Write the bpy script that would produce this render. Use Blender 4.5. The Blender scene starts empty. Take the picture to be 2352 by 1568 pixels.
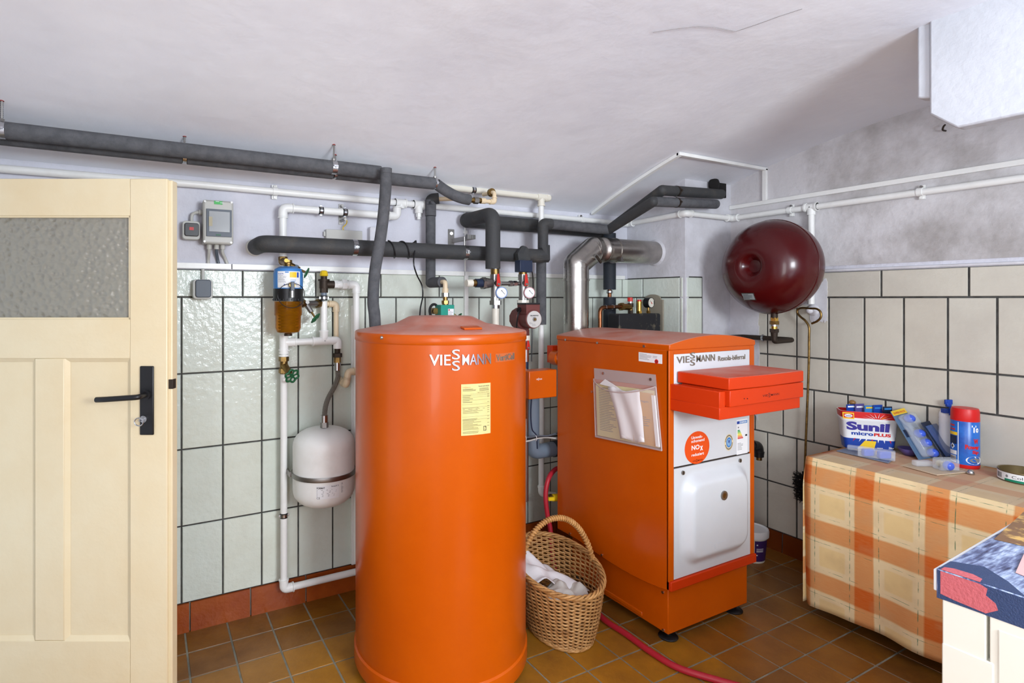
import bpy, bmesh, math, random
from mathutils import Vector, Matrix
random.seed(7)
S = bpy.context.scene
COL = S.collection
V = Vector
PI = math.pi

# ---------------------------------------------------------------- camera
EYE = 1.33                      # height of the lens above the floor (m)
cam_d = bpy.data.cameras.new('camera')
cam_d.sensor_width = 36.0
cam_d.lens = 36.0 * 1291.0 / 2352.0
cam_d.shift_x = 150.0 / 2352.0
cam_d.shift_y = -98.0 / 2352.0
cam_d.clip_start = 0.02
cam = bpy.data.objects.new('camera', cam_d)
COL.objects.link(cam)
cam.location = (0, 0, EYE)
cam.rotation_euler = (PI / 2, 0, -math.atan2(0.4716, 0.8816))
S.camera = cam

# ---------------------------------------------------------------- world, light, exposure
S.view_settings.view_transform = 'Standard'
S.view_settings.look = 'None'
S.view_settings.gamma = 1.0
S.view_settings.use_curve_mapping = False
S.view_settings.exposure = 0.0
w = bpy.data.worlds.new('world')
S.world = w
w.use_nodes = True
w.node_tree.nodes['Background'].inputs[0].default_value = (0.80, 0.88, 1.0, 1)
w.node_tree.nodes['Background'].inputs[1].default_value = 1.0


def area(name, loc, target, sx, sy, power, color):
    d = bpy.data.lights.new(name, 'AREA')
    d.shape = 'RECTANGLE'; d.size = sx; d.size_y = sy
    d.energy = power; d.color = color
    o = bpy.data.objects.new(name, d)
    COL.objects.link(o)
    o.location = loc
    o.rotation_euler = (V(target) - V(loc)).to_track_quat('-Z', 'Y').to_euler()
    return o


# daylight through the window in the wall behind the camera; the lamp on the left is an added soft fill
area('window_daylight', (1.05, -1.22, 1.60), (1.05, 3.0, 1.75), 0.80, 0.60, 70, (0.88, 0.94, 1.0))
area('left_fill_light', (-0.66, -0.60, 1.10), (2.0, -0.45, 1.15), 0.9, 1.6, 30, (0.97, 0.98, 1.0))

# ---------------------------------------------------------------- survey of the room
# a sight line of the survey: forward 1, sideways a, up b  ->  point on a known plane of the room
FW = (0.4716, 0.8816); RT = (0.8818, -0.4719)


def ray(x, y):
    a = (x - 1026.0) / 1291.0
    return V((FW[0] + RT[0] * a, FW[1] + RT[1] * a, (686.0 - y) / 1291.0))


def onY(x, y, Y):
    r = ray(x, y); t = Y / r.y
    return V((r.x * t, Y, EYE + r.z * t))


def onX(x, y, X):
    r = ray(x, y); t = X / r.x
    return V((X, r.y * t, EYE + r.z * t))


def onZ(x, y, z):
    r = ray(x, y); t = (z - EYE) / r.z
    return V((r.x * t, r.y * t, z))


def onD(x, y, D):
    r = ray(x, y)
    return V((r.x * D, r.y * D, EYE + r.z * D))


BACK = 2.48      # back wall plane Y
RIGHT = 2.95     # right wall plane X
CHX, CHY = 2.566, 2.07   # chimney breast: left face X, front face Y


def vault(Y):
    return 2.16 - (max(Y, 0.9) - 0.9) ** 2 / 7.4


# ---------------------------------------------------------------- materials
def srgb(r, g, b):
    def c(v):
        v /= 255.0
        return v / 12.92 if v <= 0.04045 else ((v + 0.055) / 1.055) ** 2.4
    return (c(r), c(g), c(b), 1)


MATS = {}


def mat(name, col, rough=0.5, metal=0.0, col2=None, nscale=8.0, nlo=0.4, nhi=0.65, bump=0.0, bscale=60.0,
        tint=False, spec=0.5, trans=0.0, ior=1.45, alpha=1.0, coat=0.0, stretch=None, rough2=None, bdist=0.01):
    if name in MATS:
        return MATS[name]
    m = bpy.data.materials.new(name)
    m.use_nodes = True
    nt = m.node_tree
    b = nt.nodes['Principled BSDF']
    N = nt.nodes.new; L = nt.links.new
    b.inputs['Roughness'].default_value = rough
    b.inputs['Metallic'].default_value = metal
    b.inputs['Specular IOR Level'].default_value = spec
    b.inputs['Transmission Weight'].default_value = trans
    b.inputs['IOR'].default_value = ior
    b.inputs['Alpha'].default_value = alpha
    b.inputs['Coat Weight'].default_value = coat
    b.inputs['Coat Roughness'].default_value = 0.08
    tc = N('ShaderNodeTexCoord')
    mp = N('ShaderNodeMapping')
    L(tc.outputs['Object'], mp.inputs['Vector'])
    if stretch:
        mp.inputs['Scale'].default_value = stretch
    colout = None
    c1 = srgb(*col)
    if col2 is not None:
        n = N('ShaderNodeTexNoise'); n.inputs['Scale'].default_value = nscale; n.inputs['Detail'].default_value = 8
        n.inputs['Roughness'].default_value = 0.62
        L(mp.outputs[0], n.inputs['Vector'])
        r = N('ShaderNodeValToRGB')
        r.color_ramp.elements[0].position = nlo; r.color_ramp.elements[0].color = c1
        r.color_ramp.elements[1].position = nhi; r.color_ramp.elements[1].color = srgb(*col2)
        L(n.outputs['Fac'], r.inputs[0])
        colout = r.outputs[0]
        if rough2 is not None:
            mr = N('ShaderNodeMapRange'); mr.inputs[1].default_value = nlo; mr.inputs[2].default_value = nhi
            mr.inputs[3].default_value = rough; mr.inputs[4].default_value = rough2
            L(n.outputs['Fac'], mr.inputs[0]); L(mr.outputs[0], b.inputs['Roughness'])
    if tint:
        at = N('ShaderNodeVertexColor'); at.layer_name = 'tint'
        mx = N('ShaderNodeMix'); mx.data_type = 'RGBA'; mx.blend_type = 'MULTIPLY'
        mx.inputs[0].default_value = 1.0
        if colout:
            L(colout, mx.inputs[6])
        else:
            mx.inputs[6].default_value = c1
        L(at.outputs['Color'], mx.inputs[7])
        colout = mx.outputs[2]
    if colout:
        L(colout, b.inputs['Base Color'])
    else:
        b.inputs['Base Color'].default_value = c1
    if bump > 0:
        n2 = N('ShaderNodeTexNoise'); n2.inputs['Scale'].default_value = bscale; n2.inputs['Detail'].default_value = 4
        L(mp.outputs[0], n2.inputs['Vector'])
        bp = N('ShaderNodeBump'); bp.inputs['Strength'].default_value = bump; bp.inputs['Distance'].default_value = bdist
        L(n2.outputs['Fac'], bp.inputs['Height']); L(bp.outputs[0], b.inputs['Normal'])
    MATS[name] = m
    return m


M = dict(
    plaster=mat('white_limewash', (222, 223, 232), .8, col2=(204, 204, 213), nscale=1.8, bump=.6, bscale=26, spec=.2),
    ceil=mat('ceiling_limewash', (240, 242, 247), .75, col2=(226, 228, 236), nscale=1.3, nlo=.38, nhi=.7, bump=.35, bscale=9, spec=.25, bdist=.01),
    tile=mat('glazed_tile', (222, 231, 221), .16, col2=(212, 218, 205), nscale=3, bump=.55, bscale=42, tint=True, spec=.5, bdist=.006),
    tile2=mat('matt_wall_tile', (209, 204, 190), .35, col2=(199, 193, 180), nscale=4, bump=.25, bscale=70, tint=True, spec=.4, bdist=.004),
    grout=mat('dark_grout', (76, 76, 74), .9, col2=(52, 50, 47), nscale=20),
    floort=mat('floor_tile_clay', (180, 126, 38), .28, col2=(134, 90, 32), nscale=5, nlo=.35, nhi=.75, bump=.25, bscale=80, tint=True, spec=.5, bdist=.003, rough2=.5),
    fgrout=mat('floor_grout', (142, 140, 125), .9, col2=(110, 108, 98), nscale=12),
    base=mat('skirting_tile', (165, 80, 28), .25, col2=(150, 66, 24), nscale=6, tint=True, bump=.15, bscale=60),
    white=mat('white_gloss_paint', (242, 243, 240), .3, col2=(232, 232, 228), nscale=9, nlo=.5, nhi=.75),
    whitem=mat('white_matt_paint', (220, 220, 226), .6, col2=(200, 199, 203), nscale=5, bump=.3, bscale=40),
    cream=mat('cream_door_paint', (226, 213, 180), .3, col2=(220, 200, 160), nscale=2.2, nlo=.35, nhi=.7, bump=.12, bscale=30),
    beige=mat('beige_plastic', (226, 206, 172), .35),
    ivory=mat('ivory_plastic', (228, 224, 210), .35),
    foam=mat('grey_foam', (96, 97, 100), .85, col2=(82, 83, 86), nscale=30, bump=.3, bscale=300, spec=.2),
    foamb=mat('black_foam', (62, 63, 64), .62, col2=(84, 80, 74), nscale=12, nlo=.55, nhi=.8, bump=.2, bscale=180, spec=.35),
    foamn=mat('dark_blue_black_foam', (42, 47, 54), .6, bump=.2, bscale=200, spec=.3),
    greyp=mat('blue_grey_plastic', (112, 124, 138), .4),
    black=mat('black_plastic', (24, 24, 26), .35),
    navy=mat('navy_plastic', (30, 42, 66), .4),
    rubber=mat('black_rubber', (30, 30, 30), .7),
    steel=mat('steel', (190, 192, 195), .25, metal=1.0),
    dullsteel=mat('dull_steel', (150, 148, 145), .42, metal=1.0),
    flue=mat('stainless_flue', (196, 192, 186), .24, metal=1.0, col2=(150, 146, 142), nscale=6, nlo=.35, nhi=.7, rough2=.4, bump=.05, bscale=20),
    brass=mat('old_brass', (150, 122, 72), .38, metal=1.0, col2=(110, 88, 54), nscale=40),
    brassb=mat('bright_brass', (206, 168, 84), .25, metal=1.0),
    copper=mat('copper_pipe', (150, 98, 66), .38, metal=1.0, col2=(100, 66, 46), nscale=20),
    iron=mat('dark_iron', (62, 52, 44), .55, metal=.6),
    orange=mat('orange_enamel', (192, 80, 0), .3, coat=.12, spec=.38, col2=(204, 90, 2), nscale=1.2),
    orangetop=mat('dusty_orange_enamel', (188, 96, 68), .45, col2=(190, 142, 128), nscale=7, nlo=.3, nhi=.62, coat=.1, rough2=.65),
    redor=mat('red_orange_enamel', (202, 54, 6), .42, spec=.35),
    redortop=mat('dusty_red_orange', (198, 78, 54), .5, col2=(198, 128, 112), nscale=7, nlo=.32, nhi=.6),
    maroon=mat('maroon_enamel', (72, 7, 10), .25, coat=.15),
    pumpred=mat('brown_red_cast', (104, 52, 48), .55),
    redp=mat('red_plastic', (200, 40, 30), .35),
    hose=mat('red_rubber_hose', (176, 32, 48), .45),
    yellow=mat('yellow_plastic', (232, 196, 30), .35),
    green=mat('green_handle', (30, 92, 56), .45),
    teal=mat('teal_plastic', (30, 150, 130), .4),
    blue=mat('blue_plastic', (60, 130, 200), .35),
    dblue=mat('deep_blue_print', (28, 66, 160), .35),
    violet=mat('violet_plastic', (88, 78, 140), .4),
    paper=mat('white_paper', (228, 226, 228), .7),
    label=mat('label_white', (236, 238, 240), .5),
    grey=mat('grey_plastic', (190, 190, 184), .45),
    dgrey=mat('slate_grey_plastic', (84, 92, 102), .45),
    ink=mat('dark_print', (50, 50, 52), .6),
    inkl=mat('grey_print', (130, 130, 134), .6),
    gold=mat('gold_plate', (206, 194, 122), .35, col2=(216, 206, 150), nscale=4),
    facem=mat('silver_face', (196, 194, 190), .4),
    chrome=mat('chrome_letters', (220, 222, 226), .18, metal=1.0),
    pewter=mat('pewter_letters', (150, 142, 130), .4, metal=.7),
    panelw=mat('white_sheet_panel', (210, 214, 218), .35, col2=(204, 208, 212), nscale=3),
    redprint=mat('red_print', (206, 26, 26), .4),
    yprint=mat('yellow_print', (240, 200, 40), .45),
    wicker=mat('wicker', (204, 160, 104), .5, tint=True, col2=(172, 126, 74), nscale=30, bump=.2, bscale=200),
    soot=mat('sooty_black', (26, 24, 24), .95),
    wash=mat('washing_powder_blue', (70, 100, 200), .3),
)

# ---------------------------------------------------------------- mesh builder
ORG = {}


class MB:
    def __init__(self):
        self.v = []; self.f = []; self.m = []; self.c = []; self.mats = []

    def mi(self, m):
        if isinstance(m, str):
            m = M[m]
        if m not in self.mats:
            self.mats.append(m)
        return self.mats.index(m)

    def add(self, vs, fs, m, tint=(1, 1, 1)):
        o = len(self.v); k = self.mi(m)
        self.v += [V(p) for p in vs]
        for f in fs:
            self.f.append([i + o for i in f]); self.m.append(k); self.c.append(tint)

    def hexa(self, p, m, tint=(1, 1, 1)):
        """p: 4 bottom corners then 4 top corners"""
        self.add(p, [(3, 2, 1, 0), (4, 5, 6, 7), (0, 1, 5, 4), (1, 2, 6, 5), (2, 3, 7, 6), (3, 0, 4, 7)], m, tint)

    def box(self, a, b, m, tint=(1, 1, 1)):
        x0, y0, z0 = [min(a[i], b[i]) for i in range(3)]
        x1, y1, z1 = [max(a[i], b[i]) for i in range(3)]
        self.hexa([(x0, y0, z0), (x1, y0, z0), (x1, y1, z0), (x0, y1, z0),
                   (x0, y0, z1), (x1, y0, z1), (x1, y1, z1), (x0, y1, z1)], m, tint)

    def obox(self, c, ax, ay, az, m, tint=(1, 1, 1)):
        """centre and three half-axis vectors"""
        c = V(c); ax = V(ax); ay = V(ay); az = V(az)
        self.hexa([c - ax - ay - az, c + ax - ay - az, c + ax + ay - az, c - ax + ay - az,
                   c - ax - ay + az, c + ax - ay + az, c + ax + ay + az, c - ax + ay + az], m, tint)

    def tube(self, pts, r, m, n=14, cap=True, tint=(1, 1, 1), closed=False):
        pts = [V(p) for p in pts]
        k = len(pts)
        rs = r if isinstance(r, (list, tuple)) else [r] * k
        dirs = []
        for i in range(k):
            if closed:
                d = pts[(i + 1) % k] - pts[i - 1]
            else:
                d = pts[min(i + 1, k - 1)] - pts[max(i - 1, 0)]
                if d.length < 1e-9:
                    d = V((0, 0, 1))
            if d.length < 1e-9:
                d = dirs[-1] if dirs else V((0, 0, 1))
            dirs.append(d.normalized())
        u = dirs[0].orthogonal().normalized()
        vs = []
        for i in range(k):
            d = dirs[i]
            u = (u - d * u.dot(d))
            if u.length < 1e-6:
                u = d.orthogonal()
            u.normalize()
            w_ = d.cross(u)
            for j in range(n):
                a = 2 * PI * j / n
                vs.append(pts[i] + (u * math.cos(a) + w_ * math.sin(a)) * rs[i])
        fs = []
        for i in range(k if closed else k - 1):
            for j in range(n):
                a = i * n + j; b = i * n + (j + 1) % n
                c = ((i + 1) % k) * n + (j + 1) % n; d_ = ((i + 1) % k) * n + j
                fs.append((a, b, c, d_))
        if cap and not closed:
            fs.append(tuple(range(n - 1, -1, -1)))
            fs.append(tuple((k - 1) * n + j for j in range(n)))
        self.add(vs, fs, m, tint)

    def cyl(self, a, b, r, m, n=20, r2=None, tint=(1, 1, 1)):
        self.tube([a, b], [r, r if r2 is None else r2], m, n, tint=tint)

    def lathe(self, prof, org, m, axis=(0, 0, 1), n=32, tint=(1, 1, 1)):
        """prof: (radius, height) list; one revolved skin"""
        ax = V(axis).normalized(); org = V(org)
        u = ax.orthogonal().normalized(); w_ = ax.cross(u)
        vs = []; fs = []
        for (r, h) in prof:
            for j in range(n):
                a = 2 * PI * j / n
                vs.append(org + ax * h + (u * math.cos(a) + w_ * math.sin(a)) * max(r, 1e-5))
        for i in range(len(prof) - 1):
            for j in range(n):
                a = i * n + j; b = i * n + (j + 1) % n
                fs.append((a, b, b + n, a + n))
        self.add(vs, fs, m, tint)

    def hexnut(self, a, b, r, m):
        self.tube([a, b], [r, r], m, 6)

    def ball(self, c, r, m, n=14, sc=(1, 1, 1)):
        c = V(c)
        vs = []; fs = []
        k = max(6, n // 2)
        for i in range(k + 1):
            t = PI * i / k
            for j in range(n):
                a = 2 * PI * j / n
                vs.append(c + V((math.sin(t) * math.cos(a) * r * sc[0], math.sin(t) * math.sin(a) * r * sc[1], math.cos(t) * r * sc[2])))
        for i in range(k):
            for j in range(n):
                a = i * n + j; b = i * n + (j + 1) % n
                fs.append((a, a + n, b + n, b))
        self.add(vs, fs, m)

    def prism(self, poly, mp, w0, w1, m, tint=(1, 1, 1)):
        """polygon in (u,v) mapped by mp(u,v,w) and given thickness w0..w1"""
        k = len(poly)
        vs = [mp(u, v, w0) for u, v in poly] + [mp(u, v, w1) for u, v in poly]
        fs = [tuple(range(k - 1, -1, -1)), tuple(range(k, 2 * k))]
        for i in range(k):
            j = (i + 1) % k
            fs.append((i, j, j + k, i + k))
        self.add(vs, fs, m, tint)

    def slab(self, mp, u0, u1, v0, v1, w0, w1, m, nu=1, tint=(1, 1, 1)):
        poly = [(u0 + (u1 - u0) * i / nu, v0) for i in range(nu + 1)] + [(u1 + (u0 - u1) * i / nu, v1) for i in range(nu + 1)]
        k = nu + 1
        vs = [mp(u, v, w0) for u, v in poly] + [mp(u, v, w1) for u, v in poly]
        fs = []
        n = len(poly)
        for i in range(nu):
            a, b, c, d = i, i + 1, n - 2 - i, n - 1 - i
            fs.append((d, c, b, a)); fs.append((a + n, b + n, c + n, d + n))
        for i in range(n):
            j = (i + 1) % n
            fs.append((i, j, j + n, i + n))
        self.add(vs, fs, m, tint)

    def build(self, name, parent=None, bevel=0.0, smooth=35, label=None, seg=2):
        me = bpy.data.meshes.new(name)
        if parent is not None:
            org = ORG[parent]
        else:
            xs = [p.x for p in self.v]; ys = [p.y for p in self.v]; zs = [p.z for p in self.v]
            org = V(((min(xs) + max(xs)) / 2, (min(ys) + max(ys)) / 2, min(zs)))
        me.from_pydata([p - org for p in self.v], [], self.f)
        for m in self.mats:
            me.materials.append(m)
        for i, p in enumerate(me.polygons):
            p.material_index = self.m[i]
        if any(c != (1, 1, 1) for c in self.c) or any(mm.name in ('glazed_tile', 'matt_wall_tile', 'floor_tile_clay', 'skirting_tile', 'wicker') for mm in self.mats):
            at = me.color_attributes.new('tint', 'FLOAT_COLOR', 'CORNER')
            k = 0
            for i, p in enumerate(me.polygons):
                for _ in range(p.loop_total):
                    at.data[k].color = (*self.c[i], 1); k += 1
        bm = bmesh.new(); bm.from_mesh(me)
        bmesh.ops.remove_doubles(bm, verts=bm.verts, dist=1e-6)
        bmesh.ops.recalc_face_normals(bm, faces=bm.faces)
        bm.to_mesh(me); bm.free()
        if smooth:
            me.shade_smooth()
            me.set_sharp_from_angle(angle=math.radians(smooth))
        o = bpy.data.objects.new(name, me)
        COL.objects.link(o)
        if parent is None:
            o.location = org
        else:
            o.parent = parent
        ORG[o] = org
        if bevel:
            md = o.modifiers.new('bevel', 'BEVEL'); md.width = bevel; md.segments = seg; md.limit_method = 'ANGLE'
            md.angle_limit = math.radians(40)
        if label:
            o['label'] = label
        return o


def thing(name, label, cat, loc, group=None):
    o = bpy.data.objects.new(name, None)
    o.empty_display_size = 0.05
    COL.objects.link(o)
    o.location = V(loc)
    ORG[o] = V(loc)
    o['label'] = label; o['category'] = cat
    if group:
        o['group'] = group
    return o


def tag(o, label, cat, group=None, kind=None):
    o['label'] = label; o['category'] = cat
    if group:
        o['group'] = group
    if kind:
        o['kind'] = kind
    return o


def struct(o, label=None, cat=None):
    o['kind'] = 'structure'
    if label:
        o['label'] = label
    if cat:
        o['category'] = cat
    return o


def fillet(pts, rad, n=6):
    pts = [V(p) for p in pts]
    out = [pts[0]]
    for i in range(1, len(pts) - 1):
        a, b, c = pts[i - 1], pts[i], pts[i + 1]
        rr = rad[i - 1] if isinstance(rad, (list, tuple)) else rad
        r1 = min(rr, (a - b).length * .49, (c - b).length * .49)
        p = b + (a - b).normalized() * r1; q = b + (c - b).normalized() * r1
        for k in range(n + 1):
            t = k / n
            out.append(p * (1 - t) ** 2 + b * 2 * t * (1 - t) + q * t * t)
    out.append(pts[-1])
    return out


def catmull(pts, n=8):
    pts = [V(p) for p in pts]
    P = [pts[0] * 2 - pts[1]] + pts + [pts[-1] * 2 - pts[-2]]
    out = []
    for i in range(1, len(P) - 2):
        for k in range(n):
            t = k / n
            a, b, c, d = P[i - 1], P[i], P[i + 1], P[i + 2]
            out.append(0.5 * ((2 * b) + (c - a) * t + (2 * a - 5 * b + 4 * c - d) * t * t + (3 * b - a - 3 * c + d) * t ** 3))
    out.append(pts[-1])
    return out


def pipe_part(name, pts, r, m, parent, rad=0.03, n=16):
    mb = MB(); mb.tube(fillet(pts, rad), r, m, n)
    return mb.build(name, parent, smooth=50)


def elbows(pts, r, m, parent, idx=None, rad=0.03, ln=0.028, name='elbow'):
    """thicker socket fittings at the corners of a pipe"""
    pts = [V(p) for p in pts]
    for i in range(1, len(pts) - 1):
        if idx is not None and i not in idx:
            continue
        b = pts[i]; d1 = (pts[i - 1] - b).normalized(); d2 = (pts[i + 1] - b).normalized()
        mb = MB()
        a = b + d1 * ln; c = b + d2 * ln
        mb.tube(fillet([a, b, c], min(rad, ln * .8)), r * 1.28, m, 16)
        mb.cyl(a + d1 * .001, a + d1 * .006, r * 1.42, m)
        mb.cyl(c + d2 * .001, c + d2 * .006, r * 1.42, m)
        mb.build(name, parent, smooth=50)


def clamp(p, d, r, parent, m='steel', wid=.014, rub=True, up=None, name='pipe_clamp'):
    """steel band round a pipe at p, pipe direction d"""
    p = V(p); d = V(d).normalized()
    mb = MB()
    if rub:
        mb.cyl(p - d * wid * .8, p + d * wid * .8, r * 1.05, 'rubber', 20)
    mb.cyl(p - d * wid * .45, p + d * wid * .45, r * 1.12, m, 20)
    u = V(up) if up else V((0, 0, 1))
    side = d.cross(u).normalized() if abs(d.dot(u)) < .9 else V((0, -1, 0))
    for s in (-1, 1):
        mb.obox(p + side * s * r * 1.2, d * wid * .4, side * r * .22, u * .003, m)
        mb.cyl(p + side * s * r * 1.25 - u * .006, p + side * s * r * 1.25 + u * .006, .0028, m, 6)
    return mb.build(name, parent)


# ---------------------------------------------------------------- lettering
_tc = {}


def text_geo(s, bold=0.0):
    key = (s, bold)
    if key in _tc:
        return _tc[key]
    cu = bpy.data.curves.new('lettering', 'FONT')
    cu.body = s; cu.size = 1.0; cu.offset = bold; cu.resolution_u = 3
    o = bpy.data.objects.new('lettering', cu)
    COL.objects.link(o)
    bpy.context.view_layer.update()
    dg = bpy.context.evaluated_depsgraph_get()
    me = bpy.data.meshes.new_from_object(o.evaluated_get(dg))
    vs = [(v.co.x, v.co.y) for v in me.vertices]
    fs = [tuple(p.vertices) for p in me.polygons]
    bpy.data.objects.remove(o); bpy.data.curves.remove(cu); bpy.data.meshes.remove(me)
    _tc[key] = (vs, fs)
    return vs, fs


def letters(mb, s, mp, u0, u1, v0, v1, w, m, bold=0.0, th=0.0):
    """fit text into the rectangle u0..u1, v0..v1 on surface mp at height w"""
    vs, fs = text_geo(s, bold)
    xs = [a for a, b in vs]; ys = [b for a, b in vs]
    x0, x1, y0, y1 = min(xs), max(xs), min(ys), max(ys)
    f = lambda a, b, ww: mp(u0 + (a - x0) / (x1 - x0) * (u1 - u0), v0 + (b - y0) / (y1 - y0) * (v1 - v0), ww)
    if th:
        # raised letters: top face plus the walls of the outline
        k = len(vs)
        P = [f(a, b, w + th) for a, b in vs] + [f(a, b, w) for a, b in vs]
        edges = {}
        for q in fs:
            for i in range(len(q)):
                e = (q[i], q[(i + 1) % len(q)])
                if (e[1], e[0]) in edges:
                    edges.pop((e[1], e[0]))
                else:
                    edges[e] = 1
        F = list(fs) + [(b, a, a + k, b + k) for a, b in edges]
        mb.add(P, F, m)
    else:
        mb.add([f(a, b, w) for a, b in vs], fs, m)


def viessmann(mb, mp, u0, u1, vc, h, w, m, th=0.0, bold=.02):
    bold = min(bold, .006)
    """word mark with its two stacked S"""
    W = u1 - u0
    letters(mb, 'VIE', mp, u0, u0 + W * .325, vc - h / 2, vc + h / 2, w, m, bold, th)
    sw = W * .125; sx = u0 + W * .345
    letters(mb, 'S', mp, sx, sx + sw, vc + h * .06, vc + h * 1.0, w, m, bold, th)
    letters(mb, 'S', mp, sx, sx + sw, vc - h * 1.0, vc - h * .06, w, m, bold, th)
    letters(mb, 'MANN', mp, u0 + W * .505, u1, vc - h / 2, vc + h / 2, w, m, bold, th)


def print_lines(mb, mp, u0, u1, v0, v1, n, w, m='inkl', th=.0002, hgt=.3, seed=1, short=.5):
    rnd = random.Random(seed)
    dv = (v1 - v0) / n
    for i in range(n):
        v = v1 - (i + .5) * dv
        e = u0 + (u1 - u0) * rnd.uniform(short, 1.0)
        mb.slab(mp, u0, e, v - dv * hgt / 2, v + dv * hgt / 2, w, w + th, m, nu=3)


def plane_map(o, du, dv, dw):
    o = V(o); du = V(du); dv = V(dv); dw = V(dw)
    return lambda u, v, w_: o + du * u + dv * v + dw * w_

# ================================================================ THE SETTING
XL, YF = -0.62, -1.25       # left wall plane, wall behind the camera


def rnd_tint(a=.06, warm=.03):
    g = 1 - random.random() * a; w_ = (random.random() - .5) * warm
    return (min(1, g + w_), g, max(0, g - w_))


# floor: bed of grout with square clay tiles, an ochre batch and a brown batch
fb = MB()
fb.box((XL - .2, YF - .2, -.12), (RIGHT + .2, BACK + .2, -.002), 'fgrout')
P = 0.157
ix0 = int((XL - .1366) / P) - 1
for i in range(ix0, 20):
    x0 = .1366 + i * P; x1 = x0 + P
    if x0 > RIGHT or x1 < XL:
        continue
    for j in range(-1, 32):
        y1 = 2.3196 - j * P + P * 0; y0 = y1 - P
        if j == -1:
            y0 = 2.3196; y1 = BACK
        if y1 < YF:
            continue
        g = .003
        rnd = random.random()
        xc = (x0 + x1) / 2; yc = (y0 + y1) / 2
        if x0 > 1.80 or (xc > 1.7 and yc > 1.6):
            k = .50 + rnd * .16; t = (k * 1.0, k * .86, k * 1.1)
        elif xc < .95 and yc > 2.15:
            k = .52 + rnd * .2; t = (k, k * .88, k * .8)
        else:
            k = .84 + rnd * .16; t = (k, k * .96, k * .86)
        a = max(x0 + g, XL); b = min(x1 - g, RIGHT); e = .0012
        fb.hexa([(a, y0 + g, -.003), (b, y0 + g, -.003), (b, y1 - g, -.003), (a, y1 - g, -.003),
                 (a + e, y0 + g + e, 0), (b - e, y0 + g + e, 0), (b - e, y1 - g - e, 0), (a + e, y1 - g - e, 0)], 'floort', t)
struct(fb.build('floor', smooth=0), 'square clay floor tiles, ochre on the left and brown on the right', 'floor')

# ceiling: shallow brick vault under limewash
cb = MB()
NX, NY = 60, 64
vs = []
from mathutils import noise
for j in range(NY + 1):
    Y = YF + (BACK + .02 - YF) * j / NY
    for i in range(NX + 1):
        X = XL - .05 + (RIGHT + .1 - XL) * i / NX
        dz = noise.noise(V((X * 1.7, Y * 1.7, 3.1))) * .009 + noise.noise(V((X * 5, Y * 5, .4))) * .0022
        vs.append(V((X, Y, vault(Y) + dz * min(1, max(0, (BACK - Y) * 4)))))
fs = []
for j in range(NY):
    for i in range(NX):
        a = j * (NX + 1) + i
        fs.append((a, a + 1, a + NX + 2, a + NX + 1))
cb.add(vs, fs, 'ceil')
k = len(vs)
ring = [0, NX, (NY + 1) * (NX + 1) - 1, NY * (NX + 1)]
top = [V((vs[i].x, vs[i].y, 2.4)) for i in ring]
cb.add([vs[i] for i in ring] + top, [(4, 5, 6, 7)], 'ceil')
co = cb.build('ceiling', smooth=60)
struct(co, 'limewashed vaulted ceiling curving down to the back wall', 'ceiling')
# fine crack in the plaster
ck = MB()
cpts = []
for (x, y) in [(1500, 74), (1560, 66), (1600, 60), (1640, 62), (1690, 72), (1740, 56), (1790, 38), (1842, 20)]:
    for t in [1.4 + .004 * i for i in range(500)]:
        r = ray(x, y)
        if EYE + r.z * t >= vault(r.y * t) - .004:
            break
    cpts.append(V((r.x * t, r.y * t, vault(r.y * t) - .0035)))
ck.tube(cpts, .0008, mat('crack_dark', (140, 136, 136), .9), 5)
ck.build('crack', co)


# back wall: limewash above, tiles below with dark joints
def tile_rows(mb, kind, plane, rows, mname, th=.004, gap=.0028, lo=None, hi=None):
    """rows: (z0, z1, phase, pitch); tiles on plane X=c or Y=c"""
    for (z0, z1, ph, pit, r0, r1) in rows:
        n0 = math.floor((r0 - ph) / pit)
        n1 = math.ceil((r1 - ph) / pit)
        for i in range(n0, n1):
            a = max(ph + i * pit + gap, r0); b = min(ph + (i + 1) * pit - gap, r1)
            if b - a < .01:
                continue
            e = .0022; t = rnd_tint()
            zz0, zz1 = z0 + gap, z1 - gap
            if kind == 'Y':
                fr = lambda s, z, d: V((s, plane - d, z))
            elif kind == 'X':
                fr = lambda s, z, d: V((plane - d, s, z))
            q = [fr(a, zz0, 0), fr(b, zz0, 0), fr(b, zz1, 0), fr(a, zz1, 0)]
            q += [fr(a + e, zz0 + e, th), fr(b - e, zz0 + e, th), fr(b - e, zz1 - e, th), fr(a + e, zz1 - e, th)]
            mb.hexa(q, mname, t)


wb = MB()
wb.box((XL - .2, BACK, -.1), (RIGHT + .2, BACK + .2, .001), 'plaster')
wb.box((XL - .2, BACK, 1.448), (RIGHT + .2, BACK + .2, 2.3), 'plaster')
wb.box((XL - .2, BACK, .0), (RIGHT + .2, BACK + .2, 1.449), 'grout')
tile_rows(wb, 'Y', BACK, [(z0, z1, .125, .1545, XL, CHX) for (z0, z1) in ((.112, .421), (.421, .727), (.727, 1.03), (1.03, 1.337))]
          + [(1.337, 1.449, .125 + .232, .309, XL, CHX)], 'tile')
struct(wb.build('wall_back', smooth=0), 'back wall with pale glazed tiles below white limewash', 'wall')

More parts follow.
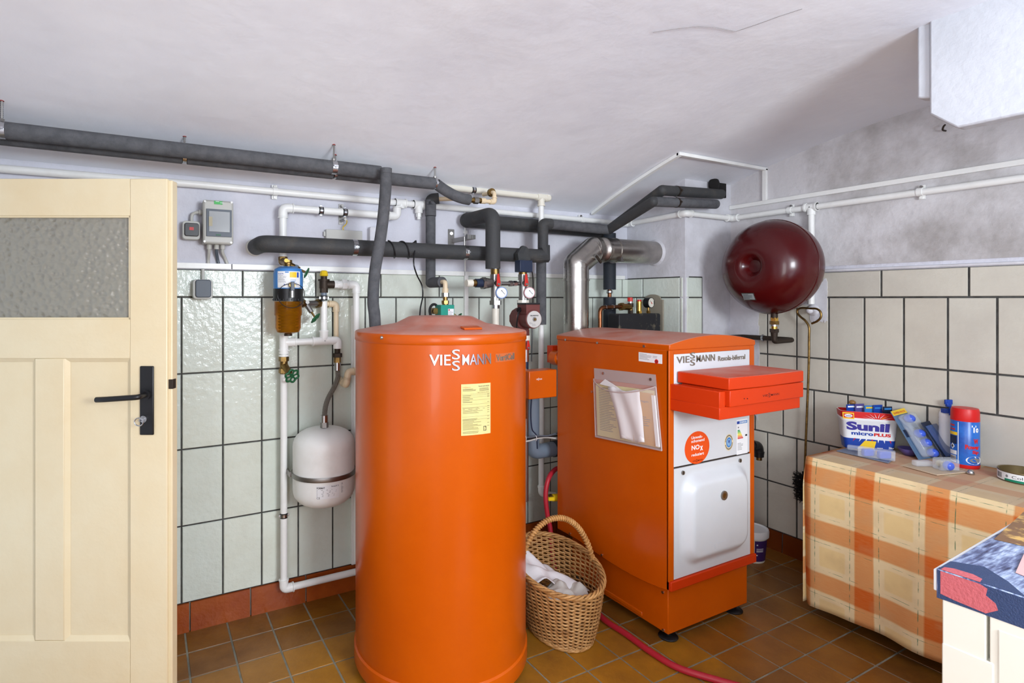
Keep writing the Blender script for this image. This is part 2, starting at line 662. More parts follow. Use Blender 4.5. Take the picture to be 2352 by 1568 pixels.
# right wall
wr = MB()
wr.box((RIGHT, YF - .2, -.1), (RIGHT + .2, BACK + .2, 2.3), 'plaster')
stain = mat('stained_plaster', (212, 210, 212), .85, col2=(152, 146, 142), nscale=2.1, nlo=.46, nhi=.72, bump=.5, bscale=26, spec=.2)
wr.box((RIGHT - .004, YF, 1.49), (RIGHT, CHY, 2.2), stain)
wr.box((RIGHT - .001, YF, 0), (RIGHT, CHY, 1.46), 'grout')
ph = .927
tile_rows(wr, 'X', RIGHT, [(.10, .355, ph, .1542, YF, CHY), (.355, .612, ph, .1542, YF, CHY),
                           (.612, .873, ph + .07, .1542, YF, CHY), (.873, 1.033, ph, .1542, YF, CHY),
                           (1.033, 1.337, ph, .1542, YF, CHY)], 'tile2', gap=.0032)
tile_rows(wr, 'X', RIGHT, [(1.337, 1.462, 1.013, .3084, YF, 1.62)], 'tile2', gap=.0032)
# smeared plaster beside the vessel, covering the tiles
for (y0, y1, z0, z1, s) in [(1.60, CHY, 1.30, 1.49, 1), (1.90, CHY, .70, 1.49, 2), (1.55, 1.63, 1.22, 1.42, 3)]:
    rnd = random.Random(s)
    n = 14
    poly = []
    for i in range(4 * n):
        q = i / n
        if q < 1: u, v = q, 0
        elif q < 2: u, v = 1, q - 1
        elif q < 3: u, v = 3 - q, 1
        else: u, v = 0, 4 - q
        u += rnd.uniform(-.05, .05) * (1 if 0 < u < 1 else .6); v += rnd.uniform(-.05, .05)
        poly.append((y0 + (y1 - y0) * u, z0 + (z1 - z0) * v))
    poly = [(min(a, CHY), b) for a, b in poly]
    wr.prism(poly, plane_map((RIGHT, 0, 0), (0, 1, 0), (0, 0, 1), (-1, 0, 0)), 0, .0065 + s * .0004, 'whitem')
struct(wr.build('wall_right', smooth=0), 'right wall with cream tiles and stained limewash above', 'wall')

# chimney breast in the corner
wc = MB()
wc.box((CHX + .002, CHY + .002, 0), (RIGHT + .01, BACK + .01, 1.46), 'grout')
wc.box((CHX - .004, CHY - .004, 1.452), (RIGHT, BACK + .01, 2.06), 'whitem')
wc.box((CHX - .001, CHY - .001, 0), (CHX + .03, CHY + .03, 1.46), 'whitem')
wc.box((2.71, CHY - .003, .0), (RIGHT, CHY + .03, 1.46), 'whitem')
for (z0, z1) in ((.112, .421), (.421, .727), (.727, 1.03), (1.03, 1.337), (1.337, 1.449)):
    tile_rows(wc, 'X', CHX, [(z0, z1, CHY + .03, .1545 if z1 < 1.4 else .26, CHY + .012, BACK)], 'tile')
    tile_rows(wc, 'Y', CHY, [(z0, z1, CHX + .01, .1545 if z1 < 1.4 else .26, CHX + .012, 2.70)], 'tile')
struct(wc.build('wall_chimney', smooth=0, bevel=.0), 'chimney breast filling the corner, rough white plaster over tiles', 'wall')

# unseen walls close the room
wl = MB()
wl.box((XL - .2, YF - .2, -.1), (XL, 1.38, .001), 'plaster')
for (y0, y1, z0, z1) in ((YF - .2, -1.08, 0, 2.3), (-.12, 1.38, 0, 2.3), (2.14, BACK + .2, 0, 2.3), (-1.08, -.12, 1.95, 2.3), (-1.08, -.12, 0, .2), (1.38, 2.14, 1.72, 2.3)):  # the wide gap behind the camera is added for the left fill lamp
    wl.box((XL - .2, y0, z0), (XL, y1, z1), 'plaster')
struct(wl.build('wall_left', smooth=0), 'left wall behind the door leaf', 'wall')
wf = MB()
for (x0, x1, z0, z1) in ((XL - .2, .6, -.1, 2.3), (1.5, RIGHT + .2, -.1, 2.3), (.6, 1.5, -.1, 1.25), (.6, 1.5, 1.95, 2.3)):
    wf.box((x0, YF - .2, z0), (x1, YF, z1), 'plaster')
struct(wf.build('wall_front', smooth=0), 'wall behind the camera with the window', 'wall')
win = MB()
for (x0, x1, z0, z1) in ((.6, .65, 1.25, 1.95), (1.45, 1.5, 1.25, 1.95), (.65, 1.45, 1.25, 1.30), (.65, 1.45, 1.90, 1.95), (1.03, 1.07, 1.3, 1.9)):
    win.box((x0, YF - .08, z0), (x1, YF - .03, z1), 'white')
struct(win.build('window_1', smooth=0), 'white window frame behind the camera', 'window')

# skirting
bb = MB()
bb.box((XL, BACK - .002, 0), (CHX, BACK, .112), 'fgrout')
x = .155 - .232 * 4
while x < CHX:
    a = max(x + .003, XL); b = min(x + .229, CHX)
    if b > a:
        bb.hexa([(a, BACK - .016, .0), (b, BACK - .016, .0), (b, BACK, .0), (a, BACK, .0),
                 (a, BACK - .012, .112), (b, BACK - .012, .112), (b, BACK, .112), (a, BACK, .112)], 'base', rnd_tint(.15))
    x += .232
struct(bb.build('baseboard_back', smooth=0), 'rust-brown tile skirting along the back wall', 'skirting')
bb = MB()
y = YF
while y < CHY:
    b = min(y + .229, CHY)
    bb.hexa([(RIGHT - .016, y + .003, 0), (RIGHT, y + .003, 0), (RIGHT, b, 0), (RIGHT - .016, b, 0),
             (RIGHT - .012, y + .003, .1), (RIGHT, y + .003, .1), (RIGHT, b, .1), (RIGHT - .012, b, .1)], 'base', (.42, .40, .40))
    y += .232
bb.box((RIGHT - .010, YF, 0), (RIGHT - .001, CHY, .098), 'grout')
struct(bb.build('baseboard_right', smooth=0), 'dark brown tile skirting along the right wall', 'skirting')

# white strip capping the tiles
tb = MB()
for (a, b) in ((XL, .31), (.315, .96), (.965, 1.42), (1.425, 2.53)):
    dz = 0 if b < 1.42 else -.006
    tb.box((a, BACK - .016, 1.452 + dz), (b, BACK, 1.474 + dz), 'white')
struct(tb.build('trim_1', bevel=.001), 'white strip capping the tiles of the back wall', 'trim')
tb = MB()
tb.box((RIGHT - .012, -1.0, 1.462), (RIGHT, 1.60, 1.474), 'whitem')
struct(tb.build('trim_2', bevel=.003), 'rough plaster edge above the tiles of the right wall', 'trim')

# downstand board under the ceiling at the upper right
cb = MB()
zt = 2.19
poly = [(.735, 1.822), (.80, 1.88), (.80, zt), (-1.2, zt), (-1.2, 1.822)]
board = mat('board_paint', (202, 205, 211), .6, col2=(194, 197, 203), nscale=4, bump=.2, bscale=40)
cb.prism(poly, plane_map((2.06, 0, 0), (0, 1, 0), (0, 0, 1), (1, 0, 0)), 0, .05, board)
cb.prism([(.80, 1.93), (.835, 1.94), (.835, zt), (.80, zt)], plane_map((2.06, 0, 0), (0, 1, 0), (0, 0, 1), (1, 0, 0)), .012, .06, board)
struct(cb.build('trim_3', bevel=.006), 'thick white board hanging below the ceiling at the upper right', 'beam')

# ---------------------------------------------------------------- door leaf, standing open
DD = 1.63


def dmap(x, y, w_):
    """door face: survey x, y across the leaf, w = depth behind the face"""
    p = onD(x, y, DD)
    return p + V((FW[0], FW[1], 0)) * w_


door = thing('door_1', 'open cream panelled door with a ribbed glass pane', 'door', dmap(112, 1737, 0))
door['kind'] = 'structure'


def dslab(mb, x0, x1, y0, y1, w0, w1, m):
    mb.slab(dmap, x0, x1, y1, y0, w0, w1, m)


BOT = 1738
TH = .036
mb = MB()
dslab(mb, 298, 384, 410, BOT, 0, TH, 'cream')
dslab(mb, 382, 392, 412, BOT, .010, TH + .006, 'cream')
dslab(mb, -158, -73, 410, BOT, 0, TH, 'cream')
mb.build('stile', door, bevel=.003)
for (a, b, c, d) in ((-73, 298, 410, 495), (-73, 298, 733, 823), (-73, 298, 1472, BOT)):
    mb = MB(); dslab(mb, a, b, c, d, .0006, TH, 'cream'); mb.build('rail', door, bevel=.0015)
mb = MB(); dslab(mb, 79, 147, 823, 1472, .0006, TH, 'cream'); mb.build('mullion', door, bevel=.003)
for (a, b) in ((-73, 79), (147, 298)):
    mb = MB()
    dslab(mb, a, b, 823, 1472, .012, TH - .01, 'cream')
    # sloping moulding round the panel
    for (q0, q1, q2, q3) in (((a, 823), (b, 823), (b - 9, 832), (a + 9, 832)), ((a, 1472), (b, 1472), (b - 9, 1463), (a + 9, 1463)),
                             ((a, 823), (a, 1472), (a + 9, 1463), (a + 9, 832)), ((b, 823), (b, 1472), (b - 9, 1463), (b - 9, 832))):
        vv = [dmap(*q0, .002), dmap(*q1, .002), dmap(*q2, .011), dmap(*q3, .011), dmap(*q0, .013), dmap(*q1, .013), dmap(*q2, .013), dmap(*q3, .013)]
        mb.add(vv, [(0, 1, 2, 3), (4, 5, 6, 7), (0, 1, 5, 4), (2, 3, 7, 6)], 'cream')
    mb.build('panel', door, smooth=0)
glassm = bpy.data.materials.new('ribbed_glass'); glassm.use_nodes = True
nt = glassm.node_tree; b = nt.nodes['Principled BSDF']
b.inputs['Base Color'].default_value = srgb(168, 164, 150); b.inputs['Roughness'].default_value = .12
b.inputs['Transmission Weight'].default_value = .35
vo = nt.nodes.new('ShaderNodeTexVoronoi'); vo.feature = 'SMOOTH_F1'; vo.inputs['Scale'].default_value = 62; vo.inputs['Smoothness'].default_value = .6
tc = nt.nodes.new('ShaderNodeTexCoord'); nt.links.new(tc.outputs['Object'], vo.inputs['Vector'])
bp = nt.nodes.new('ShaderNodeBump'); bp.inputs['Strength'].default_value = 1.0; bp.inputs['Distance'].default_value = .008
nt.links.new(vo.outputs['Distance'], bp.inputs['Height']); nt.links.new(bp.outputs[0], b.inputs['Normal'])
M['ribbed'] = glassm
mb = MB(); dslab(mb, -73, 298, 495, 733, .014, .019, 'ribbed'); mb.build('glass_pane', door, smooth=0, label='dimpled grey glass pane')
mb = MB()
for (a, b_, c, d) in ((-73, 298, 495, 499), (-73, 298, 729, 733), (294, 298, 495, 733), (-73, -69, 495, 733)):
    dslab(mb, a, b_, c, d, .004, .014, 'cream')
mb.build('glazing_bead', door)
# lever handle on its long plate
mb = MB(); dslab(mb, 323, 355, 840, 998, -.006, 0, 'black'); pl = mb.build('handle_plate', door, bevel=.003, label='black metal plate')
mb = MB()
a = dmap(339, 905, -.004); b_ = dmap(339, 905, -.05)
mb.tube(fillet([a, b_, dmap(262, 910, -.052), dmap(245, 911, -.048)], .012), [.009] * 9 + [.0075] * 7 + [.006], 'black', 12) if False else mb.tube(fillet([a, b_, dmap(262, 910, -.052), dmap(245, 911, -.048)], .012), .0078, 'black', 12)
mb.cyl(dmap(339, 905, -.004), dmap(339, 905, -.014), .014, 'black')
mb.build('handle', pl)
mb = MB()
mb.cyl(dmap(333, 961, -.006), dmap(333, 961, -.010), .010, 'steel')
mb.cyl(dmap(333, 961, -.010), dmap(333, 961, -.03), .0022, 'steel')
mb.tube([dmap(333 + 10 * math.cos(t), 963 + 9 * math.sin(t), -.032) for t in [i * PI / 8 for i in range(16)]], .0018, 'steel', 8, closed=True)
mb.build('key', pl)
mb = MB(); dslab(mb, 384, 394, 872, 894, .008, .028, 'iron'); mb.build('latch', door, bevel=.001)

# ================================================================ PIPEWORK ON THE BACK WALL
def zline(pts, Y):
    return [onY(x, y, Y) for (x, y) in pts]


def lift(p, dz=0, dx=0, dy=0):
    return V((p[0] + dx, p[1] + dy, p[2] + dz))


def hanger(root, X, Y, z0, name='threaded_rod'):
    """threaded rod from the vault down to a pipe, with its nut and rusty plug"""
    mb = MB()
    zt = vault(Y) + .01
    mb.cyl((X, Y, z0), (X, Y, zt), .0032, 'dullsteel', 8)
    k = int((zt - z0) / .006)
    for i in range(k):
        mb.cyl((X, Y, z0 + i * .006), (X, Y, z0 + i * .006 + .002), .0042, 'dullsteel', 8)
    mb.hexnut((X, Y, z0), (X, Y, z0 + .008), .008, 'dullsteel')
    o = mb.build(name, root)
    mb = MB(); mb.cyl((X, Y, zt - .015), (X, Y, zt - .010), .007, mat('rusty_plug', (150, 70, 66), .7), 10, .004)
    mb.build('wall_plug', root)
    return o


# front insulated pipe under the ceiling
def foam_run(name, label, pts, r, m, splits=(), fil=.03, group=None, cat='insulated pipe'):
    """foam lagging along a path"""
    root = thing(name, label, cat, pts[0], group)
    return root


Z1 = 1.849
r1 = foam_run('insulated_pipe', 'front one of the two grey foam-lagged pipes hanging side by side under the ceiling',
              [(-.60, 2.17, Z1)], .026, 'foam')
XC = [onY(4, 300, 2.17).x, onY(767, 383, 2.17).x, onY(873, 392, 2.17).x]
mb = MB(); mb.cyl((-.60, 2.17, Z1), (XC[0] - .012, 2.17, Z1), .0265, 'foam', 24); mb.build('foam_lagging', r1)
mb = MB(); mb.cyl((XC[0] + .006, 2.17, Z1), (XC[1] - .006, 2.17, Z1), .0265, 'foam', 24); mb.build('foam_lagging', r1)
mb = MB(); mb.cyl((XC[1] + .010, 2.17, Z1), (XC[2], 2.17, Z1), .0275, 'foam', 24); mb.build('foam_lagging', r1)
for X in XC[:2]:
    clamp((X, 2.17, Z1), (1, 0, 0), .024, r1, wid=.022)
    hanger(r1, X, 2.17, Z1 + .026)
mb = MB(); mb.cyl((-.60, 2.17, Z1), (XC[2] + .02, 2.17, Z1), .013, 'whitem', 12); mb.build('inner_pipe', r1)

r2 = foam_run('insulated_pipe', 'rear grey foam-lagged ceiling pipe, running on to a bent end and a brass union', [(-.6, 2.235, Z1)], .026, 'foam')
Z2 = 1.843
xa = onY(424, 360, 2.235).x; xb = onY(770, 388, 2.235).x; xc = onY(999, 424, 2.235).x
for (a, b_) in ((-.6, xa - .008), (xa + .008, xb - .012), (xb + .004, xc - .006)):
    mb = MB(); mb.cyl((a, 2.235, Z2), (b_, 2.235, Z2), .0268, 'foam', 24); mb.build('foam_lagging', r2)
for X in (xa, xb, xc):
    clamp((X, 2.235, Z2), (1, 0, 0), .022, r2, wid=.014)
    hanger(r2, X, 2.235, Z2 + .024)
mb = MB(); mb.tube(catmull([(xc + .006, 2.235, Z2), onY(1018, 434, 2.235), onY(1040, 447, 2.235), onY(1060, 455, 2.235), onY(1078, 459, 2.235)], 6), .0245, 'foam', 22)
mb.build('foam_lagging', r2)
mb = MB(); mb.cyl((-.6, 2.235, Z2), (xc, 2.235, Z2), .013, 'whitem', 12); mb.build('inner_pipe', r2)
Yv = 2.235
q = lambda x, y: onY(x, y, Yv)
mb = MB()
mb.cyl(q(1074, 459), q(1090, 460), .012, 'brass'); mb.hexnut(q(1088, 460), q(1098, 460.5), .0165, 'dullsteel'); mb.cyl(q(1098, 460), q(1106, 461), .013, 'brass')
mb.build('brass_union', r2)
pts = [q(1105, 461), q(1135, 464), q(1136, 438), q(1128, 433)]
pp = [q(1105, 461), q(1135, 464), q(1136, 441), lift(q(1136, 439), dy=.10, dz=.0)]
mb = MB(); mb.tube(fillet(pp, .016), .0095, 'beige', 14); mb.cyl(q(1104, 461), q(1114, 461.5), .0135, 'beige'); mb.build('beige_pipe', r2, label='beige plastic pipe end with an elbow')
elbows(pp[:3], .0095, M['beige'], r2, rad=.014, ln=.018)
mb = MB()
mb.cyl(lift(pp[2], dy=.02, dz=.002), lift(pp[2], dy=.035, dz=.002), .020, 'brass', 16); mb.build('wall_flange', r2)

# loose foam tube drooping in front of everything onto the tank
lt = MB()
lp = catmull([onY(887, 387, 2.10), onY(886, 430, 2.11), onY(880, 500, 2.125), onY(871, 565, 2.13), onY(861, 625, 2.13), onY(857, 690, 2.125), onY(860, 720, 2.12), onY(862, 755, 2.115)], 8)
nloop = len(lp)
lt.tube(lp, .0235, 'foam', 24, cap=False)
lt.tube([lp[0] + V((0, 0, .0003)), lp[0] + V((0, 0, -.02))], .0234, 'foam', 24)
tag(lt.build('foam_tube', smooth=60), 'loose grey foam lagging tube drooping from the ceiling pipes down to the orange tank lid', 'pipe insulation')

# white painted pipe along the top of the wall, round the chimney and along the right wall
YW = 2.452; ZW = 1.787
wp = thing('water_pipe', 'long white painted pipe running under the ceiling round the corner onto the right wall', 'pipe', (XL, YW, ZW))
R0 = .0145
x1 = onY(1010, 475, YW).x
cx_ = CHX - .025; cy_ = CHY - .028; rx_ = RIGHT - .03
ptw = [V((XL, YW, ZW + .012)), V((0.2, YW, ZW)), V((cx_, YW, ZW - .01)), V((cx_, cy_, ZW)), V((rx_, cy_, ZW - .003)), V((rx_, 0.2, ZW))]
ptw[0].z = onY(2, 388, YW).z
mb = MB(); mb.tube(fillet(ptw, .02), R0, 'white', 16); mb.build('pipe_run', wp)
elbows(ptw[1:], R0, M['white'], wp, rad=.02, ln=.034)
def wall_saddle(root, c, nrm, alongz=True, s=.016):
    c = V(c); n_ = V(nrm)
    mb = MB()
    side = V((0, 0, 1)).cross(n_)
    mb.obox(c - n_ * .018, side * .011, n_ * .004, V((0, 0, .030)), 'white')
    mb.tube([c + side * .010, c - side * .010], R0 * 1.22, 'white', 18)
    mb.cyl(c - n_ * .018 + V((0, 0, .023)), c - n_ * .006 + V((0, 0, .023)), .006, 'dullsteel', 8)
    mb.cyl(c - n_ * .018 - V((0, 0, .023)), c - n_ * .006 - V((0, 0, .023)), .006, 'white', 8)
    mb.build('pipe_saddle', root)
wall_saddle(wp, (onY(632, 442, YW).x, YW, ZW - .001), (0, -1, 0))
wall_saddle(wp, (onY(1337, 500, YW).x, YW, ZW - .009), (0, -1, 0))
wall_saddle(wp, (rx_, onX(1814, 488, rx_).y, ZW - .002), (-1, 0, 0))
wall_saddle(wp, (rx_, onX(2113, 440, rx_).y, ZW), (-1, 0, 0))
# tees
for (x, dn) in ((920, .03), (962, .045)):
    X = onY(x, 470, YW).x
    mb = MB(); mb.cyl((X - .028, YW, ZW - .004), (X + .028, YW, ZW - .004), R0 * 1.35, 'white')
    mb.cyl((X, YW, ZW), (X, YW, ZW - dn), R0 * 1.3, 'white')
    if x == 962:
        mb.hexnut((X, YW, ZW - dn), (X, YW, ZW - dn - .018), .013, 'white')
        mb.cyl((X, YW, ZW - dn - .018), (X, YW, ZW - dn - .03), .009, 'white')
    for s in (-1, 1):
        mb.cyl((X + s * .028, YW, ZW - .004), (X + s * .022, YW, ZW - .004), R0 * 1.55, 'white')
    mb.build('tee_fitting', wp)
# branch going down on the right wall into a round box
Yb = onX(1863, 480, rx_).y
mb = MB()
for s in (-1, 1):
    mb.cyl((rx_, Yb + s * .03, ZW - .001), (rx_, Yb + s * .022, ZW - .001), R0 * 1.55, 'white')
mb.cyl((rx_, Yb - .03, ZW - .001), (rx_, Yb + .03, ZW - .001), R0 * 1.3, 'white')
mb.cyl((rx_, Yb, ZW), (rx_, Yb, ZW - .04), R0 * 1.3, 'white')
mb.build('tee_fitting', wp)
zb = onX(1860, 712, rx_).z
mb = MB(); mb.cyl((rx_, Yb, ZW), (rx_, Yb, zb + .03), R0 * .98, 'white'); mb.build('down_pipe', wp)
mb = MB(); mb.lathe([(0, .0), (.026, .0), (.028, -.012), (.020, -.02), (.010, -.022), (.008, -.034), (0, -.036)], (RIGHT - .001 - .0, Yb, zb), 'whitem', (1, 0, 0), 24)
mb.ball((rx_ - .012, Yb, zb), .017, 'whitem'); mb.build('pipe_plug', wp)

# white pipe looping over the filter
YL = 2.42
lp_ = thing('water_pipe', 'white pipe looping from the wall pipe over to the blue filter, with two clamps', 'pipe', onY(650, 602, YL))
pl_ = [onY(650, 600, YL), onY(650, 481, YL), onY(912, 493, YL), onY(914, 476, YL)]
pl_[1].z = pl_[2].z = (pl_[1].z + pl_[2].z) / 2
pl_[0].x = pl_[1].x; pl_[3].x = pl_[2].x
mb = MB(); mb.tube(fillet(pl_, .03), .0155, 'white', 16); mb.build('pipe_run', lp_)
elbows(pl_, .0150, M['white'], lp_, rad=.03, ln=.038)
for x in (737, 792):
    X = onY(x, 487, YL).x
    clamp((X, YL, pl_[1].z), (1, 0, 0), .0155, lp_, wid=.013, up=(0, -1, 0))
X = onY(792, 487, YL).x
mb = MB(); mb.box((X - .010, BACK - .006, pl_[1].z - .048), (X + .010, BACK, pl_[1].z + .045), 'dullsteel')
mb.cyl((X, BACK, pl_[1].z - .032), (X, YL - .01, pl_[1].z - .032), .006, 'dullsteel', 8); mb.cyl((X, BACK, pl_[1].z + .034), (X, YL + .03, pl_[1].z + .034), .006, 'dullsteel', 8)
mb.build('wall_bracket', lp_)
mb = MB(); mb.tube(catmull([onY(792, 500, 2.44), onY(797, 508, 2.44), onY(794, 516, 2.45), onY(788, 522, 2.455), onY(789, 530, 2.46)], 6), .0022, 'yellow', 8)
o = mb.build('earth_wire'); tag(o, 'short green-yellow earth wire from pipe clamp to the grey junction box', 'wire')

# big black lagged pipe crossing the wall, up and away to the right
YB = 2.285; RB = .034
zB = onY(1000, 577, YB).z
xL = onY(597, 562, YB).x; xV = onY(1247, 540, YB).x
bp_ = thing('insulated_pipe', 'thick black-lagged pipe crossing the wall behind the loose tube, turning up at its right end', 'insulated pipe', (xL, YB, zB))
mb = MB(); pts = [V((xL - .012, BACK - .02, zB)), V((xL - .012, YB, zB)), V((xL + .05, YB, zB))]
xs1 = onY(812, 570, YB).x; xs2 = onY(1066, 582, YB).x
mb.tube(fillet([V((xL + .012, BACK - .03, zB)), V((xL + .012, YB, zB)), V((xs1 - .006, YB, zB))], .045, 8), RB, 'foamb', 28); mb.build('foam_lagging', bp_, smooth=60)
mb = MB(); mb.cyl((xL + .012, BACK, zB), (xL + .012, BACK - .035, zB), .037, 'ivory', 28, .034); mb.build('wall_collar', bp_, label='cream collar where the pipe leaves the wall')
mb = MB(); mb.cyl((xs1 + .012, YB, zB), (xs2 - .004, YB, zB), RB, 'foamb', 28); mb.build('foam_lagging', bp_)
mb = MB(); mb.tube([(xs2 + .008, YB, zB), (xV - .01, YB, zB)], RB, 'foamb', 28)
mb.build('foam_lagging', bp_)
# mitred foam corner
mb = MB()
mb.tube([(xV - .06, YB, zB - .002), (xV + .006, YB, zB - .002), (xV + .006, YB, zB + .055)], [RB * .98, RB * 1.15, RB * .95], 'foamb', 8)
mb.build('mitred_corner', bp_, smooth=20)
zC = 1.712
A1 = onY(1397, 528, 2.28); A2 = onY(1500, 463, 1.95); A3 = onY(1644, 469, 1.985)
A2 = V(A2); A3 = V(A3)
mb = MB(); mb.cyl((xV, YB, zB + .04), (xV, YB, zC - .03), .0265, 'foamb', 24); mb.build('foam_lagging', bp_)
mb = MB(); mb.tube(fillet([V((xV, YB, zC - .04)), V((xV, YB, zC)), V((xV + .05, YB, zC))], .03, 8), .0275, 'foamb', 24); mb.build('foam_elbow', bp_, smooth=60)
mb = MB(); mb.tube([(xV + .045, YB, zC), (A1.x, 2.28, A1.z)], .0255, 'foam', 20); mb.build('foam_lagging', bp_)
mb = MB(); mb.tube([V((A1.x, 2.28, A1.z)), A2], .0255, 'foamb', 20); mb.ball((A1.x, 2.28, A1.z), .026, 'foam', 16); mb.build('foam_lagging', bp_)
dA = (A3 - A2).normalized()
mA = A2 + dA * ((A3 - A2).length * .35)
mb = MB(); mb.tube([A2, mA - dA * .006], .0245, 'foam', 20); mb.ball(A2, .0255, 'foamb', 16); mb.build('foam_lagging', bp_)
mb = MB(); mb.tube([mA + dA * .006, A3], .0245, 'foam', 20); mb.build('foam_lagging', bp_)
clamp(mA, dA, .023, bp_, m='iron', wid=.012)
for X in (xs1 + .003, xs2 + .002):
    clamp((X, YB, zB), (1, 0, 0), .031, bp_, wid=.022, up=(0, 0, 1) if X > 1 else (0, 0, 1))
# wall bracket arm holding the second clamp
br = thing('pipe_bracket', 'zinc steel wall bracket with a square arm above the thick black pipe', 'bracket', onY(1037, 560, BACK))
mb = MB(); mb.obox(onY(1036, 548, BACK - .003), (.017, 0, 0), (0, .003, 0), (0, 0, .047), 'dullsteel'); mb.hexnut(onY(1037, 536, BACK), onY(1037, 536, BACK - .014), .010, 'steel'); mb.build('plate', br, bevel=.001)
a = onY(1041, 553, BACK - .004); b_ = V((a.x, YB - .01, a.z))
mb = MB(); mb.obox((a + b_) / 2, (.010, 0, 0), (0, (a.y - b_.y) / 2, 0), (0, 0, .010), 'dullsteel'); mb.build('arm', br, bevel=.001)
mb = MB(); mb.cyl((xs2 + .002, YB, zB + .03), (xs2 + .002, YB, a.z), .004, 'dullsteel', 8)
mb.obox(((a.x + xs2) / 2, YB, a.z), ((xs2 - a.x) / 2 + .012, 0, 0), (0, .010, 0), (0, 0, .010), 'dullsteel'); mb.build('hanger_rod', br)

# second black pipe: comes down in front, bends back to the wall and runs behind to the chimney
YF2 = 2.19; YR = 2.425
xF = onY(1132, 560, YF2).x; zR = 1.7215
bq = thing('insulated_pipe', 'thick black-lagged pipe bending down in front of the long one to the blue-rimmed dial', 'insulated pipe', onY(1132, 617, YF2))
mb = MB(); mb.tube(fillet([V((xF, YF2, onY(1132, 617, YF2).z)), V((xF, YF2, zR)), V((xF, YR, zR))], .045, 8), .0345, 'foamb', 28); mb.build('foam_lagging', bq, smooth=60)
xE = onY(1402, 532, 2.40).x
mb = MB(); mb.ball((xF, YR, zR), .0375, 'foamb', 22); mb.tube([(xF, YR, zR), (xE, YR, zR - .004)], .036, 'foamb', 24); mb.build('foam_lagging', bq, smooth=60)
mb = MB(); letters(mb, 'Heizung', plane_map((onY(1188, 508, YR - .0365).x, YR - .0368, zR), (1, 0, 0), (0, 0, 1), (0, -1, 0)), 0, .10, -.004, .010, 0, 'redprint'); 
B1 = V((xE, YR, zR)); B2 = onY(1521, 437, 1.96); B3 = onY(1656, 446, 2.03)
mb = MB(); mb.tube([B1, B1 + (B2 - B1) * .08, B2], [.030, .027, .027], 'foamb', 20); mb.build('foam_lagging', bq)
dB = (B3 - B2).normalized(); mB = B2 + dB * ((B3 - B2).length * .22)
mb = MB(); mb.ball(B2, .0265, 'foamb', 16); mb.tube([B2, mB - dB * .006], .026, 'foamb', 20); mb.build('foam_lagging', bq)
mb = MB(); mb.tube([mB + dB * .006, B3], .027, 'foamb', 20); mb.build('foam_lagging', bq)
clamp(mB, dB, .025, bq, m='iron', wid=.012)
mb = MB(); mb.cyl(mB, (mA.x, mA.y, mA.z), .003, 'dullsteel', 8); mb.build('clamp_rod', bq)
# sooty hole with foam stuffing
hm = MB()
c = onY(1652, 432, 2.05)
hm.obox(onY(1656, 430, CHY - .008), (.036, 0, 0), (0, .006, 0), (0, 0, .058), 'soot')
hm.ball(onY(1640, 424, CHY - .03), .034, 'soot', 14, (1.1, .7, 1.2))
tag(hm.build('wall_opening'), 'sooty black opening in the chimney where the two lagged pipes end', 'opening')
# vertical pipe going down behind boiler
YD = 2.36
vp = thing('insulated_pipe', 'vertical black-lagged pipe with a bare copper gap, behind the steel flue', 'insulated pipe', onY(1399, 760, YD))
xD = onY(1400, 640, YD).x
zz = lambda y: onY(1400, y, YD).z
mb = MB(); mb.cyl((xD, YD, zz(536)), (xD, YD, zz(665)), .0345, 'foamn', 24); mb.build('foam_lagging', vp)
mb = MB(); mb.cyl((xD, YD, zz(682)), (xD, YD, 1.05), .0345, 'foamn', 24); mb.build('foam_lagging', vp)
mb = MB(); mb.cyl((xD, YD, zz(660)), (xD, YD, zz(690)), .011, 'copper'); mb.build('copper_pipe', vp)
clamp((xD, YD, zz(670)), (0, 0, 1), .016, vp, wid=.010)

# grey lagged riser left of centre with the beige stub and brass valve below
YG = 2.41
gx = onY(989, 600, YG).x
gr = thing('insulated_pipe', 'narrow grey-lagged riser behind the long black pipe, ending in a brass valve', 'insulated pipe', onY(989, 650, YG))
zt_, zb_ = onY(995, 458, YG).z, onY(988, 649, YG).z
mb = MB(); mb.tube([(gx, YG, zb_ + .0), (gx, YG, onY(989, 497, YG).z)], .0238, 'foam', 22); mb.build('foam_lagging', gr)
mb = MB(); mb.tube([(gx, YG, onY(989, 496, YG).z), (gx, YG, zt_ - .005)], .0265, 'foam', 22); mb.tube(fillet([V((gx, YG, zt_ - .03)), V((gx, YG, zt_)), V((gx + .035, YG - .02, zt_ + .004))], .02), .0265, 'foamb', 22); mb.build('foam_elbow', gr, smooth=60)
mb = MB(); mb.tube([(gx + .02, YG - .012, zt_), (gx + .11, YG - .05, zt_ + .004)], .0105, 'beige', 14); mb.build('beige_pipe', gr)
mb = MB(); mb.ball((gx, YG, zb_), .0245, 'foam', 18); mb.tube([(gx, YG, zb_), (gx, 2.29, zb_)], .0245, 'foam', 22); mb.build('foam_lagging', gr, smooth=60)
st = V((gx, 2.29, zb_))
YS = 2.26
s1 = V((st.x, YS, st.z))
mb = MB(); mb.tube(fillet([st, s1, s1 + V((0, 0, -.045))], .02), .011, 'beige', 14); mb.cyl(s1 + V((0, 0, -.03)), s1 + V((0, 0, -.05)), .0145, 'beige'); mb.build('beige_elbow', gr)
mb = MB()
d0 = s1 + V((0, 0, -.05))
mb.hexnut(d0, d0 + V((0, 0, -.018)), .018, 'dullsteel'); mb.cyl(d0, d0 + V((0, 0, -.09)), .011, 'brass')
mb.hexnut(d0 + V((0, 0, -.035)), d0 + V((0, 0, -.05)), .017, 'brass'); mb.cyl(d0 + V((0, 0, -.05)), d0 + V((0, 0, -.085)), .0145, 'brass')
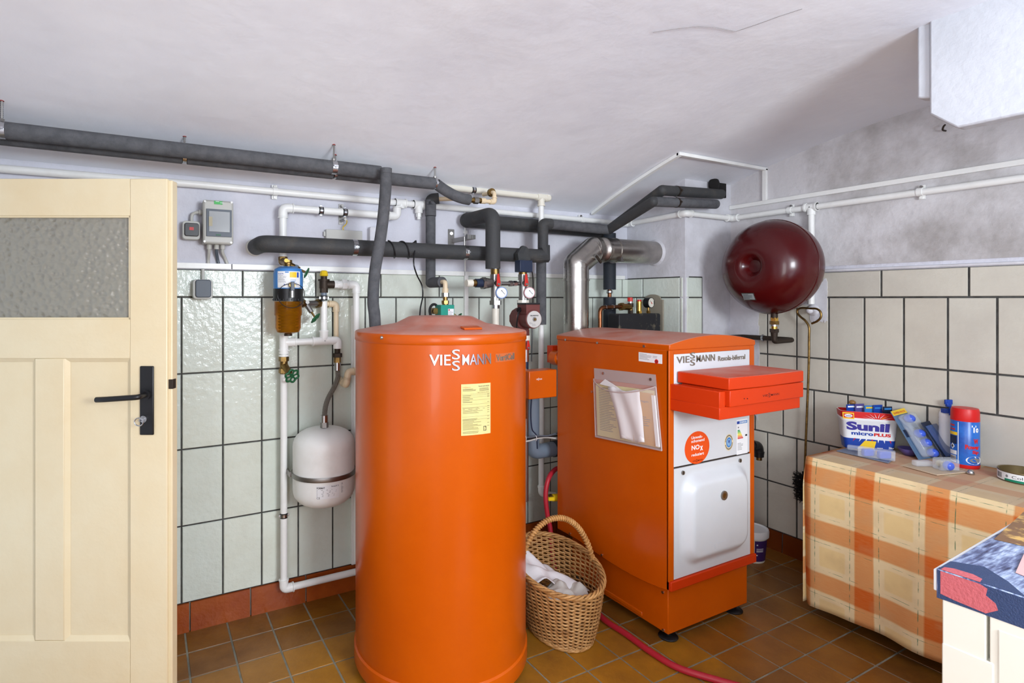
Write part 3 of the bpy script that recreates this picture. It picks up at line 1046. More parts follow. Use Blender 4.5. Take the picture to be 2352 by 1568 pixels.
mb.hexnut(d0 + V((0, 0, -.085)), d0 + V((0, 0, -.1)), .017, 'brass'); mb.cyl(d0 + V((0, 0, -.1)), d0 + V((0, 0, -.25)), .011, 'brass')
v0 = d0 + V((0, 0, -.07)); vd = V((.75, -.2, -.55)).normalized()
mb.cyl(v0, v0 + vd * .045, .010, 'brass', 14, .008); mb.cyl(v0 + vd * .04, v0 + vd * .065, .005, 'brass')
mb.build('brass_valve', gr)


def wheel(root, c, n_, r, m='green', name='hand_wheel', lobes=6):
    c = V(c); n_ = V(n_).normalized(); u = n_.orthogonal().normalized(); w_ = n_.cross(u)
    mb = MB()
    pts = []
    k = 48
    for i in range(k):
        a = 2 * PI * i / k
        rr = r * (1 + .12 * math.cos(lobes * a))
        pts.append(c + (u * math.cos(a) + w_ * math.sin(a)) * rr)
    mb.tube(pts, r * .17, m, 8, closed=True)
    mb.cyl(c - n_ * r * .25, c + n_ * r * .25, r * .28, m, 12)
    for i in range(lobes):
        a = 2 * PI * (i + .5) / lobes
        mb.cyl(c, c + (u * math.cos(a) + w_ * math.sin(a)) * r * .95, r * .13, m, 6)
    return mb.build(name, root, smooth=50)


wheel(gr, v0 + vd * .075, vd, .020)
# green actuator box beside it
tb_ = thing('valve_actuator', 'small turquoise actuator box with a white label behind the orange tank lid', 'actuator', onY(1028, 724, 2.22))
mb = MB(); a = onY(1013, 700, 2.2); b_ = onY(1044, 726, 2.2); mb.box((a.x, 2.2, b_.z - .03), (b_.x, 2.26, a.z), 'teal'); mb.build('housing', tb_, bevel=.003)
mb = MB(); a = onY(1029, 709, 2.199); b_ = onY(1042, 724, 2.199); mb.box((a.x, 2.1975, b_.z), (b_.x, 2.2005, a.z), 'label')
mb.box((a.x + .002, 2.197, a.z - .008), (a.x + .008, 2.199, a.z - .002), 'redprint')
print_lines(mb, plane_map((0, 2.1975, 0), (1, 0, 0), (0, 0, 1), (0, -1, 0)), a.x + .002, b_.x - .002, b_.z + .002, a.z - .010, 5, 0)
mb.build('label', tb_)
mb = MB(); c = onY(997, 714, 2.25); mb.tube([c + V((math.cos(t) * .022, -.006 * 0, math.sin(t) * .030)) for t in [i * PI / 12 for i in range(24)]], .006, 'rubber', 8, closed=True)
mb.cyl(c + V((0, -.02, 0)), c + V((0, .02, 0)), .014, 'brass', 16); mb.cyl(c + V((.0, 0, 0)), c + V((.05, 0, 0)), .012, 'rubber', 12); mb.build('rubber_ring', tb_)

# white pipe on the ceiling, dropping down behind the black one to the tap
YP = 2.365
cp = thing('water_pipe', 'white ceiling pipe with a tee, dropping behind the black pipes to the yellow tap', 'pipe', onY(1240, 1140, YP))
zc = onY(1150, 443, YP).z
xT = onY(1243, 480, YP).x
x0_ = onY(1010, 425, YP).x
mb = MB(); mb.tube([(x0_, YP, zc), (xT + .045, YP, zc)], .0145, 'ivory', 16); mb.build('pipe_run', cp)
mb = MB(); mb.cyl((xT - .03, YP, zc), (xT + .04, YP, zc), .019, 'ivory'); mb.ball((xT + .045, YP, zc), .0195, 'ivory'); mb.cyl((xT, YP, zc), (xT, YP, zc - .045), .018, 'ivory'); mb.cyl((xT, YP, zc - .040), (xT, YP, zc - .047), .0215, 'ivory')
mb.cyl((xT + .028, YP, zc), (xT + .034, YP, zc), .0215, 'ivory')
mb.build('tee_fitting', cp)
clamp((onY(1087, 438, YP).x, YP, zc), (1, 0, 0), .0145, cp, wid=.014, up=(0, -1, 0))
mb = MB(); X = onY(1087, 438, YP).x; mb.cyl((X, YP, zc + .016), (X - .01, YP, vault(YP) + .01), .004, 'brass', 8); mb.ball((X - .004, YP, zc + .03), .011, 'brass', 10); mb.build('clamp_stud', cp)
zi0, zi1 = onY(1243, 600, YP).z, onY(1243, 745, YP).z
zlow = onY(1243, 1128, YP).z
mb = MB(); mb.cyl((xT, YP, zc - .04), (xT, YP, zlow + .0), .0142, 'white', 16); mb.build('down_pipe', cp)
mb = MB(); mb.cyl((xT, YP, zi0 + .05), (xT, YP, zi1), .0262, 'foam', 22); mb.build('foam_lagging', cp)
e0 = V((xT, YP, zlow + .02)); e1 = V((xT, YP, zlow - .012)); e2 = V((xT + .07, YP - .03, zlow - .024))
mb = MB(); mb.tube(fillet([e0, e1, e2], .02), .0165, 'white', 16); mb.cyl(e0, e0 + V((0, 0, .01)), .019, 'white'); mb.build('elbow', cp)
yt = thing('water_tap', 'small yellow plastic tap beside the red hose, low between tank and boiler', 'tap', e2 + V((.02, -.01, -.02)))
mb = MB(); t0 = onY(1258, 1142, 2.19); td = V((.9, -.1, -.05)).normalized(); mb.cyl(e2, t0, .012, 'white'); mb.cyl(t0, t0 + td * .03, .012, 'brass'); mb.cyl(t0 + td * .005, t0 + td * .02, .016, 'brass'); mb.build('tap_body', yt)
mb = MB(); mb.cyl(t0 + td * .02 + V((0, -.01, 0)), t0 + td * .052 + V((0, -.01, 0)), .018, 'yellow', 12); mb.obox(t0 + td * .01 + V((0, -.022, 0)), td * .022, V((0, .004, 0)), V((0, 0, .008)), 'yellow'); mb.build('yellow_handle', yt, label='yellow handle')

# thin conduits and cover strips on the wall
mb = MB(); X = onY(1068, 560, 2.475).x
mb.cyl((X, 2.474, onY(1068, 487, 2.47).z), (X, 2.474, 1.47), .0045, 'white', 10)
for y in (533,):
    z = onY(1068, y, 2.47).z; mb.box((X - .010, 2.466, z - .008), (X + .010, 2.48, z + .008), 'white')
tag(mb.build('cable_conduit'), 'thin white conduit on the plaster above the strip, beside the zinc bracket', 'conduit')
mb = MB(); X = onY(1069, 660, 2.475).x; mb.box((X - .011, 2.462, 1.02), (X + .011, BACK, 1.447), 'white')
tag(mb.build('cable_duct', bevel=.0015), 'white flat cable duct going down the tiles behind the tank lid', 'cable duct')
mb = MB(); X = onY(812, 1100, 2.465).x; mb.box((X - .010, 2.46, .118), (X + .012, BACK - .0045, 1.30), 'white')
tag(mb.build('cable_duct', bevel=.0015), 'narrow white duct on the tiles just left of the orange tank', 'cable duct')

# black sensor cable wound round the pipe
X1 = onY(905, 575, YB).x; X2 = onY(945, 575, YB).x
pts = []
for k in range(0, 40):
    t = k / 39; a = PI * .55 + t * 4 * PI
    pts.append(V((X1 - .03 + (X2 - X1 + .05) * t, YB + math.cos(a) * (RB + .003), zB + math.sin(a) * (RB + .003))))
tail = [onY(950, 600, 2.23), onY(957, 630, 2.24), onY(969, 655, 2.26), onY(971, 680, 2.25), onY(966, 705, 2.2), onY(964, 728, 2.18)]
mb = MB(); mb.tube(catmull(pts + tail, 4), .0033, 'black', 8)
tag(mb.build('sensor_cable'), 'black cable wound round the thick pipe and hanging down to the tank lid', 'cable')

# ---------------------------------------------------------------- electrical bits on the left
fz = thing('fuse_box', 'light grey surface-mounted fuse box with a clear window near the door', 'fuse box', onY(502, 563, BACK - .0))
f0 = onY(467, 458, 2.40); f1 = onY(536, 561, 2.40)
mb = MB(); mb.box((f0.x, 2.42, f1.z), (f1.x, BACK, f0.z), 'grey'); mb.build('back_box', fz, bevel=.006)
mb = MB(); mb.box((f0.x - .001, 2.40, f1.z - .001), (f1.x + .001, 2.425, f0.z + .001), 'grey'); mb.build('cover', fz, bevel=.008)
p0 = onY(474, 479, 2.399); p1 = onY(532, 545, 2.399)
mb = MB(); mb.box((p0.x, 2.394, p1.z), (p1.x, 2.402, p0.z), 'dgrey'); g = onY(478, 482, 2.394); g2 = onY(530, 534, 2.394)
mb.box((g.x + .003, 2.392, g2.z), (g2.x - .003, 2.3945, g.z - .003), mat('smoked_window', (158, 162, 164), .12))
mb.build('window_frame', fz, bevel=.001)
mb = MB(); g = onY(480, 497, 2.391); g2 = onY(488, 519, 2.391); mb.box((g.x, 2.3905, g2.z), (g2.x, 2.392, g.z), mat('faded_label', (180, 172, 146), .6)); mb.build('faded_label', fz)
mb = MB(); g = onY(492, 461, 2.399); g2 = onY(511, 470, 2.399); mb.box((g.x, 2.398, g2.z), (g2.x, 2.4005, g.z), mat('green_sticker', (70, 180, 90), .5)); 
mp = plane_map((g.x, 2.398, g2.z), (1, 0, 0), (0, 0, 1), (0, -1, 0)); mb.slab(mp, .006, .018, .010, .012, 0, .0004, 'label'); mb.slab(mp, .022, .034, .006, .008, 0, .0004, 'label')
mb.build('green_sticker', fz, label='small green sticker')
mb = MB(); g = onY(500, 539, 2.394); mb.box((g.x - .006, 2.391, g.z - .003), (g.x + .012, 2.3945, g.z + .002), 'green'); mb.build('latch', fz)
mb = MB()
for (x, y) in ((471, 462), (532, 465), (470, 554), (531, 557)):
    p = onY(x, y, 2.40); mb.cyl((p.x, 2.402, p.z), (p.x, 2.3985, p.z), .0045, 'dullsteel', 8)
mb.build('screw', fz)
for i, x in enumerate((481, 498, 512)):
    p = onY(x, 562, 2.44)
    mb = MB(); mb.cyl((p.x, 2.445, p.z + .01), (p.x, 2.445, p.z - .018), .010, 'grey', 12); mb.build('cable_gland', fz)
    c = MB(); e = onY(x - 4 + 8 * i / 2 + 2, 600, 2.465)
    c.tube(catmull([V((p.x, 2.445, p.z - .015)), V((p.x, 2.45, p.z - .03)), V((e.x, 2.468, e.z + .01)), V((e.x + .004 * i, 2.470, 1.474))], 6), .0062, ('grey', 'dgrey', 'grey')[i], 10)
    tag(c.build('power_cable'), ('left grey cable leaving the bottom of the fuse box', 'middle dark grey cable leaving the bottom of the fuse box', 'right grey cable leaving the bottom of the fuse box')[i], 'cable', 'cables under the fuse box')


def rounded_rect(x0, x1, z0, z1, r, n=4):
    out = []
    for (cx, cz, a0) in ((x1 - r, z1 - r, 0), (x0 + r, z1 - r, PI / 2), (x0 + r, z0 + r, PI), (x1 - r, z0 + r, 3 * PI / 2)):
        for i in range(n + 1):
            a = a0 + PI / 2 * i / n
            out.append((cx + r * math.cos(a), cz + r * math.sin(a)))
    return out


fy = plane_map((0, 0, 0), (1, 0, 0), (0, 0, 1), (0, 1, 0))   # u = X, v = Z, w = Y
sw = thing('light_switch', 'dark rocker switch with a red lamp left of the fuse box', 'switch', onY(440, 552, BACK))
a = onY(419, 506, 2.435); b_ = onY(460, 551, 2.435)
mb = MB(); mb.prism(rounded_rect(a.x, b_.x, b_.z, a.z, .012), fy, 2.435, 2.478, 'grey'); mb.build('housing', sw, bevel=.003)
mb = MB(); a2 = onY(424, 511, 2.428); b2 = onY(457, 543, 2.428); mb.prism(rounded_rect(a2.x, b2.x, b2.z, a2.z, .008), fy, 2.426, 2.436, 'black'); ro = mb.build('rocker', sw, bevel=.002)
mb = MB(); p = onY(440, 525, 2.426); mb.box((p.x - .008, 2.424, p.z - .006), (p.x + .008, 2.427, p.z + .006), mat('red_lens', (190, 24, 20), .2)); mb.build('red_lens', ro)
cb_ = MB(); p = onY(440, 506, 2.46); e = onY(462, 488, 2.44)
cb_.tube(catmull([V((p.x, 2.455, p.z - .005)), V((p.x + .002, 2.455, p.z + .02)), V((p.x + .015, 2.453, e.z)), V((f0.x, 2.45, e.z + .002))], 6), .006, 'grey', 10)
cb_.cyl((f0.x - .012, 2.45, e.z + .002), (f0.x + .002, 2.45, e.z + .002), .011, 'grey', 12)
tag(cb_.build('power_cable'), 'short grey cable curving from the switch to the side of the fuse box', 'cable')
so = thing('wall_socket', 'light grey socket with a slate flap lid on the tiles under the fuse box', 'socket', onY(466, 688, BACK))
a = onY(443, 641, 2.43); b_ = onY(489, 687, 2.43)
mb = MB(); mb.prism(rounded_rect(a.x, b_.x, b_.z, a.z, .014), fy, 2.43, 2.4755, 'grey'); mb.build('housing', so, bevel=.003)
a2 = onY(449, 642, 2.425); b2 = onY(485, 683, 2.425)
mb = MB(); mb.prism(rounded_rect(a2.x, b2.x, b2.z, a2.z, .010), fy, 2.421, 2.431, 'dgrey'); mb.build('flap_lid', so, bevel=.003)
p = onY(466, 640, 2.465)
mb = MB(); mb.cyl((p.x, 2.462, p.z - .004), (p.x, 2.462, 1.45), .006, 'grey', 10)
tag(mb.build('power_cable'), 'short grey cable going up from the socket with the flap lid to the white strip', 'cable')
jb = thing('junction_box', 'wide flat grey junction box behind the thick black pipe', 'junction box', onY(790, 560, BACK))
a = onY(749, 526, 2.455); b_ = onY(832, 552, 2.455)
mb = MB(); mb.box((a.x, 2.452, b_.z - .03), (b_.x, BACK, a.z), 'grey'); mb.build('box', jb, bevel=.002)
mb = MB(); mb.box((a.x - .008, 2.462, a.z - .03), (a.x, 2.472, a.z - .01), 'grey'); mb.build('lug', jb)
mb = MB(); a = onY(849, 520, 2.45); b_ = onY(890, 560, 2.45); mb.prism(rounded_rect(a.x, b_.x, b_.z, a.z, .01), fy, 2.445, 2.48, 'whitem')
tag(mb.build('junction_box', bevel=.003), 'small square off-white junction box half behind the loose foam tube', 'junction box')

# ---------------------------------------------------------------- water filter with its valve
YFi = 2.33
fx = onY(662, 700, YFi).x
zf = lambda y: onY(662, y, YFi).z
fi = thing('water_filter', 'water filter with blue head, black ring and amber bowl', 'water filter', (fx, YFi, zf(770)))
mb = MB(); R = .0585
mb.lathe([(0, zf(612)), (R * .55, zf(612)), (R * .92, zf(618)), (R, zf(628)), (R, zf(664)), (0, zf(664))], (fx, YFi, 0), 'blue', n=40); mb.build('blue_head', fi)
mb = MB(); mb.lathe([(0, zf(663)), (R * 1.01, zf(663)), (R * 1.01, zf(691)), (0, zf(691))], (fx, YFi, 0), 'black', n=40)
for i in range(24):
    a = 2 * PI * i / 24; c_ = V((fx + math.cos(a) * R * 1.02, YFi + math.sin(a) * R * 1.02, 0))
    mb.cyl(c_ + V((0, 0, zf(686))), c_ + V((0, 0, zf(690))), .0018, 'black', 6)
mb.build('black_ring', fi)
amber = bpy.data.materials.new('amber_bowl'); amber.use_nodes = True
b = amber.node_tree.nodes['Principled BSDF']; b.inputs['Base Color'].default_value = srgb(206, 130, 30); b.inputs['Roughness'].default_value = .06
b.inputs['Transmission Weight'].default_value = .85; b.inputs['IOR'].default_value = 1.2
M['amber'] = amber
mb = MB(); Ra = R * .94
prof = [(Ra, zf(692)), (Ra, zf(722)), (Ra * .93, zf(726)), (Ra * .93, zf(752)), (Ra * .8, zf(762)), (Ra * .3, zf(767)), (0, zf(767))]
mb.lathe(prof, (fx, YFi, 0), 'amber', n=40); mb.build('amber_bowl', fi, label='see-through amber bowl')
mb = MB()
for y in range(700, 758, 7):
    mb.lathe([(0, zf(y)), (.030, zf(y)), (.034, zf(y + 2)), (.030, zf(y + 5)), (0, zf(y + 5))], (fx, YFi, 0), mat('filter_core', (150, 150, 50), .5), n=24)
mb.cyl((fx, YFi, zf(692)), (fx, YFi, zf(762)), .024, mat('filter_core', (150, 150, 50), .5)); mb.build('filter_core', fi)
mb = MB(); mb.cyl((fx, YFi, zf(765)), (fx, YFi, zf(771)), .016, 'iron'); mb.build('drain_plug', fi)


def cylmap(cx, cy, r, a0):
    """u metres round the cylinder from azimuth a0, v = height, w = off the surface"""
    return lambda u, v, w_: V((cx + (r + w_) * math.cos(a0 + u / r), cy + (r + w_) * math.sin(a0 + u / r), v))


fm = cylmap(fx, YFi, R, math.atan2(0 - YFi, 0 - fx))
mb = MB(); mb.slab(fm, -.044, .052, zf(661), zf(624), 0, .0006, 'label', nu=14)
mb.slab(fm, .006, .034, zf(638), zf(626), .0006, .001, 'yprint', nu=5); mb.slab(fm, .036, .044, zf(638), zf(626), .0006, .001, 'dblue', nu=2)
mb.slab(fm, -.012, .002, zf(627.5), zf(625), .0006, .001, 'blue', nu=3)
letters(mb, 'Drufi FR', fm, -.041, -.018, zf(631.5), zf(628.5), .0007, 'dblue', .02)
print_lines(mb, fm, -.041, -.004, zf(650), zf(633), 8, .0006, 'inkl'); print_lines(mb, fm, .008, .046, zf(659), zf(642), 5, .0006, 'blue', seed=4)
mb.prism([(-.016, zf(657)), (-.016, zf(652)), (-.010, zf(654.5))], fm, .0006, .001, 'dblue')
mb.build('label', fi)
mb = MB(); g = fm(.012, zf(655), .012)
mb.cyl(fm(.012, zf(655), 0), fm(.012, zf(655), .022), .012, 'brass', 14); mb.cyl(fm(.012, zf(655), .015), fm(.012, zf(679), .015), .007, 'dullsteel', 12)
mb.cyl(fm(.012, zf(668), .015), fm(.012, zf(683), .015), .010, 'steel', 12)
gv = mb.build('pressure_gauge_valve', fi)
mb = MB(); mb.slab(fm, .007, .017, zf(668), zf(648), .022, .030, 'dgrey'); mb.build('lever', fi, bevel=.002)
mb = MB(); mb.tube([fm(.012 + .044 * math.cos(t), zf(679) + .048 * math.sin(t), .018 + .004 * math.sin(t)) for t in [i * PI / 16 for i in range(32)]], .0016, 'black', 6, closed=True); mb.build('retaining_ring', fi)
bv = thing('stop_valve', 'old brass stop valve with a green wheel on top of the blue filter', 'valve', (fx, YFi, zf(612)))
mb = MB()
cxv = onY(655, 600, 2.40)
mb.cyl((pl_[0].x, YL, pl_[0].z + .02), (pl_[0].x, YL, onY(655, 606, YL).z), .016, 'copper', 14)
mb.hexnut((pl_[0].x, YL, onY(655, 590, YL).z), (pl_[0].x, YL, onY(655, 598, YL).z), .019, 'brass')
m1 = V((pl_[0].x, YL, onY(655, 600, YL).z)); m2 = V((fx, YFi, zf(606)))
mb.cyl(m1, m2, .016, 'brass'); mb.ball(m1, .019, 'brass'); mb.cyl(m2 + V((0, 0, .016)), (fx, YFi, zf(614)), .016, 'brass'); mb.ball(m2, .018, 'brass')
vd = V((.80, -.30, -.42)).normalized()
mb.cyl(m2, m2 + vd * .05, .012, 'brass', 14, .010); mb.cyl(m2 + vd * .045, m2 + vd * .075, .005, 'brass'); mb.hexnut(m2 + vd * .03, m2 + vd * .042, .013, 'greyp')
mb.cyl(m2 + V((-.01, -.01, .012)), m2 + V((-.014, -.03, .012)), .008, 'brassb', 12)
mb.build('valve_body', bv)
wheel(bv, m2 + vd * .082, vd, .018)

# ---------------------------------------------------------------- white riser and safety group
YR1 = 2.425
rs = thing('water_pipe', 'white riser left of the white vessel, from the filter down to the skirting', 'pipe', onY(654, 1355, YR1))
xr = onY(652, 1000, YR1).x
zr = lambda y: onY(652, y, YR1).z
ptr = [V((xr, YR1, zr(772))), V((xr, YR1, zr(1352))), V((1.0, YR1, zr(1352)))]
mb = MB(); mb.tube(fillet(ptr, .02), .0147, 'white', 16); mb.build('pipe_run', rs)
elbows(ptr, .0147, M['white'], rs, rad=.02, ln=.035)
clamp((xr, YR1, zr(1183)), (0, 0, 1), .0147, rs, wid=.013, up=(0, -1, 0))
mb = MB(); mb.cyl((xr, YR1, zr(1183)), (xr, BACK, zr(1183)), .004, 'dullsteel', 8); mb.build('clamp_stud', rs)
zt1 = zr(786)
mb = MB(); mb.cyl((xr, YR1, zr(768)), (xr, YR1, zr(808)), .0188, 'white'); mb.cyl((xr, YR1, zt1), (xr + .05, YR1, zt1), .0185, 'white'); mb.cyl((xr + .045, YR1, zt1), (xr + .052, YR1, zt1), .021, 'white')
for y in (803, 810, 816): mb.cyl((xr, YR1, zr(y - 2)), (xr, YR1, zr(y + 2)), .0212, 'white')
mb.build('tee_fitting', rs)
xt = onY(744, 786, YR1).x; xe = onY(775, 786, YR1).x
mb = MB(); mb.cyl((xr + .04, YR1, zt1), (xe - .01, YR1, zt1), .0147, 'white'); mb.build('cross_pipe', rs)
mb = MB(); mb.cyl((xt - .05, YR1, zt1), (xt + .045, YR1, zt1), .0185, 'white'); mb.cyl((xt, YR1, zt1), (xt, YR1, zt1 + .045), .0185, 'white'); mb.cyl((xt - .052, YR1, zt1), (xt - .045, YR1, zt1), .0215, 'white'); mb.cyl((xt, YR1, zt1 + .04), (xt, YR1, zt1 + .047), .0215, 'white'); mb.build('tee_fitting', rs)
zvs = onY(744, 692, YR1).z
mb = MB(); mb.cyl((xt, YR1, zt1 + .04), (xt, YR1, zvs), .0147, 'white'); mb.build('valve_pipe', rs)
zd = onY(775, 800, YR1).z
mb = MB(); mb.tube(fillet([V((xe - .02, YR1, zt1)), V((xe, YR1, zt1)), V((xe, YR1, zd))], .02), .0185, 'white', 16); mb.build('elbow', rs)
# brass angled valve on the riser
zv = zr(838)
av = thing('stop_valve', 'brass angled valve with a green wheel half-way up the white riser', 'valve', (xr, YR1, zr(855)))
mb = MB(); mb.hexnut((xr, YR1, zr(819)), (xr, YR1, zr(829)), .021, 'brass'); mb.cyl((xr, YR1, zr(820)), (xr, YR1, zr(858)), .0165, 'brass'); mb.hexnut((xr, YR1, zr(846)), (xr, YR1, zr(856)), .021, 'brass')
vd = V((.25, -.80, -.50)).normalized(); c = V((xr, YR1, zr(838)))
mb.cyl(c, c + vd * .045, .016, 'brass', 16, .013); mb.hexnut(c + vd * .04, c + vd * .055, .014, 'brass'); mb.cyl(c + vd * .05, c + vd * .07, .006, 'brass'); mb.build('valve_body', av)
wheel(av, c + vd * .078, V((.2, -.85, -.35)), .027)
# safety valve with the yellow cap
sv = thing('safety_valve', 'bronze safety valve with a yellow cap beside the blue filter', 'valve', (xt, YR1, zvs))
zz2 = lambda y: onY(744, y, YR1).z
mb = MB(); mb.cyl((xt, YR1, zz2(690)), (xt, YR1, zz2(670)), .013, 'greyp'); mb.hexnut((xt, YR1, zz2(672)), (xt, YR1, zz2(660)), .018, 'iron'); mb.cyl((xt, YR1, zz2(662)), (xt, YR1, zz2(643)), .020, 'iron', 20)
mb.cyl((xt, YR1, zz2(645)), (xt, YR1, zz2(641)), .025, 'iron', 20); mb.cyl((xt, YR1, zz2(641)), (xt, YR1, zz2(632)), .014, 'iron')
zh = zz2(653)
mb.cyl((xt, YR1, zh), (xt + .045, YR1, zh), .017, 'iron'); mb.build('valve_body', sv)
mb = MB(); mb.tube([(xt, YR1, zz2(634)), (xt, YR1, zz2(632)), (xt, YR1, zz2(623)), (xt, YR1, zz2(621))], [.016, .019, .015, .010], 'yellow', 10); mb.build('yellow_cap', sv, smooth=20)
clamp((xt, YR1, onY(744, 684, YR1).z), (0, 0, 1), .0147, sv, wid=.013, up=(0, -1, 0))
# discharge pipe
dp = thing('discharge_pipe', 'white discharge pipe from the safety valve, bending down behind the orange tank', 'pipe', (xt + .05, YR1, .15))
xd = onY(818, 700, YR1).x
mb = MB(); mb.tube(fillet([V((xt + .04, YR1, zh)), V((xd, YR1, zh)), V((xd, YR1, .15))], .03), .0147, 'white', 16); mb.build('pipe_run', dp)
elbows([V((xt + .04, YR1, zh)), V((xd, YR1, zh)), V((xd, YR1, .15))], .0147, M['white'], dp, rad=.03, ln=.032)
mb = MB(); mb.hexnut((xt + .045, YR1, zh), (xt + .065, YR1, zh), .0185, 'white'); mb.hexnut((xt + .08, YR1, zh), (xt + .10, YR1, zh), .025, 'white'); mb.cyl((xt + .06, YR1, zh), (xt + .12, YR1, zh), .0175, 'white'); mb.build('union_nut', dp)
# beige line with green-handled valve coming off the filter
YBg = 2.38
bg = thing('water_pipe', 'beige plastic pipe elbowing down behind the safety valve pipe', 'pipe', onY(773, 780, 2.46))
q = lambda x, y: onY(x, y, 2.458)
pb = [q(740, 697), q(772, 698), q(773, 790)]; pb[2].x = pb[1].x
mb = MB(); mb.tube(fillet(pb, .018), .0115, 'beige', 14); mb.build('pipe_run', bg); elbows(pb, .0115, M['beige'], bg, rad=.018, ln=.028)
vv = thing('stop_valve', 'grey-brown angled valve with a green wheel right of the amber bowl', 'valve', onY(715, 697, 2.36))
a = V((fx + .03, YFi + .02, zf(697))); b_ = onY(742, 697, 2.44)
mb = MB(); mb.cyl(a, b_, .0125, 'dullsteel'); dv = (b_ - a).normalized(); mb.hexnut(a + dv * .04, a + dv * .055, .018, 'brass'); mb.hexnut(b_ - dv * .04, b_ - dv * .02, .019, 'brass')
c = a + dv * .065; vd = V((.45, -.35, -.8)).normalized(); mb.cyl(c, c + vd * .045, .012, 'dullsteel', 14, .010); mb.cyl(c + vd * .04, c + vd * .07, .0045, 'brass'); mb.cyl(c, c + V((0, -.03, .006)), .008, 'dullsteel', 12); mb.build('valve_body', vv)
wheel(vv, c + vd * .076, V((.6, -.4, -.6)), .021)
# flexible hose to the vessel
fh = thing('flexible_hose', 'braided steel hose curving down into the white vessel', 'hose', onY(745, 978, 2.33))
mb = MB(); mb.cyl((xe, YR1, zd + .01), (xe, YR1, zd - .02), .013, 'iron'); mb.hexnut((xe, YR1, onY(775, 811, YR1).z), (xe, YR1, onY(775, 820, YR1).z), .021, 'iron'); mb.hexnut((xe, YR1, onY(775, 820, YR1).z), (xe, YR1, onY(775, 834, YR1).z), .016, 'brass'); mb.cyl((xe, YR1, onY(775, 832, YR1).z), (xe, YR1, onY(776, 850, YR1).z), .0155, 'steel', 16); mb.build('upper_nut', fh)
hp = catmull([V((xe, YR1, onY(776, 846, YR1).z)), onY(776, 866, 2.42), onY(768, 888, 2.41), onY(755, 912, 2.38), onY(748, 932, 2.35), onY(745, 956, 2.33)], 8)
braid = mat('steel_braid', (140, 136, 128), .35, metal=.9, bump=.8, bscale=260)
mb = MB(); mb.tube(hp, [.0105 + .0007 * (i % 2) for i in range(len(hp))], braid, 14)
mb.build('braided_hose', fh, smooth=60)
xv = onY(745, 960, 2.33).x
mb = MB(); mb.cyl((xv, 2.33, onY(745, 953, 2.33).z), (xv, 2.33, onY(745, 969, 2.33).z), .016, 'steel', 16); mb.hexnut((xv, 2.33, onY(745, 969, 2.33).z), (xv, 2.33, onY(745, 981, 2.33).z), .017, 'dullsteel'); mb.build('lower_nut', fh)
# white expansion vessel
we = thing('expansion_vessel', 'white bottle-shaped expansion vessel strapped to the tiles beside the tank', 'expansion vessel', onY(742, 1156, 2.345))
vx = onY(744, 1060, 2.345).x; Rv = .1285
zq = lambda y: onY(744, y, 2.345).z
mb = MB()
H0, H1 = zq(1157), zq(980)
prof = [(0, H0)]
for i in range(1, 9):
    a = PI / 2 * i / 8; prof.append((Rv * (math.sin(a) ** .75), H0 + .075 * (1 - math.cos(a) ** .9)))
for i in range(0, 9):
    a = PI / 2 * i / 8; prof.append((Rv * (math.cos(a) ** .75) if i < 8 else .0, H1 - .075 * (1 - math.sin(a) ** .9)))
mb.lathe(prof, (vx, 2.345, 0), 'white', n=56); mb.cyl((vx, 2.345, H1 - .01), (vx, 2.345, H1 + .008), .017, 'white'); mb.cyl((vx, 2.345, H0 + .004), (vx, 2.345, H0 - .008), .014, 'black'); mb.build('vessel_body', we, smooth=50)
mb = MB(); zs = zq(1081); mb.lathe([(Rv + .0005, zs - .009), (Rv + .005, zs - .009), (Rv + .007, zs), (Rv + .005, zs + .009), (Rv + .0005, zs + .009)], (vx, 2.345, 0), 'dullsteel', n=56)
mb.obox((vx - Rv - .008, 2.42, zs), (.004, 0, 0), (0, .06, 0), (0, 0, .010), 'dullsteel'); mb.build('strap', we)
vm = cylmap(vx, 2.345, Rv, math.atan2(-2.345, -vx))
mb = MB(); mb.slab(vm, -.03, .062, zq(1122), zq(1093), .0002, .0012, 'label', nu=12)
letters(mb, 'FORMAT', vm, -.028, .004, zq(1099.5), zq(1095.5), .0014, 'ink', .04); letters(mb, 'Format B 12', vm, .03, .06, zq(1097), zq(1094), .0014, 'ink', .02)
print_lines(mb, vm, -.028, .055, zq(1117), zq(1101), 6, .0012, 'inkl', short=.7); letters(mb, 'CE', vm, -.028, -.015, zq(1121), zq(1117), .0014, 'ink')
letters(mb, 'CE', vm, .072, .08, zq(1096), zq(1092), .0005, 'ink'); print_lines(mb, vm, .072, .084, zq(1114), zq(1098), 6, .0003, 'inkl'); mb.build('label', we)
# beige U-bend out of the wall
ub = thing('water_pipe', 'short beige plastic U-bend out of the wall, half behind the tank', 'pipe', onY(795, 885, 2.42))
pu = [onY(778, 868, 2.478), onY(795, 884, 2.40), onY(800, 854, 2.40), onY(835, 850, 2.41)]
mb = MB(); mb.tube(fillet(pu, .02), .0125, 'beige', 14); mb.build('pipe_run', ub); elbows(pu, .0125, M['beige'], ub, rad=.018, ln=.024)

# ================================================================ VALVES BETWEEN TANK AND BOILER
YQ = 2.19
K = 2.63 / 1291.0     # metres per survey unit at that depth


def q(x, y, Y=YQ):
    return onY(x, y, Y)


def vcyl(mb, x, y0, y1, rp, m, Y=YQ, n=20):
    a = q(x, y0, Y); b_ = q(x, y1, Y); b_ = V((a.x, Y, b_.z))
    (mb.hexnut if n == 6 else mb.cyl)(a, b_, rp * K, m) if n == 6 else mb.cyl(a, b_, rp * K, m, n)


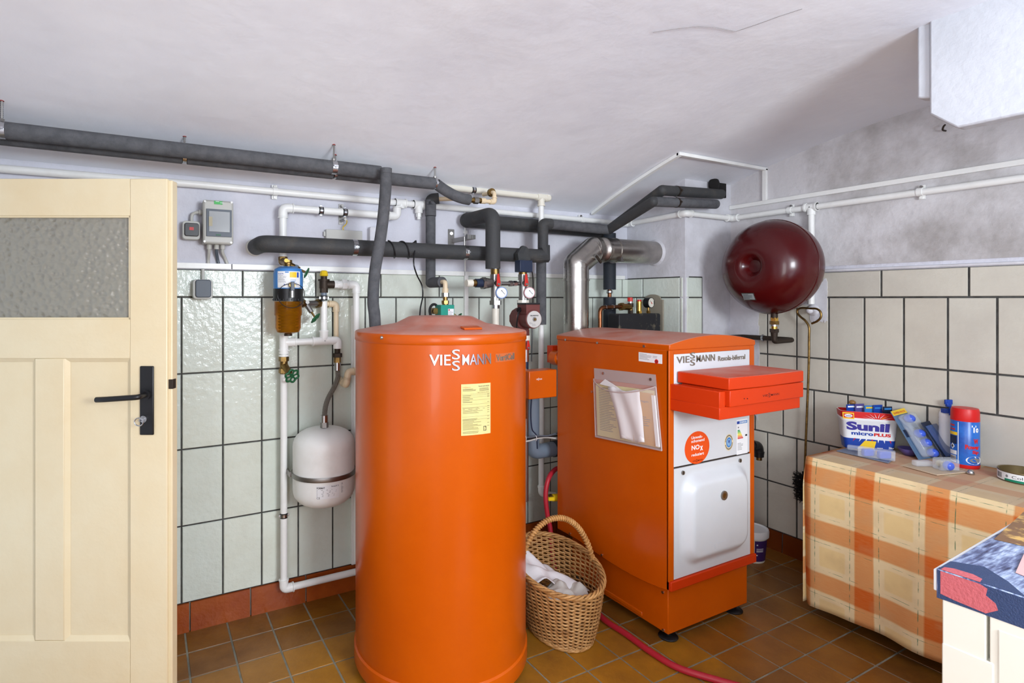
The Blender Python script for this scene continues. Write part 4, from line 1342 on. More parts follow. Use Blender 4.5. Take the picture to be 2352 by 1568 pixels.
def dial(root, c, n_, r, ring, name='thermometer_dial'):
    c = V(c); n_ = V(n_).normalized(); u = V((0, 0, 1)).cross(n_).normalized() * 1.0; w_ = n_.cross(u)
    mb = MB()
    mb.cyl(c - n_ * .014, c, r, ring, 28); mb.cyl(c, c + n_ * .003, r * .86, 'label', 28)
    mp = lambda a, b_, h: c + n_ * (.003 + h) + u * a + w_ * b_
    mb.slab(mp, -r * .05, r * .05, 0, 0, 0, .001, 'ink')
    hx = .55 * r; hy = -.45 * r
    s = 1 if u.x < 0 else -1
    mb.tube([mp(-.0, .35 * r, .001), mp(hx * 1, -.25 * r, .001)], .0009, 'ink', 6)
    mb.cyl(mp(0, .35 * r, 0), mp(0, .35 * r, .002), .0022, 'ink', 8)
    for k in range(7):
        a = PI * 1.1 + k * PI * .8 / 6
        mb.tube([mp(math.cos(a) * r * .62, math.sin(a) * r * .62, .0008), mp(math.cos(a) * r * .74, math.sin(a) * r * .74, .0008)], .0005, 'ink', 4)
    return mb.build(name, root)


def ball_valve(label, x, loc_y, gauge_ring, navy=False):
    g = thing('ball_valve', label, 'valve', q(x, 700))
    mb = MB(); vcyl(mb, x, 612, 620, 8, 'steel'); vcyl(mb, x, 618, 632, 10, 'brass'); mb.build('brass_nut', g)
    mb = MB(); vcyl(mb, x, 630, 643, 11.5, 'dullsteel', n=8); vcyl(mb, x, 640, 695, 9.5, 'dullsteel'); vcyl(mb, x, 682, 696, 10.5, 'dullsteel', n=6)
    c = q(x, 650); mb.cyl(c, c + V((0.0, -.035, 0)), .014, 'dullsteel'); mb.build('valve_body', g)
    p = q(x + 7, 652, YQ - .04)
    mb = MB(); mp = plane_map((p.x, YQ - .038, p.z), (1, 0, 0), (0, 0, 1), (0, -1, 0))
    mb.prism([(-.009, -.010), (.009, -.010), (.012, .006), (.004, .046), (-.003, .048), (-.006, .040), (-.008, .006)], mp, 0, .006, 'redp')
    mb.cyl(mp(0, -.001, .004), mp(0, -.001, .011), .006, 'dullsteel', 8)
    mb.build('lever', g, bevel=.0015, label='red lever')
    dial(g, q(x + 15, 672, YQ - .035), (-.45, -1, 0), .027, gauge_ring)
    mb = MB(); mb.cyl(q(x, 672), q(x + 15, 672, YQ - .03), .008, 'dullsteel'); mb.build('dial_stem', g)
    return g


bl = mat('blue_dial_ring', (60, 110, 180), .35); rd = mat('red_dial_ring', (150, 60, 70), .35)
g1 = ball_valve('nickel ball valve with red lever and blue-rimmed dial, under the black pipe', 1137, 0, bl)
mb = MB(); vcyl(mb, 1138, 690, 700, 14, 'dullsteel', n=6); vcyl(mb, 1138, 699, 708, 9.5, 'steel'); mb.build('union_nut', g1)
g2 = ball_valve('nickel ball valve with red lever and red-rimmed dial, above the pump', 1201, 0, rd)
mb = MB(); vcyl(mb, 1201, 689, 700, 14, 'ivory', n=8); mb.build('union_nut', g2, label='cream union nut')
# white pipe below the left valve
mb = MB(); mb.cyl(q(1138, 706), q(1138, 706) + V((0, 0, -.45)), .0165, 'ivory', 18)
tag(mb.build('water_pipe'), 'cream pipe going straight down from the blue-rimmed valve behind the tank', 'pipe')
# cross connection with the overflow valve on the left
ov = thing('overflow_valve', 'black overflow valve with a white end knob left of the blue-rimmed valve', 'valve', q(1095, 650))
mb = MB(); mb.cyl(q(1128, 650), q(1112, 650), .020, 'dullsteel', 18, .027); mb.hexnut(q(1114, 650), q(1106, 650), .028, 'dullsteel'); mb.build('valve_body', ov)
mb = MB(); mb.cyl(q(1108, 650), q(1092, 650), .020, 'navy', 18); mb.cyl(q(1092, 650), q(1083, 650), .016, 'brass', 18); mb.build('barrel', ov)
mb = MB(); mb.cyl(q(1084, 650), q(1071, 650), .018, 'ivory', 18, .016); mb.build('end_knob', ov, label='white end knob')
mb = MB(); mb.cyl(q(1150, 651), q(1192, 651), .0095, 'dullsteel', 14); mb.hexnut(q(1169, 651), q(1176, 651), .014, 'dullsteel'); mb.hexnut(q(1178, 651), q(1186, 651), .0135, 'steel')
tag(mb.build('connecting_pipe'), 'short nickel pipe linking the two dial valves', 'pipe')
# navy valve motor
nb = thing('valve_motor', 'small dark blue motor housing above the red-rimmed valve, with a foam wedge on top', 'valve motor', q(1201, 618))
mb = MB(); a = q(1193, 597, 2.16); b_ = q(1222, 625, 2.16); mb.box((a.x, 2.155, b_.z), (b_.x, 2.20, a.z), 'navy'); mb.build('housing', nb, bevel=.003)
mb = MB(); mb.tube([q(1203, 600, 2.22), q(1198, 585, 2.22), q(1205, 570, 2.225)], [.038, .034, .022], 'foamb', 7); mb.build('foam_wedge', nb, smooth=20)
mb = MB(); mb.tube(catmull([q(1221, 618, 2.18), q(1224, 640, 2.2), q(1224, 690, 2.24), q(1222, 760, 2.25), q(1221, 830, 2.22)], 6), .0028, 'black', 8)
tag(mb.build('motor_cable'), 'thin black cable hanging from the dark blue motor housing', 'cable')
# circulation pump
pu_ = thing('circulation_pump', 'brown-red circulation pump with a round silver face, half behind the tank', 'pump', q(1208, 760))
fc = q(1226, 733, 2.06); fd = V((-.08, -1, 0)).normalized()
bx = fc - fd * .10
mb = MB(); mb.cyl(fc, fc - fd * .085, .040, 'pumpred', 32); mb.cyl(fc - fd * .07, fc - fd * .135, .052, 'pumpred', 12); mb.cyl(fc, fc - fd * .012, .0425, 'pumpred', 32)
vcyl(mb, 1203, 697, 770, 12, 'pumpred'); mb.build('motor_body', pu_, bevel=.002)
mb = MB(); side = V((0, 0, 1)).cross(fd).normalized()
top = fc - fd * .045 + V((0, 0, .045)); mb.obox(top, side * .036, fd * .040, V((0, 0, .022)), 'pumpred'); mb.obox(top + V((0, 0, .025)), side * .037, fd * .041, V((0, 0, .004)), 'black'); mb.build('terminal_box', pu_, bevel=.002)
mb = MB(); mp = lambda a, b_, h: fc + fd * h + side * a + V((0, 0, b_))
mb.cyl(fc, fc + fd * .004, .038, 'facem', 36); mb.cyl(fc + fd * .004, fc + fd * .009, .010, 'steel', 20); mb.cyl(fc + fd * .009, fc + fd * .012, .006, 'brass', 12)
letters(mb, 'GRUNDFOS', mp, -.022, .022, .014, .020, .0045, 'ink', .04); print_lines(mb, mp, -.026, -.008, -.022, -.012, 3, .0042); print_lines(mb, mp, -.012, .014, -.031, -.020, 4, .0042, seed=3); print_lines(mb, mp, -.016, .018, .008, .012, 1, .0042)
mb.build('face_plate', pu_, label='round silver name plate')
mb = MB(); mb.cyl(q(1200, 706, 2.15), q(1192, 712, 2.12), .012, 'black'); mb.tube(catmull([q(1196, 710, 2.12), q(1190, 722, 2.08), q(1187, 745, 2.09), q(1186, 770, 2.1)], 6), .004, 'black', 8); mb.build('power_lead', pu_)
# ball valve below the pump
g3 = thing('ball_valve', 'steel ball valve with red lever below the pump, at the tank edge', 'valve', q(1206, 850))
mb = MB(); vcyl(mb, 1208, 757, 770, 8, 'pumpred'); vcyl(mb, 1207, 770, 781, 10.5, 'ivory', n=8); mb.build('union_nut', g3)
mb = MB(); vcyl(mb, 1206, 780, 830, 9, 'steel'); vcyl(mb, 1206, 822, 846, 8, 'navy'); vcyl(mb, 1206, 845, 1150, 8, 'dullsteel'); mb.build('valve_body', g3)
p = q(1212, 797, YQ - .03); mp = plane_map((p.x, YQ - .03, p.z), (1, 0, 0), (0, 0, 1), (0, -1, 0))
mb = MB(); mb.prism([(-.009, -.012), (.009, -.012), (.010, .004), (.003, .032), (-.004, .032), (-.009, .004)], mp, 0, .006, 'redp'); mb.cyl(mp(0, -.003, .004), mp(0, -.003, .010), .006, 'dullsteel', 8); mb.build('lever', g3, bevel=.0015, label='red lever')
# orange actuator box
oa = thing('actuator_box', 'small orange sheet-metal box between tank and boiler', 'box', onY(1240, 911, 2.05))
a = onY(1215, 853, 2.04); b_ = onY(1279, 911, 2.04)
mb = MB(); mb.box((a.x, 2.04, b_.z), (b_.x, 2.11, a.z), 'orange'); mb.build('housing', oa, bevel=.004)
mb = MB(); mp = plane_map((a.x, 2.04, b_.z), (1, 0, 0), (0, 0, 1), (0, -1, 0)); viessmann(mb, mp, .040, .072, .088, .006, .0004, 'label', 0, .03); mb.build('lettering', oa, smooth=0)
mb = MB(); mb.cyl((a.x + .0, 2.075, b_.z - .09), (a.x + .0, 2.075, b_.z), .012, 'brass'); mb.build('stem', oa)
# blue-grey plastic elbow pipe
gp = thing('insulated_pipe', 'blue-grey lagged pipe bending right behind the boiler, below the small orange box', 'insulated pipe', onY(1222, 1055, 2.26))
gx2 = onY(1222, 1000, 2.26).x; gz = onY(1230, 1037, 2.26).z
mb = MB(); mb.tube(fillet([V((gx2, 2.26, onY(1222, 912, 2.26).z)), V((gx2, 2.26, gz)), V((gx2 + .10, 2.26, gz))], .04, 8), .036, 'greyp', 24); mb.build('riser', gp, smooth=60)
mb = MB(); mb.cyl((gx2 + .09, 2.26, gz), (gx2 + .30, 2.26, gz), .037, 'greyp', 24); mb.cyl((gx2 + .13, 2.26, gz), (gx2 + .30, 2.26, gz), .041, 'foamn', 20); mb.build('branch', gp)
# wires tied together
for i, (dy, lab) in enumerate(((0, 'upper'), (5, 'middle'), (10, 'lower'))):
    mb = MB(); pts = [onY(1200, 1004 + dy, 2.14), onY(1215, 1004 + dy * .8, 2.14), onY(1235, 1001 + dy * .5, 2.14), onY(1255, 1001 + dy * .3, 2.14), onY(1275, 996 + dy, 2.15), onY(1298, 990 + dy * 1.6, 2.17)]
    mb.tube(catmull(pts, 6), .0042, ('dgrey', 'black', 'grey')[i], 8)
    if i == 0:
        for x in (1206, 1230): mb.tube([onY(x + .4 * math.cos(t), 1004, 2.14) + V((0, .011 * math.cos(t), .013 * math.sin(t) - .004)) for t in [j * PI / 6 for j in range(12)]], .0014, 'label', 6, closed=True)
    tag(mb.build('cable'), '%s strand of the tied cable bundle between tank and boiler' % lab, 'cable', 'cable bundle between tank and boiler')
mb = MB(); mb.tube(catmull([onY(1221, 912, 2.12), onY(1219, 950, 2.13), onY(1222, 985, 2.14), onY(1232, 1000, 2.15), onY(1234, 1030, 2.16)], 6), .003, 'navy', 8)
tag(mb.build('cable'), 'thin dark cable hanging below the small orange box', 'cable')
# burner end showing behind the boiler
bu = thing('burner_motor', 'orange-red cast motor end behind the left rear edge of the boiler', 'motor', onY(1277, 850, 2.2))
mb = MB(); a = onY(1268, 794, 2.2); mb.box((a.x, 2.2, a.z - .085), (a.x + .10, 2.24, a.z), 'redor'); mb.build('flange', bu, bevel=.002)
mb = MB(); c = onY(1281, 822, 2.17); mb.tube([c + V((0, -.02, .0)), c + V((0, .03, 0))], .036, 'orange', 20); mb.ball(c + V((0, -.02, 0)), .034, 'orange', 16, (1, .5, 1)); mb.build('motor_cover', bu)

# ================================================================ STORAGE TANK
TX, TY, TR = 0.971, 1.862, 0.3145
taz = math.atan2(-TY, -TX)
tm = cylmap(TX, TY, TR, taz)


def tank_uv(x, y, R=TR):
    """survey sight line -> position round the tank (u) and height (v)"""
    r = ray(x, y)
    A = r.x ** 2 + r.y ** 2; B = -2 * (r.x * TX + r.y * TY); C_ = TX ** 2 + TY ** 2 - R ** 2
    t = (-B - math.sqrt(max(0, B * B - 4 * A * C_))) / (2 * A)
    px_, py_ = r.x * t - TX, r.y * t - TY
    a = math.atan2(py_, px_) - taz
    a = (a + PI) % (2 * PI) - PI
    return a * R, EYE + r.z * t


tank = thing('storage_tank', 'tall orange cylindrical hot water tank with domed dusty lid', 'hot water tank', (TX, TY, 0))
mb = MB()
zr0, zr1, zseam = .035, .062, 1.183
mb.lathe([(TR - .004, .05), (TR, .06), (TR, zseam)], (TX, TY, 0), 'orange', n=128)
mb.build('jacket', tank, smooth=40)
mb = MB(); mb.lathe([(0, .03), (TR + .003, .03), (TR + .005, .036), (TR + .005, .086), (TR, .092)], (TX, TY, 0), 'orange', n=128); mb.build('base_ring', tank)
for a in (.3, 2.4, 4.5):
    mb = MB(); mb.cyl((TX + .27 * math.cos(a), TY + .27 * math.sin(a), 0), (TX + .27 * math.cos(a), TY + .27 * math.sin(a), .035), .03, 'black', 20); mb.build('foot', tank)
mb = MB()
mb.lathe([(TR + .001, zseam - .001), (TR + .003, zseam + .001), (TR + .0025, 1.210), (TR - .001, 1.2145)], (TX, TY, 0), 'orange', n=128)
mb.lathe([(TR - .001, 1.2145), (TR - .05, 1.224), (.18, 1.238), (.165, 1.242), (.120, 1.264), (.112, 1.266), (0, 1.268)], (TX, TY, 0), 'orangetop', n=128)
lid = mb.build('lid', tank, smooth=50)
# little covered slot in the lid
mb = MB()
c = V((TX, TY, 0)) + V((math.cos(taz + .45), math.sin(taz + .45), 0)) * .235
rad = (c - V((TX, TY, 0))).normalized(); tan_ = V((-rad.y, rad.x, 0))
rad2 = (rad * 1 + V((0, 0, -.16))).normalized()
mb.obox(c + V((0, 0, 1.2325)), tan_ * .034, rad2 * .016, V((0, 0, .0035)), 'orange'); mb.build('slot_cover', lid, bevel=.002)
for (x, y) in ((879, 775),):
    u, v = tank_uv(x, y); mb = MB(); mb.cyl(tm(u, v, 0), tm(u, v, .005), .006, 'steel', 12); mb.ball(tm(u, v, .005), .005, 'steel', 10); mb.build('screw', tank)
# raised lettering
u0, v0 = tank_uv(987, 826); u1, v1 = tank_uv(1126, 824)
mb = MB(); viessmann(mb, tm, u0, u1, tank_uv(1050, 826)[1], .034, .0006, 'chrome', .004, .035); mb.build('lettering', tank, smooth=0, label='raised chrome lettering')
u0, v0 = tank_uv(1139, 828); u1, v1 = tank_uv(1180, 813)
vc = (tank_uv(1160, 820)[1])
mb = MB(); mb.slab(tm, u0 - .003, u1 + .003, vc - .014, vc + .014, .0004, .0010, mat('copper_tint_plate', (205, 108, 60), .35, metal=.3), nu=8)
letters(mb, 'VertiCell', tm, u0, u1, vc - .010, vc + .011, .0012, 'pewter', .02, .0015); mb.build('model_lettering', tank, smooth=0)
u0, _ = tank_uv(1059, 900); u1, _ = tank_uv(1126, 900)
v1 = tank_uv(1090, 881)[1]; v0 = tank_uv(1092, 998)[1]
mb = MB(); mb.slab(tm, u0, u1, v0, v1, .0003, .0012, 'gold', nu=16)
W_ = u1 - u0; H_ = v1 - v0
tu = lambda a: u0 + W_ * a
tv = lambda b_: v0 + H_ * b_
viessmann(mb, tm, tu(.04), tu(.30), tv(.935), H_ * .016, .0014, mat('orange_print', (200, 90, 40), .5), 0, .02)
letters(mb, 'VertiCell-HG/A', tm, tu(.56), tu(.95), tv(.935), tv(.96), .0014, 'ink', .02)
gi = mat('olive_print', (96, 88, 52), .6)
print_lines(mb, tm, tu(.05), tu(.5), tv(.86), tv(.91), 3, .0012, gi, short=.7, hgt=.45)
print_lines(mb, tm, tu(.60), tu(.95), tv(.85), tv(.915), 4, .0012, gi, short=.8, hgt=.4, seed=5)
letters(mb, '7307170210119576', tm, tu(.52), tu(.94), tv(.815), tv(.835), .0014, gi)
for b_ in (.80, .775, .74, .68, .60, .54, .36, .30): mb.slab(tm, tu(.03), tu(.97), tv(b_), tv(b_ + .003), .0012, .0014, gi, nu=12)
print_lines(mb, tm, tu(.05), tu(.45), tv(.63), tv(.79), 5, .0012, gi, short=.5, seed=7); print_lines(mb, tm, tu(.05), tu(.8), tv(.42), tv(.54), 6, .0012, gi, short=.6, seed=8)
print_lines(mb, tm, tu(.05), tu(.7), tv(.10), tv(.33), 10, .0012, gi, short=.5, seed=9); print_lines(mb, tm, tu(.05), tu(.62), tv(.03), tv(.08), 2, .0012, gi, short=.8, seed=10)
for k_, b_ in enumerate((.775, .745, .72, .62, .54, .50, .46, .42, .34, .28, .21, .15)): mb.slab(tm, tu(.88), tu(.95), tv(b_ + .006), tv(b_ + .013), .0012, .0014, gi, nu=2)
mb.slab(tm, tu(.74), tu(.84), tv(.065), tv(.155), .0012, .0014, 'iron', nu=3); letters(mb, 'B', tm, tu(.755), tu(.825), tv(.075), tv(.145), .0016, 'gold', .05)
mb.build('rating_plate', tank, smooth=0, label='pale gold rating plate')

# ================================================================ BOILER
JX0, JX1, JY0, JY1 = 1.745, 2.262, 1.48, 2.135
JZ0, JZ1 = .224, 1.136
bo = thing('boiler', 'orange floor-standing boiler with white front panels and arched dusty lid', 'boiler', ((JX0 + JX1) / 2, (JY0 + JY1) / 2, 0))
# plinth
mb = MB(); PX0, PX1, PY0, PY1 = 1.778, 2.262, 1.51, 2.10
k_ = .03
mb.prism([(PX0, PY0), (PX1, PY0), (PX1, PY1), (PX0 + .03, PY1), (PX0 - .006, PY0 + .35)], lambda u, v, w_: V((u, v, w_)), .032, JZ0 + .004, 'orange')
mb.obox((PX0 - .004, (PY0 + PY1) / 2 + .05, .052), (.004, 0, 0), (0, .22, 0), (0, 0, .009), 'orange')
pl_o = mb.build('plinth', bo, bevel=.004)
for (x, y) in ((PX0 + .035, PY0 + .03), (PX1 - .05, PY0 + .03), (PX0 + .06, PY1 - .05), (PX1 - .06, PY1 - .05)):
    mb = MB(); mb.lathe([(0, 0), (.036, 0), (.038, .004), (.034, .008), (.012, .012), (.012, .034), (0, .034)], (x, y, 0), 'black', n=28); mb.build('adjustable_foot', bo)
for (x, y) in ((1521, 1360), (1522, 1447)):
    p = onX(x, y, PX0 - .004); mb = MB(); mb.cyl((PX0, p.y, p.z), (PX0 - .004, p.y, p.z), .0055, 'steel', 12); mb.build('screw', bo)
# jacket: two sides, back, frame round the front
mb = MB()
N_ = 14
lo = []
for i in range(N_ + 1):
    t = i / N_; Y = JY0 + (JY1 - JY0) * t
    zb2 = JZ0 - .022 * math.sin(PI * min(1, t * 1.25) ** .8) if t < .8 else JZ0 + .0
    lo.append((Y, zb2))
mb.prism([(Y, z) for Y, z in lo] + [(JY1, JZ1), (JY0, JZ1)], plane_map((JX0, 0, 0), (0, 1, 0), (0, 0, 1), (1, 0, 0)), 0, .012, 'orange')
mb.build('side_panel', bo, bevel=.004)
mb = MB(); mb.box((JX1 - .012, JY0, JZ0), (JX1, JY1, JZ1), 'orange'); mb.build('side_panel', bo, bevel=.003)
mb = MB(); mb.box((JX0 + .012, JY1 - .012, JZ0), (JX1 - .012, JY1 - .001, JZ1), 'orange'); mb.build('rear_panel', bo, bevel=.003)
mb = MB()
FX0, FX1 = JX0 + .026, JX1 - .030
mb.box((JX0, JY0 - .002, JZ0), (FX0, JY0 + .010, JZ1), 'orange'); mb.box((FX1, JY0 - .002, JZ0), (JX1, JY0 + .010, JZ1), 'orange')
mb.box((FX0, JY0 - .002, 1.118), (FX1, JY0 + .010, JZ1), 'orange')
mb.build('front_frame', bo, bevel=.002)
mb = MB(); mb.box((JX0, JY0 - .012, JZ0), (JX1, JY0 + .012, JZ0 + .036), 'redor'); mb.build('front_sill', bo, bevel=.003)
# arched lid
mb = MB()
prof = []
n = 24
for i in range(n + 1):
    t = i / n; X = JX0 - .002 + (JX1 - JX0 + .004) * t
    prof.append((X, 1.156 + .030 * math.sin(PI * t) ** .9))
zl = JZ1 - .002
front = [V((X, JY0 - .006, z)) for X, z in prof]; back = [V((X, JY1 + .004, z)) for X, z in prof]
lf = [V((X, JY0 - .006, zl)) for X, z in prof]; lb = [V((X, JY1 + .004, zl)) for X, z in prof]
m_ = n + 1
mb.add(front + lf, [(i, i + 1, i + 1 + m_, i + m_) for i in range(n)], 'orange')
mb.add(back + lb, [(i, i + 1, i + 1 + m_, i + m_) for i in range(n)], 'orange')
mb.add([front[0], back[0], lb[0], lf[0]], [(0, 1, 2, 3)], 'orange'); mb.add([front[-1], back[-1], lb[-1], lf[-1]], [(0, 1, 2, 3)], 'orange')
mb.add(lf + lb, [tuple(list(range(m_)) + list(range(2 * m_ - 1, m_ - 1, -1)))], 'orange')
mb.add(front + back, [(i, i + 1, i + 1 + m_, i + m_) for i in range(n)], 'orangetop')
ld = mb.build('lid', bo, bevel=.004, smooth=40)
for (x, y) in ((1299, 780), (1372, 787), (1479, 795), (1359, 899)):
    p = onX(x, y, JX0 - .003); mb = MB(); mb.cyl((JX0, p.y, p.z), (JX0 - .005, p.y, p.z), .0055, 'steel', 12); mb.build('screw', bo)
for (x, y) in ((1309, 1225), (1382, 1274)):
    p = onX(x, y, JX0 - .001); mb = MB(); mb.cyl((JX0, p.y, p.z), (JX0 - .004, p.y, p.z), .005, 'steel', 12); mb.build('screw', bo)
# white front panels
mb = MB(); mb.box((FX0, JY0 - .001, .688), (FX1, JY0 + .009, 1.118), 'panelw'); up = mb.build('upper_panel', bo, bevel=.002, label='white upper front panel')
mb = MB(); mb.box((FX0, JY0 + .002, .682), (FX1, JY0 + .008, .69), 'iron'); mb.build('panel_joint', bo)
# pressed lower door
mb = MB()
DX0, DX1, DZ0, DZ1 = FX0, FX1, .262, .682
ngx, ngz = 56, 56


def door_h(X, Z):
    cx, cz = (1.800 + 2.212) / 2, (.292 + .660) / 2
    hx, hz, r = (2.212 - 1.800) / 2, (.660 - .292) / 2, .09
    dx = abs(X - cx) - (hx - r); dz = abs(Z - cz) - (hz - r)
    d = math.hypot(max(dx, 0), max(dz, 0)) + min(max(dx, dz), 0) - r
    t = min(1, max(0, -d / .050)); return .034 * (t * t * (3 - 2 * t))


vs = []
for j in range(ngz + 1):
    for i in range(ngx + 1):
        X = DX0 + (DX1 - DX0) * i / ngx; Z = DZ0 + (DZ1 - DZ0) * j / ngz
        vs.append(V((X, JY0 - .003 - door_h(X, Z), Z)))
fs = [(j * (ngx + 1) + i, j * (ngx + 1) + i + 1, (j + 1) * (ngx + 1) + i + 1, (j + 1) * (ngx + 1) + i) for j in range(ngz) for i in range(ngx)]
mb.add(vs, fs, 'panelw')
c4 = [V((DX0, JY0 + .008, DZ0)), V((DX1, JY0 + .008, DZ0)), V((DX1, JY0 + .008, DZ1)), V((DX0, JY0 + .008, DZ1))]
g4 = [vs[0], vs[ngx], vs[-1], vs[ngz * (ngx + 1)]]
mb.add(c4 + g4, [(0, 1, 5, 4), (1, 2, 6, 5), (2, 3, 7, 6), (3, 0, 4, 7)], 'panelw')
dr = mb.build('burner_door', bo, smooth=60, label='white pressed door with rounded bulge')
p = onY(1662, 1137, JY0 - .037)
mb = MB(); mb.lathe([(0, .003), (.010, .003), (.011, .008), (.018, .008), (.019, -.006)], (p.x, p.y + .003, p.z), 'dullsteel', (0, -1, 0), 28); mb.cyl((p.x, p.y, p.z), (p.x, p.y - .004, p.z), .011, 'brass', 16); mb.build('peep_hole', dr)
for (x, y) in ((1568, 1085), (1699, 1057)):
    p = onY(x, y, JY0 - .004); mb = MB(); mb.cyl((p.x, JY0 - .002, p.z), (p.x, JY0 - .008, p.z), .008, 'dullsteel', 16); mb.obox((p.x, JY0 - .0085, p.z), (.001, 0, 0), (0, .001, 0), (0, 0, .007), 'iron'); mb.build('screw', dr)
mb = MB(); p = onY(1655, 1250, JY0 - .037); mb.prism(rounded_rect(p.x - .035, p.x + .035, p.z - .010, p.z + .010, .004), lambda u, v, w_: V((u, JY0 - .0372 - w_, v)), 0, .0012, 'panelw'); mb.build('embossed_field', dr)
# lettering and stickers of the front
fp = plane_map((0, JY0 - .001, 0), (1, 0, 0), (0, 0, 1), (0, -1, 0))
fq = lambda x, y: (onY(x, y, JY0 - .001).x, onY(x, y, JY0 - .001).z)
dxs = .010   # the stickers sit on the panel, measured from its own left edge
U = lambda x, y: (fq(x, y)[0] + dxs, fq(x, y)[1])
a = U(1549, 824); b_ = U(1637, 822)
mb = MB(); viessmann(mb, fp, a[0], b_[0], U(1590, 824)[1], .026, .0003, 'pewter', .0025, .035); mb.build('lettering', up, smooth=0)
a = U(1645, 827); b_ = U(1707, 812)
mb = MB(); letters(mb, 'Rexola-biferral', fp, a[0], min(b_[0], FX1 - .004), a[1] - .004, b_[1] - .002, .0003, 'pewter', .006, .002); mb.build('model_lettering', up, smooth=0)
c = U(1597, 1028); R1 = U(1625, 1028)[0] - c[0]
rr = .082
mb = MB(); cxs, czs = c[0], c[1]
orc = mat('orange_sticker', (226, 78, 14), .45)
mb.prism([(cxs + R1 * math.cos(2 * PI * i / 40) * 1.0, czs + (.0635) * math.sin(2 * PI * i / 40)) for i in range(40)], fp, .0002, .0008, orc)
L_ = lambda s, x0, x1, z0, z1, m='label', b0=.02: letters(mb, s, fp, cxs + R1 * x0, cxs + R1 * x1, czs + .0635 * z0, czs + .0635 * z1, .0010, m, b0)
L_('Umwelt-', -.48, .42, .56, .74); L_('schonend', -.48, .58, .34, .52); L_('NO', -.46, .18, -.12, .18, b0=.03); L_('x', .22, .46, -.22, .06, b0=.03); L_('reduziert', -.46, .54, -.50, -.32)
viessmann(mb, fp, cxs - R1 * .38, cxs + R1 * .45, czs - .0635 * .80, .0635 * .10, .0010, 'maroon', 0, .03); mb.build('round_sticker', up, smooth=0, label='round orange sticker with white words')
c = U(1670, 1016); mb = MB(); Re = .027
cir = lambda r, k=36, sx=1.0: [(c[0] + r * sx * math.cos(2 * PI * i / k), c[1] + r * 1.25 * math.sin(2 * PI * i / k)) for i in range(k)]
mb.prism(cir(Re), fp, .0002, .0006, mat('beige_sticker', (222, 208, 170), .5)); mb.prism(cir(Re * .62), fp, .0006, .0009, 'blue')
mb.prism(cir(Re * .40), fp, .0009, .0011, mat('pale_blue_print', (150, 190, 220), .5))
mb.prism(cir(Re * .16, 16), lambda u, v, w_: fp(u, v + Re * .20, w_), .0011, .0013, 'dblue'); mb.slab(fp, c[0] - Re * .05, c[0] + Re * .05, c[1] - Re * .35, c[1] + Re * .15, .0011, .0013, 'dblue'); mb.slab(fp, c[0] - Re * .24, c[0] + Re * .24, c[1] - Re * .02, c[1] + Re * .06, .0011, .0013, 'dblue')
for i in range(34):
    a_ = 2 * PI * i / 34
    if i % 17 in (0, 1): continue
    mb.slab(lambda u, v, w_, a_=a_: fp(c[0] + (Re * .82 + v) * math.cos(a_) - u * math.sin(a_), c[1] + 1.25 * ((Re * .82 + v) * math.sin(a_) + u * math.cos(a_)), w_), -.0014, .0014, -.0022, .0022, .0006, .0008, 'ink')
mb.build('eco_label', up, smooth=0, label='round beige and blue label')
a = U(1688, 965); b_ = U(1713, 1040)
mb = MB(); ex0, ex1, ez0, ez1 = a[0], min(b_[0], FX1 - .003), b_[1], a[1]
eW, eH = ex1 - ex0, ez1 - ez0
mb.slab(fp, ex0, ex1, ez0, ez1, .0002, .0006, 'label')
E_ = lambda u0, u1, v0, v1, m: mb.slab(fp, ex0 + eW * u0, ex0 + eW * u1, ez0 + eH * v0, ez0 + eH * v1, .0006, .0008, m)
E_(.02, .25, .88, .96, 'dblue'); E_(.27, .97, .88, .96, 'blue'); letters(mb, 'ENERGIA', fp, ex0 + eW * .32, ex0 + eW * .92, ez0 + eH * .895, ez0 + eH * .945, .0009, 'label', .03)
for i, cc in enumerate([(0, 150, 80), (80, 180, 70), (180, 210, 60), (240, 230, 40), (240, 180, 40), (230, 110, 40), (210, 40, 40)]):
    E_(.08, .28 + .05 * i, .68 - .038 * i, .71 - .038 * i, mat('energy_bar_%s' % 'abcdefg'[i], cc, .5))
E_(.78, .96, .50, .55, 'ink'); E_(.1, .2, .76, .80, 'inkl')
print_lines(mb, fp, ex0 + eW * .08, ex0 + eW * .62, ez0 + eH * .12, ez0 + eH * .34, 6, .0006)
mb.build('energy_label', up, smooth=0)
# control box on the front
CB = thing.__name__
mb = MB(); TX0, TX1, TYF, TZ0, TZ1 = 1.752, 2.228, 1.271, .909, 1.007
mb.box((TX0, TYF, TZ0), (TX1, JY0, .952), 'redor'); mb.box((TX0, TYF, .95), (TX0 + .030, JY0, TZ1), 'redor'); mb.box((TX0 + .03, TYF + .02, .95), (TX1, JY0, .958), 'redor')
tr = mb.build('control_tray', bo, bevel=.0025, label='red-orange tray of the control box')
mb = MB(); mb.box((TX0 + .040, TYF - .012, .952), (TX1 + .002, TYF + .19, 1.010), 'redor'); mb.box((TX0 + .031, TYF + .006, .955), (TX0 + .041, JY0 - .01, 1.006), 'redor'); mp_ = mb.build('control_panel', tr, bevel=.003)
mb = MB(); mpn = plane_map((0, TYF - .012, 0), (1, 0, 0), (0, 0, 1), (0, -1, 0))
a = onY(1751, 909, TYF - .012); b_ = onY(1789, 905, TYF - .012); viessmann(mb, mpn, a.x, b_.x, a.z, .008, .0003, 'maroon', 0, .03)
for x in (1709, 1716): p = onY(x, 915, TYF - .012); mb.cyl((p.x, TYF - .011, p.z), (p.x, TYF - .0135, p.z), .0022, 'maroon', 8)
mb.build('lettering', mp_, smooth=0)
mb = MB()
lz0, lz1 = 1.012, 1.054
